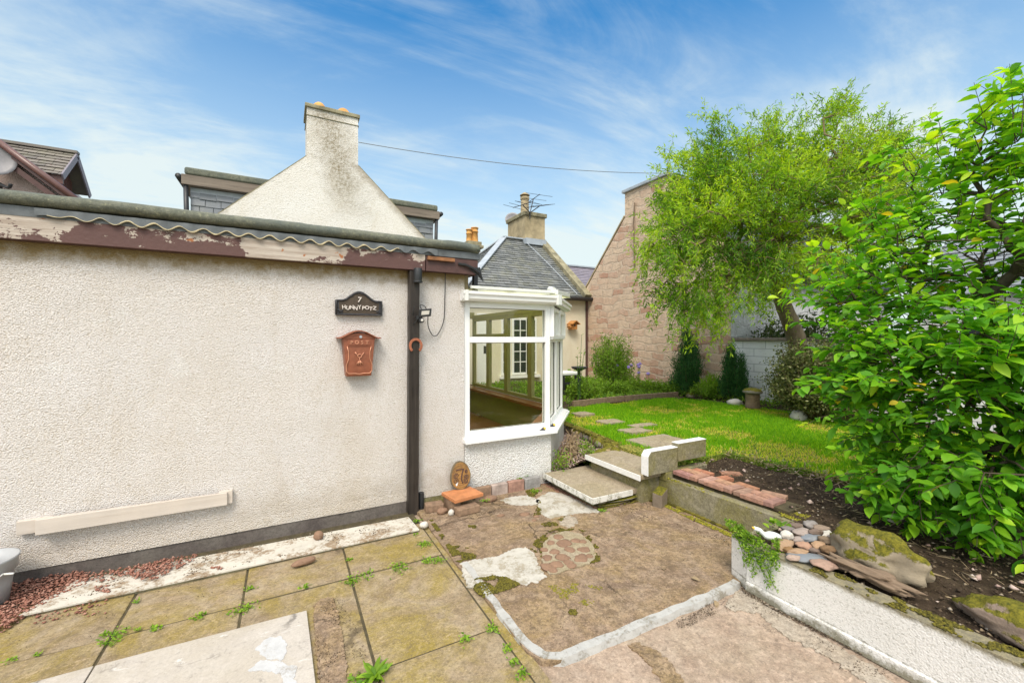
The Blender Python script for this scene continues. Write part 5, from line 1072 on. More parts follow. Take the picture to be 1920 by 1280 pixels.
# bird box
b0 = PY(1070, 610, cy0); bb = thing('bird_box', 'orange wooden bird box on the cream cottage wall', 'bird box', (b0.x, cy0-.1, b0.z-.1))
m = MB(); X = b0.x; m.prism([(X-.09, cy0-.2, b0.z-.12), (X+.09, cy0-.2, b0.z-.12), (X+.09, cy0-.2, b0.z+.04), (X, cy0-.2, b0.z+.10), (X-.09, cy0-.2, b0.z+.04)], (0, .2, 0)); bx_ = m.build('box', 'cedar', bb)
m = MB(); m.bar((X-.14, cy0-.13, b0.z+.03), (X, cy0-.13, b0.z+.13), .32, .02); m.bar((X+.14, cy0-.13, b0.z+.03), (X, cy0-.13, b0.z+.13), .32, .02); m.build('roof', 'cedar', bb)
m = MB(); m.tube([(X, cy0-.203, b0.z), (X, cy0-.2, b0.z)], .03, 12); m.build('entrance_hole', 'blackp', bx_)
m = MB(); l = lump((X-.13, cy0-.14, b0.z-.03), (.08, .06, .06), 4, .5, 2); m.add(l.v, l.f); m.build('nest', 'cedar', bb)
# white garden seat end
p = PD(1066, 700, 8.7); se = thing('garden_bench', 'small white plastic bench end partly hidden behind the conservatory', 'bench', (p.x, p.y, .4))
m = MB(); m.box((p.x-.3, p.y-.2, .80), (p.x+.13, p.y+.25, .87)); m.build('seat', 'pvc_dirty', se, bevel=.02)
for x in (-.25, .09): m = MB(); m.box((p.x+x-.03, p.y-.18, .35), (p.x+x+.03, p.y-.12, .80)); m.build('leg', 'blackp', se)
m = MB(); m.box((p.x-.22, p.y-.17, .62), (p.x+.06, p.y-.14, .66)); m.build('stretcher', 'blackp', se)
# dark bird bath
p = PD(1086, 690, 8.0); bt = thing('bird_bath', 'small dark bird table on a thin stem among the border plants', 'bird bath', (p.x, p.y, .35))
m = MB(); m.lathe((p.x, p.y, .98), [(.03, -.05), (.14, 0), (.155, .03), (.12, .02)], 18); m.build('dish', 'iron', bt, smooth=True); m = MB(); m.tube([(p.x, p.y, .36), (p.x, p.y, .95)], .028, 10); m.build('stem', 'iron', bt)

# far stack with pots, dish, and aerials ------------------------------------------
fp = PD(884, 462, 17); fs = thing('distant_chimney', 'pink distant chimney with two orange pots just above the end of the flat roof', 'chimney', (fp.x, fp.y, 0))
def pix(px, py, D): return PD(px, py, D)
a = pix(884, 500, 17); m = MB(); m.box((a.x-.22, a.y-.22, 0), (a.x+.30, a.y+.3, 5.15)); m.build('stack', 'render_pink', fs); m = MB(); m.box((a.x-.33, a.y-.33, 5.15), (a.x+.40, a.y+.4, 5.27)); m.box((a.x-.27, a.y-.27, 5.27), (a.x+.34, a.y+.34, 5.42)); m.build('coping', 'stonecap', fs, bevel=.02)
for dx, h, r in ((-.10, .52, .12), (.14, .62, .14)): m = MB(); m.lathe((a.x+dx, a.y, 5.4), [(r*1.1, 0), (r, .05), (r*.9, h-.2), (r*1.05, h-.19), (r*1.05, h-.15), (r*.9, h-.14), (r*.92, h-.04), (r*1.15, h-.03), (r*1.1, h), (r*.8, h)], 16); m.build('chimney_pot', 'sandpot', fs, smooth=True)
m = MB(); 
p = pix(961, 413, 17); sd2 = thing('satellite_dish', 'round grey satellite dish left of the tan cottage chimney', 'satellite dish', tuple(p)); dish(sd2, p, .30, (-.55, -1, .25)); m = MB(); m.tube([p, p+Vector((.15, .1, -.55))], .03, 8); m.build('arm', 'blackp', sd2)
a = pix(963, 440, 16.5); pt_ = thing('distant_chimney', 'low far chimney with one orange and one black pot under the grey dish', 'chimney', (a.x, a.y, 0)); m = MB(); m.box((a.x-.2, a.y-.2, 0), (a.x+.3, a.y+.2, 5.15)); m.build('stack', 'stackc', pt_)
m = MB(); m.lathe((a.x-.06, a.y-.05, 5.15), [(.12, 0), (.12, .40), (.14, .41), (.14, .47), (.1, .47)], 14); m.build('chimney_pot', 'blackp', pt_, smooth=True); m = MB(); m.lathe((a.x+.17, a.y, 5.15), [(.12, 0), (.12, .36), (.14, .37), (.14, .42), (.1, .42)], 14); m.build('chimney_pot', 'sandpot', pt_, smooth=True)
def aerial(label, c, mast_to, boom_d, n, le, tilt=0):
    c = Vector(c); t = thing('tv_aerial', label, 'aerial', tuple(c), 0, 'television aerials on the tan chimney'); bd_ = Vector(boom_d).normalized(); m = MB(); m.tube([mast_to, Vector(mast_to)+Vector((0, 0, .2)), c], .018, 5); m.build('mast', 'iron', t)
    m = MB(); m.tube([c-bd_*.5, c+bd_*.5], .012, 5); cr = bd_.cross(Vector((0, 0, 1))).normalized()
    for k in range(n): q = c+bd_*(-.45+.9*k/(n-1)); m.tube([q-cr*le, q+cr*le], .007, 4)
    m.build('boom', 'iron', t)
mt = Vector((7.3, 12.3, 5.6))
aerial('television aerial with long rods on the left of the chimney pot', pix(980, 384, 13.8), mt, (-.2, 1, .05), 4, .45)
aerial('television aerial on the right side of the chimney pot, lower one', pix(1012, 386, 14.2), mt, (.5, .4, 0.2), 5, .40)
aerial('television aerial at the top above the chimney pot', pix(1000, 373, 14.5), mt, (.1, 1, 0), 3, .5)
# purple slate roof beyond
pr = thing('distant_house', 'distant house with purple slate roof glimpsed between cottage and stone gable', 'house', (11, 17, 0))
a = PY(1045, 497, 17.5); b = PY(1140, 503, 17.5); zt = a.z
slates((a.x-3, 14.9, zt-2.1), (b.x+3, 14.9, zt-2.1), (b.x+3, 17.5, zt), (a.x-3, 17.5, zt), .26, .16, .014, 8).build('slate_roof', 'slate_p', pr)
m = MB(); m.bar((a.x-3, 17.5, zt+.04), (b.x+3, 17.5, zt+.04), .22, .07); m.build('ridge', 'lead', pr); m = MB(); m.box((a.x-3, 15.0, 0), (b.x+3, 17.6, zt-2.15)); m.build('wall', 'render_cream2', pr)
m = MB(); m.prism([(a.x-3.01, 15, zt-2.15), (a.x-3.01, 17.6, zt-2.15), (a.x-3.01, 17.5, zt-.05)], (.05, 0, 0)); m.build('gable', 'render_cream2', pr)

# ================================================================ STONE COTTAGE (right)
sc2 = thing('stone_cottage', 'pink rubble stone gable cottage with chimney behind the willow', 'cottage', (8, 7.8, 0))
def gz(y): return 0
gpts = [(5.46, 0), (10.18, 0), (10.18, 3.02), (8.50, 4.78), (7.10, 4.78), (5.46, 3.0)]
m = MB(); m.prism([(8.0, y, z) for y, z in gpts], (.5, 0, 0)); m.build('gable_wall', 'stone', sc2)
m = MB(); m.box((7.998, 7.10, 4.775), (8.62, 8.50, 5.42)); cs3 = m.build('chimney_stack', 'stone', sc2)
m = MB(); m.box((7.93, 7.04, 5.42), (8.68, 8.56, 5.50)); m.build('coping', 'lead', cs3, bevel=.01)
m = MB(); m.bar((8.24, 10.22, 3.05), (8.24, 8.52, 4.83), .50, .04, up=(0, .7, .7)); m.build('verge_skew', 'stackc', sc2); m = MB(); m.bar((8.24, 5.42, 3.03), (8.24, 7.08, 4.83), .50, .04, up=(0, -.7, .7)); m.build('verge_skew', 'stackc', sc2)
m = MB(); m.box((8.5, 5.46, 0), (15, 5.75, 2.95)); m.build('side_wall', 'stone_w', sc2)
m = MB(); m.box((8.003, 5.45, 0), (8.5, 5.458, 2.95)); m.build('side_wall_return', 'stone_w', sc2)
m = MB(); m.add([(8.4, 5.3, 2.88), (15, 5.3, 2.88), (15, 7.8, 5.15), (8.4, 7.8, 5.15), (15, 10.3, 2.88), (8.4, 10.3, 2.88)], [(0, 1, 2, 3), (3, 2, 4, 5)]); rb = m.build('roof', 'slate_b', sc2)
slates((8.5, 5.3, 2.93), (15, 5.3, 2.93), (15, 7.8, 5.2), (8.5, 7.8, 5.2), .26, .17, .014, 21).build('slate_courses', 'slate_b', rb)
m = MB(); m.tube([(8.5, 5.24, 2.86), (15, 5.24, 2.86)], .06, 8); m.build('gutter', 'blackp', sc2)
for x0 in (9.2, 11.6):     # stone-framed roof dormer glimpsed through the willow
    m = MB(); m.box((x0, 5.75, 3.2), (x0+1.0, 7.3, 4.45)); d_ = m.build('dormer', 'slate_b', sc2); m = MB(); m.box((x0+.15, 5.73, 3.5), (x0+.85, 5.748, 4.3)); m.build('dormer_pane', 'darkglass', d_)
    m = MB(); m.box((x0-.05, 5.70, 4.45), (x0+1.05, 7.4, 4.52)); m.build('dormer_roof', 'lead', d_)
m = MB(); m.tube([PX(1190, 380, 7.96), PX(1188, 420, 7.95), PX(1190, 500, 7.96)], .02, 6); m.build('gable_cable', 'drift', sc2)
# bracket on gable for the wire
m = MB(); m.tube([(8.0, 7.3, 4.95), (7.75, 7.25, 4.85)], .02, 6); m.build('wire_bracket', 'iron', cs3)
# white block garden wall with brown cap
gw = thing('garden_wall', 'white painted block garden wall with brown cap below the willow trunk', 'wall', (8, 3, .3))
m = MB(); m.box((8.03, -5, .2), (8.18, 5.44, 1.50)); m.build('blockwork', 'block', gw); m = MB(); m.box((7.97, -5, 1.50), (8.24, 5.44, 1.56)); m.build('coping', 'greywood', gw, bevel=.008)
# far right white cottage seen in chinks of the shrub
wc = thing('white_cottage', 'white cottage with grey slate roof glimpsed through the big leafy shrub', 'cottage', (14, 0, 0))
m = MB(); m.box((13, -9, 0), (18, 4.2, 2.5)); m.build('wall', 'render_w', wc); slates((12.8, 4.3, 2.5), (12.8, -9, 2.5), (15.5, -9, 4.3), (15.5, 4.3, 4.3), .3, .2, .015, 31).build('slate_roof', 'slate_b', wc)
m = MB(); m.prism([(13, 4.2, 2.5), (18, 4.2, 2.5), (15.5, 4.2, 4.3)], (0, -.2, 0)); m.build('gable', 'render_w', wc)
for y in (2.6, .4, -2): m = MB(); m.box((12.96, y, 1.0), (13.0, y+.9, 2.0)); f_ = m.build('window', 'pvc', wc); m = MB(); m.box((12.94, y+.07, 1.07), (12.957, y+.83, 1.93)); m.build('pane', 'darkglass', f_)

# ================================================================ STEPS, WALLS, EDGES
def slabstep(name, lab, X0, X1, Y0, Y1, z0, z1, under, group='garden steps'):
    t = thing(name, lab, 'step', ((X0+X1)/2, (Y0+Y1)/2, 0), 0, group)
    m = MB(); m.prism([(X0+.006, Y0+.006, z0), (X1, Y0+.006, z0), (X1, Y1, z0), (X0+.006, Y1, z0)], (0, 0, z1-z0)); m.build('tread', 'stepc', t, bevel=.006)
    return t
s1 = slabstep('garden_step', 'lower concrete step slab with worn white painted edge by the wall corner', 2.37, 2.99, 2.92, 3.72, .095, .145, None)
m = MB(); m.box((2.366, 2.914, .096), (2.376, 3.72, .1455)); m.box((2.376, 2.914, .096), (2.84, 2.926, .1455)); m.build('painted_edge', 'step_edge', s1)
m = MB(); m.box((2.46, 3.02, .0), (2.98, 3.7, .095)); m.build('riser', 'grey_c', s1)
s2 = slabstep('garden_step', 'upper concrete step slab with cleaner white painted edge, beside the white topped blocks', 2.84, 3.46, 2.83, 3.62, .25, .30, None)
m = MB(); m.box((2.836, 2.824, .251), (2.846, 3.62, .3005)); m.build('painted_edge', 'step_edge_clean', s2)
m = MB(); m.box((2.90, 2.87, .0), (3.45, 3.6, .25)); m.build('riser', 'grey_c', s2)
for k, (x0, x1, y0, z0, h, rz_) in enumerate([(2.48, 2.98, 2.95, .024, .030, .03), (2.55, 3.02, 2.93, .056, .022, -.04), (2.44, 2.60, 2.96, .055, .034, .2)]):
    m = MB(); l = lump((0, 0, 0), ((x1-x0)/2, .07, h/2), k+20, .12, 3, .0); o = l.build('packing_stone', 'mossrock', smooth=True); o.location = ((x0+x1)/2, y0+.05, z0+h/2); o.rotation_euler = (0, 0, rz_); tag(o, ['long flat mossy stone packed at the very bottom under the lower step', 'long flat stone packed directly under the lower step slab', 'short mossy stone packed under the front corner of the lower step'][k], 'stone', 'stones packed under the lower step')
for k, (X0, X1, z0, z1, nm) in enumerate([(2.89, 3.275, .302, .52, 0), (3.285, 3.68, .38, .552, 1)]):
    t = thing('edging_block', ['nearer and lower concrete edging block with bright white top beside the upper step', 'further and higher concrete edging block with bright white top at the lawn corner'][k], 'block', ((X0+X1)/2, 2.80, 0), 0, 'white topped edging blocks')
    y0, y1 = 2.775, 2.855
    m = MB(); pf = [(X0, z0), (X1, z0), (X1, z1), (X0+.035*(k == 0), z1), (X0, z1-.045*(k == 0))]; pf = [p for i, p in enumerate(pf) if p not in pf[:i]]
    m.prism([(x, y0, z) for x, z in pf], (0, y1-y0, 0)); m.build('block', 'grey_c', t, bevel=.004)
    m = MB(); m.prism([(x, y0-.001, z) for x, z in [(X0+.035*(k == 0), z1+.001), (X1, z1+.001), (X1, z1-.004), (X0+.035*(k == 0), z1-.004)]], (0, y1-y0+.002, 0))
    if k == 0: m.prism([(x, y0-.001, z) for x, z in [(X0-.003, z0), (X0+.002, z0), (X0+.002, z1-.045), (X0+.038, z1-.002), (X0+.033, z1+.003), (X0-.003, z1-.043)]], (0, y1-y0+.002, 0))
    m.build('painted_face', 'white_paint', t)
rw = thing('retaining_wall', 'mossy grey concrete retaining wall below the red brick path', 'retaining wall', (3.18, 2.3, 0))
m = MB(); vs = []; N = 24
for i in range(N+1):
    y = 1.62+(2.90-1.62)*i/N; a = .004*noise.noise(Vector((y*4, 0, 0))); zt_ = .262-.022*(y-1.6)+.004*noise.noise(Vector((y*7, 3, 0))); vs += [(3.115+a, y, -.01), (3.13+a, y, zt_), (3.215, y, zt_+.003), (3.215, y, -.01)]
m.add(vs, [(i*4+k, i*4+4+k, i*4+4+(k+1) % 4, i*4+(k+1) % 4) for i in range(N) for k in range(4)]+[(0, 1, 2, 3), (N*4+3, N*4+2, N*4+1, N*4)]); m.build('face', 'grey_c', rw, bevel=.006)
m = MB(); m.box((3.118, 2.775, .22), (3.70, 2.86, .30)); m.build('kerb_end', 'grey_c', rw, bevel=.006)
m = MB(); l = [lump((3.105, 1.72+k*.05, .03), (.02, .04, .018), k, .3, 1) for k in range(24)]
for q in l: m.add(q.v, q.f, random.random())
o = m.build('moss_skirt', 'mossm', rw)
m = MB(); m.box((-.07, -.045, 0), (.07, .045, .165)); o = m.build('loose_block', 'mossrock', bevel=.01); p = PZ(1230, 952, SZ); o.location = (3.02, 2.76, SZ-.012); o.rotation_euler = (.10, -.2, .35); tag(o, 'small mossy concrete block leaning against the retaining wall foot', 'block')
# planter wall
plw = thing('planter_wall', 'white painted block planter wall running to the bottom right corner', 'planter wall', (2.56, .6, 0))
m = MB(); vs = []; N = 60
for i in range(N+1):
    y = -1.6+(1.60+1.6)*i/N; a = .003*noise.noise(Vector((y*5, 0, 0))); zt_ = .292+.003*noise.noise(Vector((y*7, 3, 0))); yy_ = y
    vs += [(2.482+a, y, .0), (2.484+a, y, .055), (2.492+a, y, .062), (2.498+a, y, zt_), (2.60, y, zt_+.002), (2.60, y, 0)]
m.add(vs, [(i*6+k, i*6+6+k, i*6+6+(k+1) % 6, i*6+(k+1) % 6) for i in range(N) for k in range(6)]+[tuple(range(6)), tuple(N*6+k for k in range(5, -1, -1))]); m.build('wall', 'planter', plw, bevel=.003)
m = MB(); m.prism([(2.500, 1.606, 0), (2.60, 1.606, 0), (2.62, 1.72, 0), (2.545, 1.735, 0)], (0, 0, .29)); m.build('end_block', 'planter', plw, bevel=.008)
m = MB(); m.box((2.60, 1.66, 0), (3.14, 1.72, .26)); m.build('return_wall', 'grey_c', plw)
# brick path on the raised bed
bp = []
rows = [(1262, 890), (1290, 901), (1320, 907), (1350, 917), (1385, 929), (1420, 942)]
idx = 0
m = MB(); m.box((3.214, 1.74, .2), (3.42, 2.77, .293)); struct(m.build('path_bed', 'jointsoil'))
proto = None
def brick(x, y, rz_, dz=0, lab=None):
    global proto
    if proto is None:
        m = MB(); m.box((-.0445, -.091, -.02), (.0445, .091, .014)); proto = m.build('path_brick', 'brick_red', bevel=.004); o = proto
    else: o = proto.copy(); C.objects.link(o)
    o.location = (x, y, .300+dz); o.rotation_euler = (random.uniform(-.015, .015), random.uniform(-.02, .02), rz_+random.uniform(-.03, .03))
    tag(o, lab, 'brick', 'red bricks of the path on the retaining wall')
ORD = ['first', 'second', 'third', 'fourth', 'fifth', 'sixth', 'seventh', 'eighth', 'ninth', 'tenth', 'eleventh', 'twelfth', 'thirteenth', 'fourteenth', 'fifteenth', 'sixteenth', 'seventeenth']
for j in range(6):
    y = 2.67-j*.165
    for i in range(2):
        if i == 1 and j == 5: continue
        if j % 2 == 0: brick(3.235+i*.105, y, 0, lab='red path brick laid lengthwise, %s course from the steps, %s side' % (ORD[j], ('wall', 'soil')[i]))
        else: brick(3.29, y+.048-i*.105, math.pi/2, lab='red path brick laid crosswise, %s course from the steps, %s of its pair' % (ORD[j], ('upper', 'lower')[i]))
for x, y, r, l in ((3.44, 2.63, .1, 'red brick on the soil side of the path, nearest the white topped blocks'), (3.43, 2.42, 1.5, 'crosswise red brick on the soil side, second from the steps'), (3.43, 2.20, 0, 'lengthwise red brick on the soil side of the path middle'), (3.44, 1.98, .25, 'tilted red brick near the far end of the path on its soil side')): brick(x, y, r, -.006, l)
brick(3.66, 2.50, .9, -.015, 'single loose brick half sunk in the soil beyond the brick path')
# stepping stones on the lawn
for k, (px, py, w, d_) in enumerate([(1092, 776, .30, .24), (1145, 791, .34, .26), (1205, 798, .40, .16), (1191, 808, .34, .24), (1240, 828, .62, .50)]):
    p = PZ(px, py, LZ); q = [(p.x+w/2*a, p.y+d_/2*b, LZ-.03) for a, b in ((-1, -1), (1, -1), (1, 1), (-1, 1))]
    m = patch([x[:2] for x in q], LZ-.03, LZ+.016 if k < 4 else LZ+.010, .015, .03, 8, k); tag(m.build('stepping_stone', 'stepc', origin=(p.x, p.y, LZ)), ['small flat stepping stone furthest left on the lawn by the border', 'flat stepping stone second in the line from the conservatory', 'narrow overgrown stepping stone in a yellow patch of lawn', 'flat stepping stone just left of the large square slab', 'large square stepping slab behind the white topped blocks'][k], 'stepping stone', 'stepping stones in the lawn')
# lawn edge stones round the gravel bed
ed = [(3.30, 3.62), (3.40, 3.95), (3.47, 4.2), (3.52, 4.5), (3.57, 4.8), (3.62, 5.1), (3.72, 5.35)]
for k in range(15):
    t = k/14*(len(ed)-1); i = min(int(t), len(ed)-2); a = Vector(ed[i]).lerp(Vector(ed[i+1]), t-i); o = lump((0, 0, 0), (random.uniform(.05, .08), random.uniform(.07, .12), .07), k+40, .3, 2).build('edge_stone', 'mossrock', smooth=True); o.location = (a.x-.03+random.uniform(-.02, .02), a.y, .27); o.rotation_euler = (0, 0, random.uniform(-.4, .4))
    tag(o, 'mossy stone edging the gravel bed, %s from the upper step' % ORD[k], 'stone', 'mossy stones edging the gravel bed')
for k in range(7):
    o = lump((0, 0, 0), (random.uniform(.07, .10), random.uniform(.04, .06), .035), k+60, .3, 2).build('edge_stone', 'mossrock', smooth=True); o.location = (2.98+k*.07, 3.66+k*.01, .25+.012*k); tag(o, 'mossy stone in the short row behind the upper step, %s from the left' % ORD[k], 'stone', 'mossy stones behind the upper step')
X, Y = scatter(gr_poly, 9000); k = (Y < 5.6); X, Y = X[k], Y[k]; Z = .02+.18*np.clip((X-2.35)/.5, 0, 1)+.012; o = chips('pink_gravel', np.stack([X, Y, Z+rng.uniform(0, .012, len(X))], 1), rng.uniform(.006, .016, len(X)), 'pinkgravel', .6); tag(o, None, kind='stuff')
# timber edging of the far border
for k, (P, Q, lab) in enumerate([((4.45, 6.02), (5.7, 6.10), 'mossy timber edging length along the far border, left half'), ((5.72, 6.10), (7.1, 6.02), 'timber edging length along the far border, right half')]):
    m = MB(); m.bar((*P, LZ+.03), (*Q, LZ+.03), .05, .14); tag(m.build('timber_edging', 'drift', origin=(*P, LZ), bevel=.006), lab, 'edging', 'timber edging of the border')

# ---- rocks and stones on the planter
def place_rock(nm, mat, p, s, rot, seed, lab, grp=None, amp=.25, sub=4, cat='boulder', flatb=.15, tilt=0):
    o = lump((0, 0, 0), s, seed, amp, sub, flatb, rot).build(nm, mat, smooth=True); o.location = p; o.rotation_euler = (tilt, 0, 0); tag(o, lab, cat, grp); return o
p = PZ(1650, 1085, .29); place_rock('boulder', 'boulder', (2.86, 1.10, .355), (.125, .235, .135), -.25, 5, 'large pale mossy boulder on the planter next to the pile of flat stones', 'boulders on the planter', .42)
place_rock('boulder', 'boulder2', (2.74, .50, .34), (.11, .25, .085), -.05, 9, 'brown mossy boulder further right along the planter wall', 'boulders on the planter', .28)
o = lump((0, 0, 0), (.048, .20, .036), 31, .75, 4, .3, -.08, 2.0).build('driftwood', 'drift', smooth=True); o.location = (2.665, 1.07, .325); tag(o, 'weathered piece of driftwood lying against the pale boulder', 'driftwood')
M['slab_stone'] = rock('flat_beach_stone', (.32, .20, .13), (.24, .165, .115), 0, 1.2, 14)
fl_ = [(1475, 1003, 22, 1.0, .03), (1492, 985, 26, .6, 0), (1520, 983, 30, .7, 0), (1540, 990, 32, .5, 0), (1467, 1022, 34, .7, 0), (1500, 1012, 22, .8, 0), (1522, 1007, 32, .5, .02), (1510, 1025, 30, .8, 0), (1478, 1030, 20, .7, 0), (1535, 1022, 26, .7, .02), (1548, 1012, 24, .8, .03), (1496, 1035, 34, .4, 0), (1528, 1032, 18, .8, 0), (1520, 1046, 56, .3, -.01), (1550, 1003, 26, .8, .01), (1562, 1008, 20, .8, .01), (1552, 1030, 22, .9, .02), (1505, 997, 34, .4, .03), (1487, 1045, 20, .6, 0), (1545, 1058, 36, .4, 0), (1530, 997, 22, .7, .045), (1480, 992, 22, .6, .02)]
order_ = sorted(range(len(fl_)), key=lambda i: (fl_[i][1] > 1002)+(fl_[i][1] > 1026)); labs = {}; cn = [0, 0, 0]
for i in sorted(range(len(fl_)), key=lambda i: fl_[i][0]):
    r_w = (fl_[i][1] > 1002)+(fl_[i][1] > 1026); labs[i] = 'brown beach stone in the %s row of the pile, %s from the duck ornament' % (('back', 'middle', 'front')[r_w], ORD[cn[r_w]]); cn[r_w] += 1
labs.update({0: 'rounded chalk white stone in the pile next to the duck ornament', 13: 'dark blue-grey slate lying at the front of the stone pile', 6: 'smooth grey-blue stone in the middle of the pile', 14: 'pale cream stone in the pile beside the boulder', 19: 'reddish stone wedged between pile and driftwood'})
for k, (px, py, w, asp, dz) in enumerate(fl_):
    p = PZ(px, py, .315+dz); s = w*.0019; mat = 'whitestone' if k in (0, 14) else ('slate_b' if k in (13, 6) else 'slab_stone')
    o = lump((0, 0, 0), (s*1.0*(.8+.3*random.random()), s*.62, max(.013, s*.62*asp*1.0)), k+80, .34, 3, nsc=1.7).build('flat_stone', mat, smooth=True); o.location = (p.x, p.y, p.z); o.rotation_euler = (random.uniform(-.15, .15), random.uniform(-.15, .15), random.uniform(-.9, -.2))
    tag(o, labs.get(k, 'small brown beach stone in the pile on the planter end'), 'stone', 'pile of flat stones on the planter')
# white duck ornament
dk = thing('duck_ornament', 'small white duck ornament with yellow beak among the stones', 'ornament', tuple(PZ(1440, 1010, .30)))
p = PZ(1443, 1012, .30)
m = MB(); q = [PD(1466, 1009, 2.59), PD(1458, 1006, 2.59), PD(1446, 1004, 2.59), PD(1436, 1003, 2.59), PD(1429, 998, 2.59), PD(1424, 993, 2.59), PD(1419, 991.5, 2.59), PD(1414, 989.5, 2.59)]; q = [v-Vector((0, .0, .0)) for v in q]
m.tube(smoothpath(q, 5), [.006+.020*max(0, math.sin(math.pi*min(1, i/20))) if i < 18 else (.013 if i < 24 else .0125) for i in range(36)], 12); m.build('body', 'duckwhite', dk, smooth=True)
m = MB(); m.tube([PD(1414.5, 990, 2.59), PD(1410, 987, 2.595)], [.009, .003], 8); m.build('beak', 'yellow', dk, smooth=True)
o = lump((0, 0, 0), (.035, .028, .012), 3, .2, 2).build('stone', 'whitestone', smooth=True); p = PZ(1675, 980, .3); o.location = (p.x, p.y, .315); tag(o, 'small pale stone on the bare soil under the leafy shrub', 'stone')
# stones, log near the far beds
for k, (px, py, Xp, s, mt, lab) in enumerate([(1378, 740, 7.2, (.16, .12, .07), 'whitestone', 'pale grey stone at the foot of the small twin conifer'), (1497, 752, 6.75, (.15, .11, .10), 'whitestone', 'rounded whitish stone at the front of the variegated bush'), (1296, 738, 7.35, (.17, .11, .09), 'mossrock', 'brown mossy stone between the taller conifer and the lawn'), (1232, 722, 7.1, (.16, .12, .09), 'mossrock', 'mossy stone among the low border plants beneath the stone gable'), (1118, 712, 6.3, (.16, .12, .10), 'mossrock', 'mossy stone beside the dark bird table')]):
    p = PX(px, py, Xp); place_rock('stone', mt, (p.x, p.y, LZ+.03), s, .3*k, 90+k, lab, None, .2, 3, 'stone')
p = PX(1411, 742, 7.15); t = thing('log_stump', 'short upright log stump with a flat top by the variegated bush', 'log stump', (p.x, p.y, LZ)); m = MB(); m.lathe((p.x, p.y, LZ), [(.12, 0), (.11, .1), (.115, .24), (.10, .25)], 16); m.build('trunk', 'drift', t, smooth=False); m = MB(); m.lathe((p.x, p.y, LZ+.25), [(.15, 0), (.16, .03), (.12, .07), (.05, .09)], 16); m.build('cap', 'mossrock', t, smooth=True)

# ================================================================ VEGETATION
def crown_points(lobes, n):
    """lobes: (px, py, rx, ry, depth, rdepth) ellipsoids standing at their real distance"""
    vol = np.array([l[2]*l[3]*l[5] for l in lobes], float)**.8; cnt = np.maximum(4, (n*vol/vol.sum()).astype(int)); out = []
    for l, c in zip(lobes, cnt):
        ctr = np.array(PD(l[0], l[1], l[4])); s = l[4]/790; d = rng.normal(size=(c, 3)); d = unit(d)*(rng.random((c, 1))**.42)
        side = np.array([CF, -SF, 0]); fw = np.array([SF, CF, 0]); up = np.array([0, 0, 1.])
        out.append(ctr+d[:, :1]*l[2]*s*side+d[:, 1:2]*l[5]*fw+d[:, 2:3]*l[3]*s*up)
    return np.concatenate(out)
def skeleton(root, targets, seg=.12, wig=.03, back=.35):
    """grow limbs from the trunk polyline out to every target; returns nodes, parents, tips"""
    nodes = [np.array(p, float) for p in root]; par = [-1]+list(range(len(root)-1)); cen = np.array(root[-1], float)
    order = np.argsort(np.linalg.norm(targets-cen, axis=1)); tips = []
    arr = np.zeros((40000, 3)); arr[:len(nodes)] = nodes; cntn = len(nodes); dist0 = np.zeros(40000)
    for i in range(1, cntn): dist0[i] = dist0[i-1]+np.linalg.norm(arr[i]-arr[i-1])
    lo = max(1, len(root)-3)
    for t in targets[order]:
        d = np.linalg.norm(arr[lo:cntn]-t, axis=1); j = lo+int(np.argmin(d+back*dist0[lo:cntn]*.35)); L = np.linalg.norm(arr[j]-t); k = max(1, int(L/seg)); a = arr[j].copy(); p = j
        for i in range(1, k+1):
            q = a+(t-a)*i/k+(rng.normal(size=3)*wig if i < k else 0); q[2] += .10*L*math.sin(math.pi*i/k)
            if cntn >= 39990: break
            arr[cntn] = q; par.append(p); dist0[cntn] = dist0[p]+np.linalg.norm(q-arr[p]); p = cntn; cntn += 1
        tips.append(p)
    return arr[:cntn], np.array(par), tips
def limbs_mesh(name, nodes, par, tips, r0, mat, parent, pw=.5, n=5, rmax=.2, start=0):
    cnt = np.zeros(len(nodes))
    for t in tips: cnt[t] += 1
    for i in range(len(nodes)-1, 0, -1):
        if par[i] >= 0: cnt[par[i]] += cnt[i]
    r = np.minimum(rmax, r0*np.maximum(cnt, 1)**pw); V = []; Fq = []; idx = [i for i in range(len(nodes)) if par[i] >= start]
    a = nodes[par[idx]]; b = nodes[idx]; ra = np.minimum(r[par[idx]], r[idx]*1.7); rb = r[idx]; d = unit(b-a); o = unit(np.cross(d, np.array([.31, .52, .79]))); e = np.cross(d, o); b = b+d*(rb*.5)[:, None]
    ang = 2*np.pi*np.arange(n)/n; ring = lambda c, rr: c[:, None]+(o[:, None]*np.cos(ang)[None, :, None]+e[:, None]*np.sin(ang)[None, :, None])*rr[:, None, None]
    V = np.concatenate([ring(a, ra), ring(b, rb)], 1); k = np.arange(n); base = np.stack([k, (k+1) % n, n+(k+1) % n, n+k], 1); Fq = base[None]+(np.arange(len(idx))*2*n)[:, None, None]
    return npmesh(name, V, Fq, mat, parent, smooth=True), r
def sprays(tips, cen, L, n, droop, upb, wig=.0, curl=0.0):
    """shoots from each tip with leaf positions; returns shoot points (k, m, 3)"""
    k = len(tips); d = unit(tips-cen)+rng.normal(size=(k, 3))*.45; d[:, 2] += upb; d = unit(d); pts = [tips.copy()]; step = L/n
    step = np.broadcast_to(step, (k,)) if np.ndim(step) == 0 else step; ph = rng.uniform(0, 6.28, k)
    for i in range(n):
        d[:, 2] -= droop*(1.0/n)*1.5; d = unit(d+rng.normal(size=(k, 3))*wig+curl*np.stack([np.cos(ph+i*1.3), np.sin(ph+i*1.3), np.sin(ph*2+i)], 1)); pts.append(pts[-1]+d*step[:, None])
    return np.stack(pts, 1)
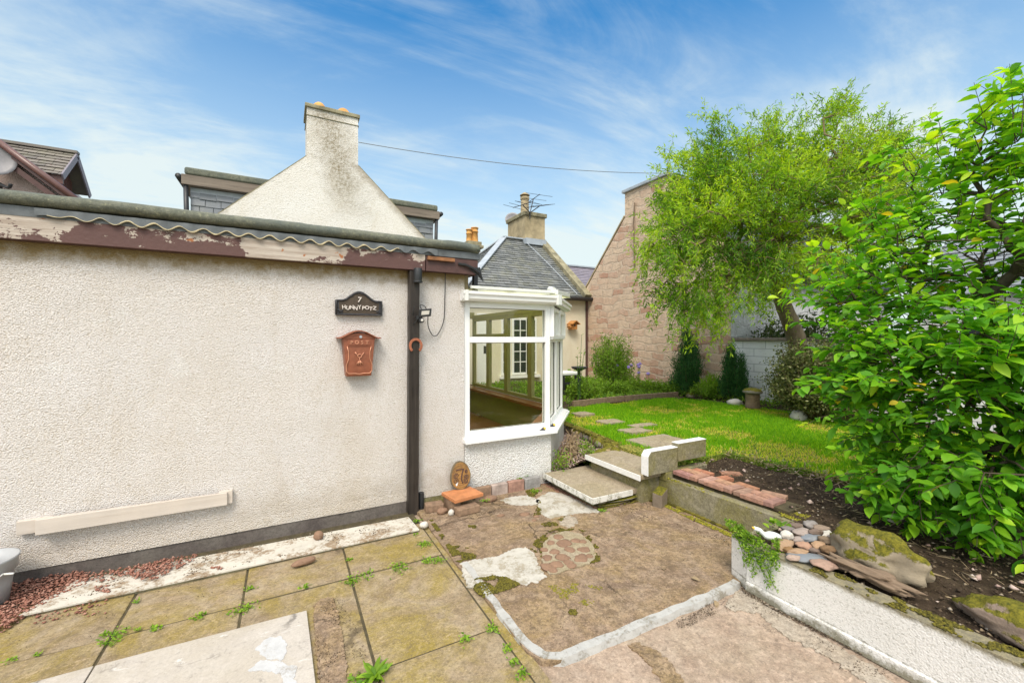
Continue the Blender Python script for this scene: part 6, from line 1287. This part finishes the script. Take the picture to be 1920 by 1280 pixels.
def shoots_mesh(name, P, r, mat, parent, n=3):
    k, m, _ = P.shape; a = P[:, :-1].reshape(-1, 3); b = P[:, 1:].reshape(-1, 3); t = np.tile(np.linspace(1, .35, m), (k, 1)); ra = (r*t[:, :-1]).ravel(); rb = (r*t[:, 1:]).ravel()
    d = unit(b-a); o = unit(np.cross(d, np.array([.31, .52, .79]))); e = np.cross(d, o); ang = 2*np.pi*np.arange(n)/n; ring = lambda c, rr: c[:, None]+(o[:, None]*np.cos(ang)[None, :, None]+e[:, None]*np.sin(ang)[None, :, None])*rr[:, None, None]
    V = np.concatenate([ring(a, ra), ring(b, rb)], 1); q = np.arange(n); base = np.stack([q, (q+1) % n, n+(q+1) % n, n+q], 1); return npmesh(name, V, base[None]+(np.arange(len(a))*2*n)[:, None, None], mat, parent)
def along(P, per, spread=.0):
    k, m, _ = P.shape; s = rng.uniform(0.05, m-1-1e-3, (k, per)); i = s.astype(int); f = (s-i)[..., None]; r = np.arange(k)[:, None]; a = P[r, i]; b = P[r, i+1]; return (a+(b-a)*f+rng.normal(size=(k, per, 3))*spread).reshape(-1, 3), unit((b-a).reshape(-1, 3)), (s/(m-1)).ravel()

# contorted willow --------------------------------------------------------------
TR = [PZ(1503, 700, LZ), PD(1497, 660, 7.15), PD(1485, 612, 7.05), PD(1472, 580, 6.95), PD(1458, 540, 6.85), PD(1446, 500, 6.8), PD(1440, 462, 6.75)]
TR[0] = Vector((TR[1].x, TR[1].y, .3))
wt = thing('willow_tree', 'tall yellow-green contorted willow with drooping twigs in front of the stone gable', 'tree', tuple(TR[0]))
m = MB(); tp = smoothpath(TR, 6); nn_ = len(tp); m.tube(tp, [.155-.075*i/nn_+.012*noise.noise(Vector((i*.4, 0, 0))) for i in range(nn_)], 14); m.build('trunk', 'bark', wt, smooth=True)
lobes = [(1300, 322, 62, 70, 6.6, .7), (1278, 355, 45, 55, 6.4, .5), (1345, 260, 40, 50, 6.7, .5), (1338, 212, 16, 30, 6.7, .25), (1400, 295, 75, 75, 6.8, .9), (1450, 240, 40, 50, 6.8, .5), (1510, 265, 85, 75, 6.8, 1.0), (1560, 195, 26, 32, 6.8, .25), (1565, 172, 10, 22, 6.8, .15), (1606, 275, 75, 72, 6.8, .9), (1655, 310, 55, 60, 6.8, .7), (1690, 300, 28, 50, 6.9, .4), (1300, 435, 75, 65, 6.1, .7), (1255, 470, 55, 50, 5.9, .5), (1225, 462, 28, 28, 5.9, .3), (1400, 405, 110, 85, 6.4, 1.2), (1540, 400, 105, 90, 6.5, 1.2), (1640, 390, 60, 60, 6.7, .7), (1600, 470, 70, 60, 6.6, .8), (1270, 540, 42, 55, 5.8, .4), (1330, 535, 55, 48, 5.9, .5), (1345, 590, 28, 40, 5.9, .3), (1400, 500, 70, 45, 6.1, .6), (1480, 480, 70, 55, 6.2, .7), (1430, 560, 28, 22, 6.4, .3)]
lobes = [(l[0], l[1]+(38 if l[1] < 300 else (20 if l[1] < 400 else 0)), *l[2:]) for l in lobes]
lobes = [(l[0]+(14 if l[0] < 1290 else 0), *l[1:]) for l in lobes]
tg = crown_points(lobes, 1200); nodes, par, tips = skeleton([tuple(p) for p in TR[2:]], tg, .16, .035, .5); lm, rr_ = limbs_mesh('limb', nodes, par, tips, .0045, 'barkthin', wt, .50, 5, .075)
T = nodes[tips]; cen = np.array(PD(1450, 470, 6.7)); sub = np.concatenate([T, T+rng.normal(size=T.shape)*.10, T+rng.normal(size=T.shape)*.12]); 
low = (sub[:, 2] < 3.0); up_ = sub[~low]; dn = sub[low]
P1 = sprays(up_, cen, rng.uniform(.15, .42, len(up_)), 6, .25, .45, .10, .28); P2 = sprays(dn, cen, rng.uniform(.16, .44, len(dn)), 6, 1.6, .0, .10, .22)
PP = np.concatenate([P1, P2]); shoots_mesh('twig', PP, np.full((len(PP), 1), .0035), 'barkthin', wt)
L_, D_l, s_ = along(PP, 30, .018); Dl = unit(D_l*.7+rng.normal(size=D_l.shape)*.75+np.array([0, 0, -.1])); k = rng.random(len(L_)) < .98; L_, Dl = L_[k], Dl[k]
tn = np.clip(.55+.9*np.array([noise.noise(Vector((p[0]*1.6, p[1]*1.6, p[2]*1.6))) for p in L_[::8]]).repeat(8)[:len(L_)]+rng.normal(size=len(L_))*.22, 0, 1)
leaves('leaf', L_, Dl, rng.uniform(.05, .09, len(L_)), rng.uniform(.012, .019, len(L_)), 'leaf_willow', wt, tn, 'diamond', .35)

# big broad-leaved shrub at right ------------------------------------------------
SB = PZ(1905, 1040, .28)
sb = thing('leafy_shrub', 'big broad leaved green shrub filling the right side of the garden bed', 'shrub', tuple(SB))
lobes = [(1815, 330, 70, 75, 2.95, .35), (1745, 300, 30, 60, 3.1, .2), (1905, 260, 45, 110, 2.7, .35), (1700, 400, 60, 65, 3.15, .35), (1640, 450, 60, 55, 3.3, .35), (1590, 520, 85, 50, 3.3, .35), (1540, 560, 55, 50, 3.2, .3), (1600, 620, 90, 75, 3.15, .45), (1720, 520, 100, 100, 3.05, .5), (1850, 480, 100, 120, 2.85, .6), (1570, 700, 65, 60, 3.1, .35), (1660, 740, 110, 85, 2.95, .5), (1790, 690, 120, 110, 2.75, .6), (1890, 720, 90, 130, 2.55, .5), (1700, 860, 75, 60, 2.8, .4), (1790, 880, 90, 60, 2.65, .45), (1880, 900, 80, 70, 2.45, .4), (1650, 910, 30, 22, 2.75, .2), (1740, 940, 40, 25, 2.7, .2), (1860, 965, 35, 22, 2.45, .2), (2010, 420, 110, 260, 2.6, .6), (2010, 760, 110, 200, 2.4, .5)]
lobes = [(l[0]+(45 if l[0] < 1620 else (28 if l[0] < 1720 else 0)), *l[1:]) for l in lobes]
root = [tuple(SB), tuple(SB+Vector((.02, .0, .25))), tuple(PD(1900, 860, 2.75)), tuple(PD(1880, 760, 2.8)), tuple(PD(1860, 660, 2.85)), tuple(PD(1850, 560, 2.9))]
tg = crown_points(lobes, 620); nodes, par, tips = skeleton(root, tg, .12, .02, .6); limbs_mesh('branch', nodes, par, tips, .0028, 'barkbush', sb, .5, 6, .05)
m = MB(); m.tube(smoothpath(root[:4], 5), [.055-.0015*i for i in range(16)], 12); m.build('stem', 'barkbush', sb, smooth=True)
T = nodes[tips]; cen = np.array(PD(1830, 760, 2.8)); T = T[(T[:, 2] < 1.9) | (rng.random(len(T)) < .72)]; P1 = sprays(T, cen, rng.uniform(.16, .36, len(T)), 5, .35, .15, .08); ex2 = np.concatenate([crown_points(lobes, 520), crown_points([l for l in lobes if l[1] > 640], 170)]); ex2 = ex2[(ex2[:, 2] < 1.9) | (rng.random(len(ex2)) < .6)]; P3 = sprays(ex2, cen, rng.uniform(.12, .3, len(ex2)), 5, .35, .15, .08)
# a few long arching shoots that break the outline
tipsx = [(1652, 380, 1650, 340, 3.2), (1700, 320, 1665, 270, 3.1), (1760, 290, 1740, 218, 3.1), (1830, 260, 1790, 225, 3.0), (1870, 270, 1850, 200, 2.9), (1900, 230, 1893, 120, 2.6), (1915, 250, 1925, 140, 2.5), (1600, 500, 1505, 462, 3.25), (1600, 560, 1480, 520, 3.2), (1610, 640, 1500, 600, 3.1), (1590, 720, 1485, 735, 3.05), (1600, 780, 1505, 800, 3.0), (1640, 860, 1560, 850, 2.9), (1700, 920, 1625, 935, 2.75), (1620, 470, 1560, 420, 3.3), (1640, 430, 1600, 390, 3.3), (1770, 900, 1700, 970, 2.6), (1860, 930, 1800, 1000, 2.4), (1880, 250, 1870, 215, 2.8), (1780, 330, 1730, 260, 3.0)]
P4 = np.stack([np.stack([np.array(PD(a+(c-a)*t, b+(d-b)*t-12*math.sin(3.14*t), D_)) for t in np.linspace(0, 1, 6)]) for a, b, c, d, D_ in tipsx])
shoots_mesh('shoot', np.concatenate([P1, P3, P4]), np.full((len(P1)+len(P3)+len(P4), 1), .0032), 'barkbush', sb, 5)
L1, D1, s1_ = along(P1, 11, .006); L2_, D2_, s2_ = along(P3, 10, .006); L3, D3, s3_ = along(P4, 13, .004)
Lp = np.concatenate([L1, L2_, L3]); Dp = np.concatenate([D1, D2_, D3]); sp_ = np.concatenate([s1_, s2_, s3_])
side = rng.normal(size=Dp.shape); side = unit(side-Dp*(side*Dp).sum(1, keepdims=True)); Dl = unit(Dp*.55+side*.9); Dl[:, 2] *= .55; Dl[:, 2] -= .12
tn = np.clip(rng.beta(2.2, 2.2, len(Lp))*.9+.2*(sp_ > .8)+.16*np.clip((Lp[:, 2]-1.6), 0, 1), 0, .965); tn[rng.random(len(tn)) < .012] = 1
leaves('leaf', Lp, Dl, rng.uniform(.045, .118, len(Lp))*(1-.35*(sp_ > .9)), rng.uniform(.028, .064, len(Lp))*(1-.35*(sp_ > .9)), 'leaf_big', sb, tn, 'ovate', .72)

# shrubs built as leaf masses on stems --------------------------------------------
def shrub(name, lab, cat, base, H, Wd, nst, nl, leaf, ll, lw, up=.5, spread=.5, droop=.2, grp=None, conic=0, tips_=None, tint=(0, 1), shape='diamond', lean=0, jit=.05, origin_z=None):
    t = thing(name, lab, cat, tuple(base), 0, grp); b = np.array(base, float); k = nst
    a = rng.uniform(0, 6.28, k); rr2 = np.sqrt(rng.random(k)); h = H*(rng.uniform(.35, 1, k) if not conic else rng.uniform(.15, 1, k))
    rad = Wd/2*rr2*(np.sin(np.pi*np.clip(h/H*.62+.18, 0, 1))**.8 if not conic else (1.02-h/H)**.75*1.05+.05)
    tip = b+np.stack([np.cos(a)*rad, np.sin(a)*rad, h], 1)+np.array([lean, 0, 0])*(h/H)[:, None]
    m_ = 6; s = np.linspace(0, 1, m_)[None, :, None]; root_ = b+(tip-b)*np.array([.25, .25, 0]); P = root_[:, None]*(1-s)+tip[:, None]*s; bow = (np.sin(np.pi*s)*.12*H); P = P+np.stack([np.cos(a), np.sin(a), np.zeros(k)], 1)[:, None]*bow*rr2[:, None, None]*(.5 if not conic else .15)
    shoots_mesh('stem', P, np.full((k, 1), .006), 'barkthin', t)
    L, D, sv = along(P[:, 2:] if not conic else P[:, 1:], max(1, nl//k), jit); D = unit(D*up+rng.normal(size=D.shape)*spread); leaves('foliage', L, D, rng.uniform(ll*.7, ll*1.2, len(L)), rng.uniform(lw*.8, lw*1.2, len(L)), leaf, t, np.clip(rng.uniform(*tint, len(L)), 0, 1), shape, .4)
    return t
p = PX(1152, 720, 6.4); shrub('border_shrub', 'rounded mid green shrub against the stone gable near the cream cottage', 'shrub', (6.5, 7.3, LZ), 1.28, .95, 130, 9000, 'leaf_mid', .06, .018, .7, .6)
t = shrub('dwarf_conifer', 'taller dark green pointed conifer against the stone gable', 'conifer', (7.50, 6.10, LZ), 1.42, .86, 60, 17000, 'leaf_dark', .06, .012, 1.2, .5, conic=1, jit=.05, grp='dark conifers by the stone gable')
t = shrub('dwarf_conifer', 'smaller dark green twin topped conifer by the white garden wall', 'conifer', (7.50, 5.10, LZ), 1.08, .50, 34, 9500, 'leaf_dark', .06, .012, 1.2, .5, conic=1, jit=.04, lean=-.02, grp='dark conifers by the stone gable')
b_ = np.array((7.55, 4.93, LZ)); k = 70; a = rng.uniform(0, 6.28, k); h = .92*rng.uniform(.3, 1, k); rad = .17*np.sqrt(rng.random(k))*(1.05-h/.92)**.6; tip = b_+np.stack([np.cos(a)*rad, np.sin(a)*rad, h], 1); s = np.linspace(0, 1, 5)[None, :, None]; P = (b_*np.ones((k, 1)))[:, None]*(1-s)+tip[:, None]*s; L, D, sv = along(P[:, 1:], 90, .03); leaves('side_foliage', L, unit(D*1.2+rng.normal(size=D.shape)*.45), rng.uniform(.035, .06, len(L)), .009, 'leaf_dark', t, None, 'diamond', .4)
shrub('variegated_bush', 'wide dull olive variegated bush in front of the white garden wall', 'bush', (7.05, 3.32, LZ-.03), 1.20, 1.55, 380, 34000, 'leaf_var', .042, .026, .4, .9, jit=.06)
for k, (y, h, w, lab) in enumerate([(5.0, 1.75, 1.1, 'dark glossy leaved shrub rising over the garden wall beside the stone gable'), (4.3, 1.9, 1.2, 'dark glossy leaved shrub rising over the garden wall behind the willow trunk')]):
    shrub('laurel_shrub', lab, 'shrub', (8.75, y-.1, .2), h, w, 130, 5000, 'leaf_laurel', .09, .04, .5, .8, grp='shrubs behind the garden wall', jit=.07)
# border plants
bl = [(1075, 740, 5.05, 6.6, .42, .5, 'leafy green border plant nearest the conservatory'), (1100, 742, 5.35, 6.7, .36, .6, 'bushy border plant in front of the dark bird table'), (1132, 735, 5.7, 6.9, .38, .5, 'feathery border plant just left of the rounded shrub'), (1175, 730, 6.15, 6.8, .30, .75, 'spreading bright border plant in front of the rounded shrub'), (1205, 722, 6.6, 6.9, .42, .6, 'border plant with mauve flowers below the stone gable'), (1240, 730, 6.85, 6.6, .30, .7, 'low green plant between the mauve flowers and the taller conifer'), (1285, 735, 7.2, 6.35, .28, .5, 'low green plant left of the taller conifer foot'), (1335, 735, 7.35, 5.6, .30, .5, 'low clump between the two dark conifers'), (1090, 725, 5.4, 7.4, .5, .5, 'tall loose plant at the back of the border by the white seat')]
for k, (px, py, X, Y, h, w, lab) in enumerate(bl):
    shrub('border_plant', lab, 'plant', (X, Y, LZ), h, w, 60, 2200, 'leaf_mid', .05, .02, .6, .8, grp='low plants of the far border', tint=(.3, 1), jit=.03)
fl_o = [o for o in C.objects if o.get('label', '').startswith('border plant with mauve')][0]
for k in range(9):
    l = (6.6+rng.normal()*.28, 6.9+rng.normal()*.16, LZ+rng.uniform(.42, .66)); m = MB(); m.tube([(l[0], l[1], LZ), l], .004, 4); m.build('flower_stem', 'leaf_mid', fl_o)
    q = lump(l, (.035, .035, .03), k+5, .6, 2).build('flower', 'purple', fl_o)
p = PD(1084, 690, 7.6); st5 = thing('tall_seedhead', 'thin tall flower spike standing against the cream cottage wall', 'plant', (p.x, p.y, LZ)); Pp = np.stack([np.stack([np.array([p.x+dx*t, p.y, LZ+(h)*t]) for t in np.linspace(0, 1, 5)]) for dx, h in ((.08, 1.25), (-.02, .9), (.14, 1.0))]); shoots_mesh('stem', Pp, np.full((3, 1), .008), 'leaf_mid', st5, 4); L, D, s = along(Pp, 30, .02); leaves('leaf', L, rng.normal(size=L.shape), .045, .02, 'leaf_mid', st5)
shrub('fern_clump', 'yellow-green strappy clump at the foot of the taller conifer', 'plant', (7.55, 5.55, LZ), .45, .4, 40, 700, 'leaf_mid', .12, .02, .9, .4, tint=(.6, 1))
# spreading ground cover in the border
X, Y = scatter([(4.3, 6.1), (7.0, 6.08), (7.35, 5.0), (7.3, 4.2), (7.9, 4.2), (7.95, 7.2), (7.8, 9.5), (4.0, 9.5), (3.8, 6.5)], 15000); k = np.array([noise.noise(Vector((x*2.2, y*2.2, 8))) > -.15 for x, y in zip(X, Y)]); X, Y = X[k], Y[k]; P = np.stack([X, Y, LZ+rng.uniform(0, .12, len(X))], 1)
o = leaves('ground_cover', P, rng.normal(size=P.shape)+np.array([0, 0, .8]), rng.uniform(.03, .07, len(P)), .025, 'leaf_mid', None, rng.random(len(P)), 'diamond', .6); o['kind'] = 'stuff'
# lawn ---------------------------------------------------------------------------
vis = [(3.30, 2.90), (4.15, 2.86), (4.25, 2.2), (4.33, 1.6), (4.45, .2), (4.62, -1.5), (7.7, -1.5), (7.55, 1.5), (7.25, 4.2), (7.1, 5.95), (6.3, 6.08), (4.68, 6.15), (3.95, 5.75), (3.66, 5.1), (3.56, 4.45), (3.46, 3.95), (3.34, 3.60)]
X, Y = scatter(vis, 170000); keep = np.ones(len(X), bool)
for o in C.objects:
    if o.name.startswith('stepping_stone'):
        xs = [v.co.x+o.location.x for v in o.data.vertices]; ys = [v.co.y+o.location.y for v in o.data.vertices]; keep &= ~((X > min(xs)+.02) & (X < max(xs)-.02) & (Y > min(ys)+.02) & (Y < max(ys)-.02))
keep &= ~((X < 3.47) & (Y < 3.63) & (Y > 2.8)); keep &= ~((X < 4.08) & (Y < 2.86)); X, Y = X[keep], Y[keep]
nz = np.array([noise.noise(Vector((x*1.35, y*1.35, 11)))+.6*noise.noise(Vector((x*4.2, y*4.2, 4)))+.25*noise.noise(Vector((x*11, y*11, 4))) for x, y in zip(X, Y)])
dry = np.clip((nz-.0)*2.6, 0, 1); edge_ = np.clip(1-(X-(4.2+(.2-Y*.05)))/.35, 0, 1)*(Y < 2.9); dry = np.clip(dry+edge_*.8*rng.random(len(X)), 0, 1)
k = rng.random(len(X)) > dry*.62; X, Y, dry = X[k], Y[k], dry[k]
tn = np.where(rng.random(len(X)) < dry*.85, rng.uniform(.74, 1, len(X)), rng.uniform(0, .72, len(X))); hl = rng.uniform(.03, .062, len(X))*(1-.45*dry)
P = np.stack([X, Y, np.full(len(X), LZ-.022)], 1); D = rng.normal(size=P.shape)*.42; D[:, 2] = 1
o = leaves('grass', P, D, hl, rng.uniform(.006, .011, len(X)), 'grass', None, tn, 'blade', .0); o['kind'] = 'stuff'
# weeds in the joints ------------------------------------------------------------
def weed(px, py, s, n, lab, zz=.02, mat='leaf_weed', z=None, upv=.35, shape='ovate', cat='weed', grp='weeds in the paving joints', L=.02, stretch=(1, 1)):
    p = PZ(px, py, zz); t = thing('weed', lab, cat, tuple(p), 0, grp); P = np.array(p)+rng.normal(size=(n, 3))*np.array([s*stretch[0], s*stretch[1], 0])*.5; P[:, 2] = zz+rng.uniform(.002, .012, n); D = rng.normal(size=(n, 3)); D[:, 2] = np.abs(D[:, 2])*upv+.15
    leaves('leaf', P, D, rng.uniform(.6, 1.3, n)*L, rng.uniform(.4, .7, n)*L, mat, t, rng.random(n), shape, .7); return t
wl_ = [(598, 1195-130, .0, 0, ''),
 (215, 1192, .06, 60, 'bright weed clump in the joint above the pale board, largest on the left paving'), (207, 1208, .03, 25, 'small weed just below the largest left clump'), (198, 1192, .02, 16, 'tiny weed left of the largest left clump'), (255, 1130, .02, 12, 'tiny weed in the joint beside the marble strip end'), (293, 1178, .03, 30, 'small weed right of the largest left clump'), (373, 1156, .035, 34, 'small leafy weed in the long joint at centre left'), (255, 1182, .015, 10, 'tiny sprig in the long joint'), (70, 1228, .018, 12, 'tiny weed in the joint at the far left'), (22, 1238, .02, 12, 'tiny brownish weed at the left picture edge'), (466, 1140, .05, 50, 'weed where two slab joints cross, below the marble strip'), (467, 1105, .03, 25, 'weed in the short joint below the marble strip'), (442, 1148, .03, 20, 'weed beside the crossing joints'), (570, 1102, .03, 22, 'small weed in the long joint below the cigar shaped stone'),
 (660, 1090, .05, 60, 'leafy weed at a joint crossing in the middle of the slabs'), (685, 1080, .05, 35, 'grassy weed spreading right of the middle crossing'), (748, 1065, .07, 70, 'bright creeping weed along the joint near the post'), (795, 1022, .05, 55, 'bright weed patch by the cracked edge strip'), (803, 1052, .04, 50, 'creeping weed where joint meets the edge strip'), (822, 1052, .04, 50, 'bright weed end tuft on the edge strip'), (782, 978, .03, 30, 'tiny weed by the round cream pebble'), (780, 1003, .015, 12, 'tiny sprig under the marble strip corner'), (655, 1050, .02, 20, 'tiny weed up the short joint'), (872, 1200, .035, 30, 'weed in the joint in front of the patio kerb'), (922, 1180, .035, 40, 'weed at the corner of the slabs beside the kerb'), (950, 1218, .03, 25, 'thin weed along the kerb joint'), (965, 1240, .03, 25, 'second thin weed lower along the kerb joint'), (980, 1265, .03, 30, 'bright weed lowest along the kerb joint'),
 (1030, 888, .02, 20, 'small weed by the wall corner above the bricks'), (975, 898, .02, 18, 'small weed rising behind the red edging brick'), (987, 893, .02, 18, 'small weed rising behind the grey edging brick'), (910, 940, .03, 25, 'small weed beside the long reddish stone'), (1128, 958, .04, 40, 'green weed tuft at the front corner of the lower step'), (1155, 905, .03, 24, 'small weed at the back of the lower step'), (1003, 922, .05, 40, 'weed patch on the moss in front of the grey edging brick')]
for k, (px, py, s, n, lab) in enumerate(wl_):
    if not n: continue
    zz = .026 if px > 830 else .018
    if k == 30 or k == 31 or lab.startswith('small weed rising'): zz = .125
    weed(px, py, s*1.0, int(n*1.2), lab, zz, L=.017)
# big toothed weed at the bottom
p = PZ(705, 1268, .02); t = thing('weed', 'large toothed leaf weed at the bottom edge between two slabs', 'weed', tuple(p), 0, 'weeds in the paving joints')
a = rng.uniform(0, 6.28, 20); D = np.stack([np.cos(a), np.sin(a), rng.uniform(.25, .9, 20)], 1); leaves('leaf', np.array([list(p)]*20)+rng.normal(size=(20, 3))*.006, D, rng.uniform(.06, .11, 20), rng.uniform(.018, .028, 20), 'leaf_weed', t, rng.random(20), 'ovate', .7)
P = np.array([list(p)]*60)+rng.normal(size=(60, 3))*np.array([.05, .025, .003])+np.array([-.06, .0, .004]); leaves('small_leaf', P, rng.normal(size=(60, 3))*np.array([1, 1, .3]), .03, .014, 'leaf_weed', t, None, 'ovate', .7)
# trailing plant on the planter end
tp_ = thing('trailing_plant', 'bright green stonecrop trailing over the end of the white planter wall', 'plant', tuple(PZ(1420, 1020, .30)))
paths = []
for k in range(46):
    x0, y0 = rng.uniform(2.50, 2.62), rng.uniform(1.42, 1.74); 
    if k < 26: e = np.array([2.472-rng.uniform(0, .02), rng.uniform(1.38, 1.60), .30-rng.uniform(.02, .20)]); mid = np.array([2.48, (y0+e[1])/2, .315])
    else: e = np.array([x0+rng.uniform(-.08, .03), y0+rng.uniform(-.05, .07), .31+rng.uniform(.01, .06)]); mid = (np.array([x0, y0, .30])+e)/2+np.array([0, 0, .02])
    a = np.array([x0, y0, .295]); paths.append(np.stack([(1-t)**2*a+2*t*(1-t)*mid+t*t*e for t in np.linspace(0, 1, 6)]))
P = np.stack(paths); shoots_mesh('stem', P, np.full((len(P), 1), .0025), 'leaf_mid', tp_); L, D, s = along(P, 44, .005); leaves('leaf', L, D*.4+rng.normal(size=D.shape), rng.uniform(.012, .024, len(L)), .009, 'leaf_weed', tp_, None, 'diamond', .4)
weed(1455, 985, .05, 20, 'broad leaved seedling among the stones beside the duck ornament', .31, L=.05, cat='seedling', grp='seedlings on the planter')
weed(1275, 862, .12, 45, 'leafy weed growing between the white topped blocks and the brick path', .33, L=.05, cat='plant', grp='seedlings on the planter')
# moss on the planter top and path
def mossw(poly, n, z, mat='mossm', r=(.004, .012), thr=-.1):
    X, Y = scatter(poly, n); k = np.array([noise.noise(Vector((x*12, y*12, 5))) > thr for x, y in zip(X, Y)]); X, Y = X[k], Y[k]; o = chips('moss', np.stack([X, Y, np.full(len(X), z)], 1), rng.uniform(*r, len(X)), mat, .6); o['kind'] = 'stuff'
mossw([(2.50, 1.25), (2.60, 1.25), (2.60, -.5), (2.50, -.5)], 5000, .296, thr=.0)
mossw([(3.13, 1.70), (3.24, 1.70), (3.24, 2.9), (3.13, 2.9)], 900, .245, 'mossy_y', thr=.05)
mossw([(3.16, 1.62), (3.34, 1.66), (3.30, 1.80), (3.15, 1.80)], 500, .27, 'mossy_y', thr=-.3)
mossw([(3.0, 2.70), (3.12, 2.70), (3.12, 2.95), (3.0, 2.95)], 400, .03, 'mossm')
mossw([(3.50, 2.86), (3.72, 2.86), (3.72, 2.97), (3.50, 2.97)], 300, .33, 'mossy_y', thr=-.3)
mossw([(2.44, 2.93), (3.0, 2.90), (3.0, 2.96), (2.44, 2.98)], 700, .03, 'mossm', thr=-.1)
mossw([(3.25, 3.6), (3.42, 3.6), (3.62, 5.2), (3.5, 5.2), (3.38, 4.0)], 1600, .33, 'mossm', (.01, .02), -.1)
# soil crumbs, stones and straw on the bed
X, Y = scatter(bed_poly, 12000); k = ~((X < 3.56) & (Y > 1.78)) | (rng.random(len(X)) < .05); X, Y = X[k], Y[k]; P = np.stack([X, Y, .285+rng.uniform(0, .022, len(X))], 1); o = chips('soil_crumbs', P, rng.uniform(.003, .013, len(X)), 'debris', .6); o['kind'] = 'stuff'
X, Y = scatter([(3.3, 1.2), (4.2, 2.8), (4.5, 1), (4.7, -1), (2.75, -.4), (2.75, .9)], 900); P = np.stack([X, Y, .302+rng.uniform(0, .02, len(X))], 1); D = rng.normal(size=P.shape)*np.array([1, 1, .18]); o = leaves('dry_stalks', P, D, rng.uniform(.03, .10, len(X)), rng.uniform(.0015, .0035, len(X)), 'straw', None, None, 'blade', .5); o['kind'] = 'stuff'
X, Y = scatter([(4.1, 2.9), (4.3, 2.9), (4.4, 1.6), (4.7, -1), (4.5, -1), (4.2, 1.6)], 1500); P = np.stack([X, Y, .31+rng.uniform(0, .03, len(X))], 1); D = rng.normal(size=P.shape)*np.array([1, 1, .35]); o = leaves('dry_grass', P, D, rng.uniform(.04, .10, len(X)), rng.uniform(.003, .006, len(X)), 'straw', None, rng.uniform(.5, 1, len(X)), 'blade', .5); o['kind'] = 'stuff'
X, Y = scatter(bed_poly, 150); o = chips('small_stones', np.stack([X, Y, np.full(len(X), .305)], 1), rng.uniform(.008, .026, len(X)), 'pinkgravel', .6); o['kind'] = 'stuff'
# dead woody plant against the bay
b_ = Vector((2.74, 3.92, .18)); dp = thing('dead_plant', 'dead twiggy brown plant against the angled bay wall', 'plant', tuple(b_)); P = []
for k in range(45):
    a = rng.uniform(-1.2, 1.6); r = rng.uniform(.04, .19); h = rng.uniform(.10, .34); e = np.array([b_.x+.08+r*math.cos(a)*.8, b_.y-.03+r*math.sin(a)*.5, b_.z+h]); s0 = np.array([b_.x+rng.normal()*.05+.06, b_.y-.05+rng.normal()*.05, .16]); P.append(np.stack([s0*(1-t)+e*t+rng.normal(size=3)*.018 for t in np.linspace(0, 1, 6)]))
P = np.stack(P); shoots_mesh('stem', P, rng.uniform(.003, .009, (45, 1)), 'deadstem', dp, 5); L, D, s = along(P, 9, .02); leaves('dead_leaf', L, rng.normal(size=L.shape)-np.array([0, 0, .6]), rng.uniform(.03, .06, len(L)), .012, 'straw', dp, None, 'diamond', .3)
for (x, y, h, w, lab) in ((3.02, 3.80, .14, .16, 'small green plant in the gravel behind the upper step'), (2.60, 3.72, .12, .14, 'yellow-green plant at the foot of the angled bay wall'), (3.20, 4.10, .10, .2, 'low green plant in the middle of the gravel bed')): shrub('gravel_plant', lab, 'plant', (x, y, .18), h, w, 20, 260, 'leaf_weed', .03, .014, .5, .8, grp='small plants in the gravel bed')
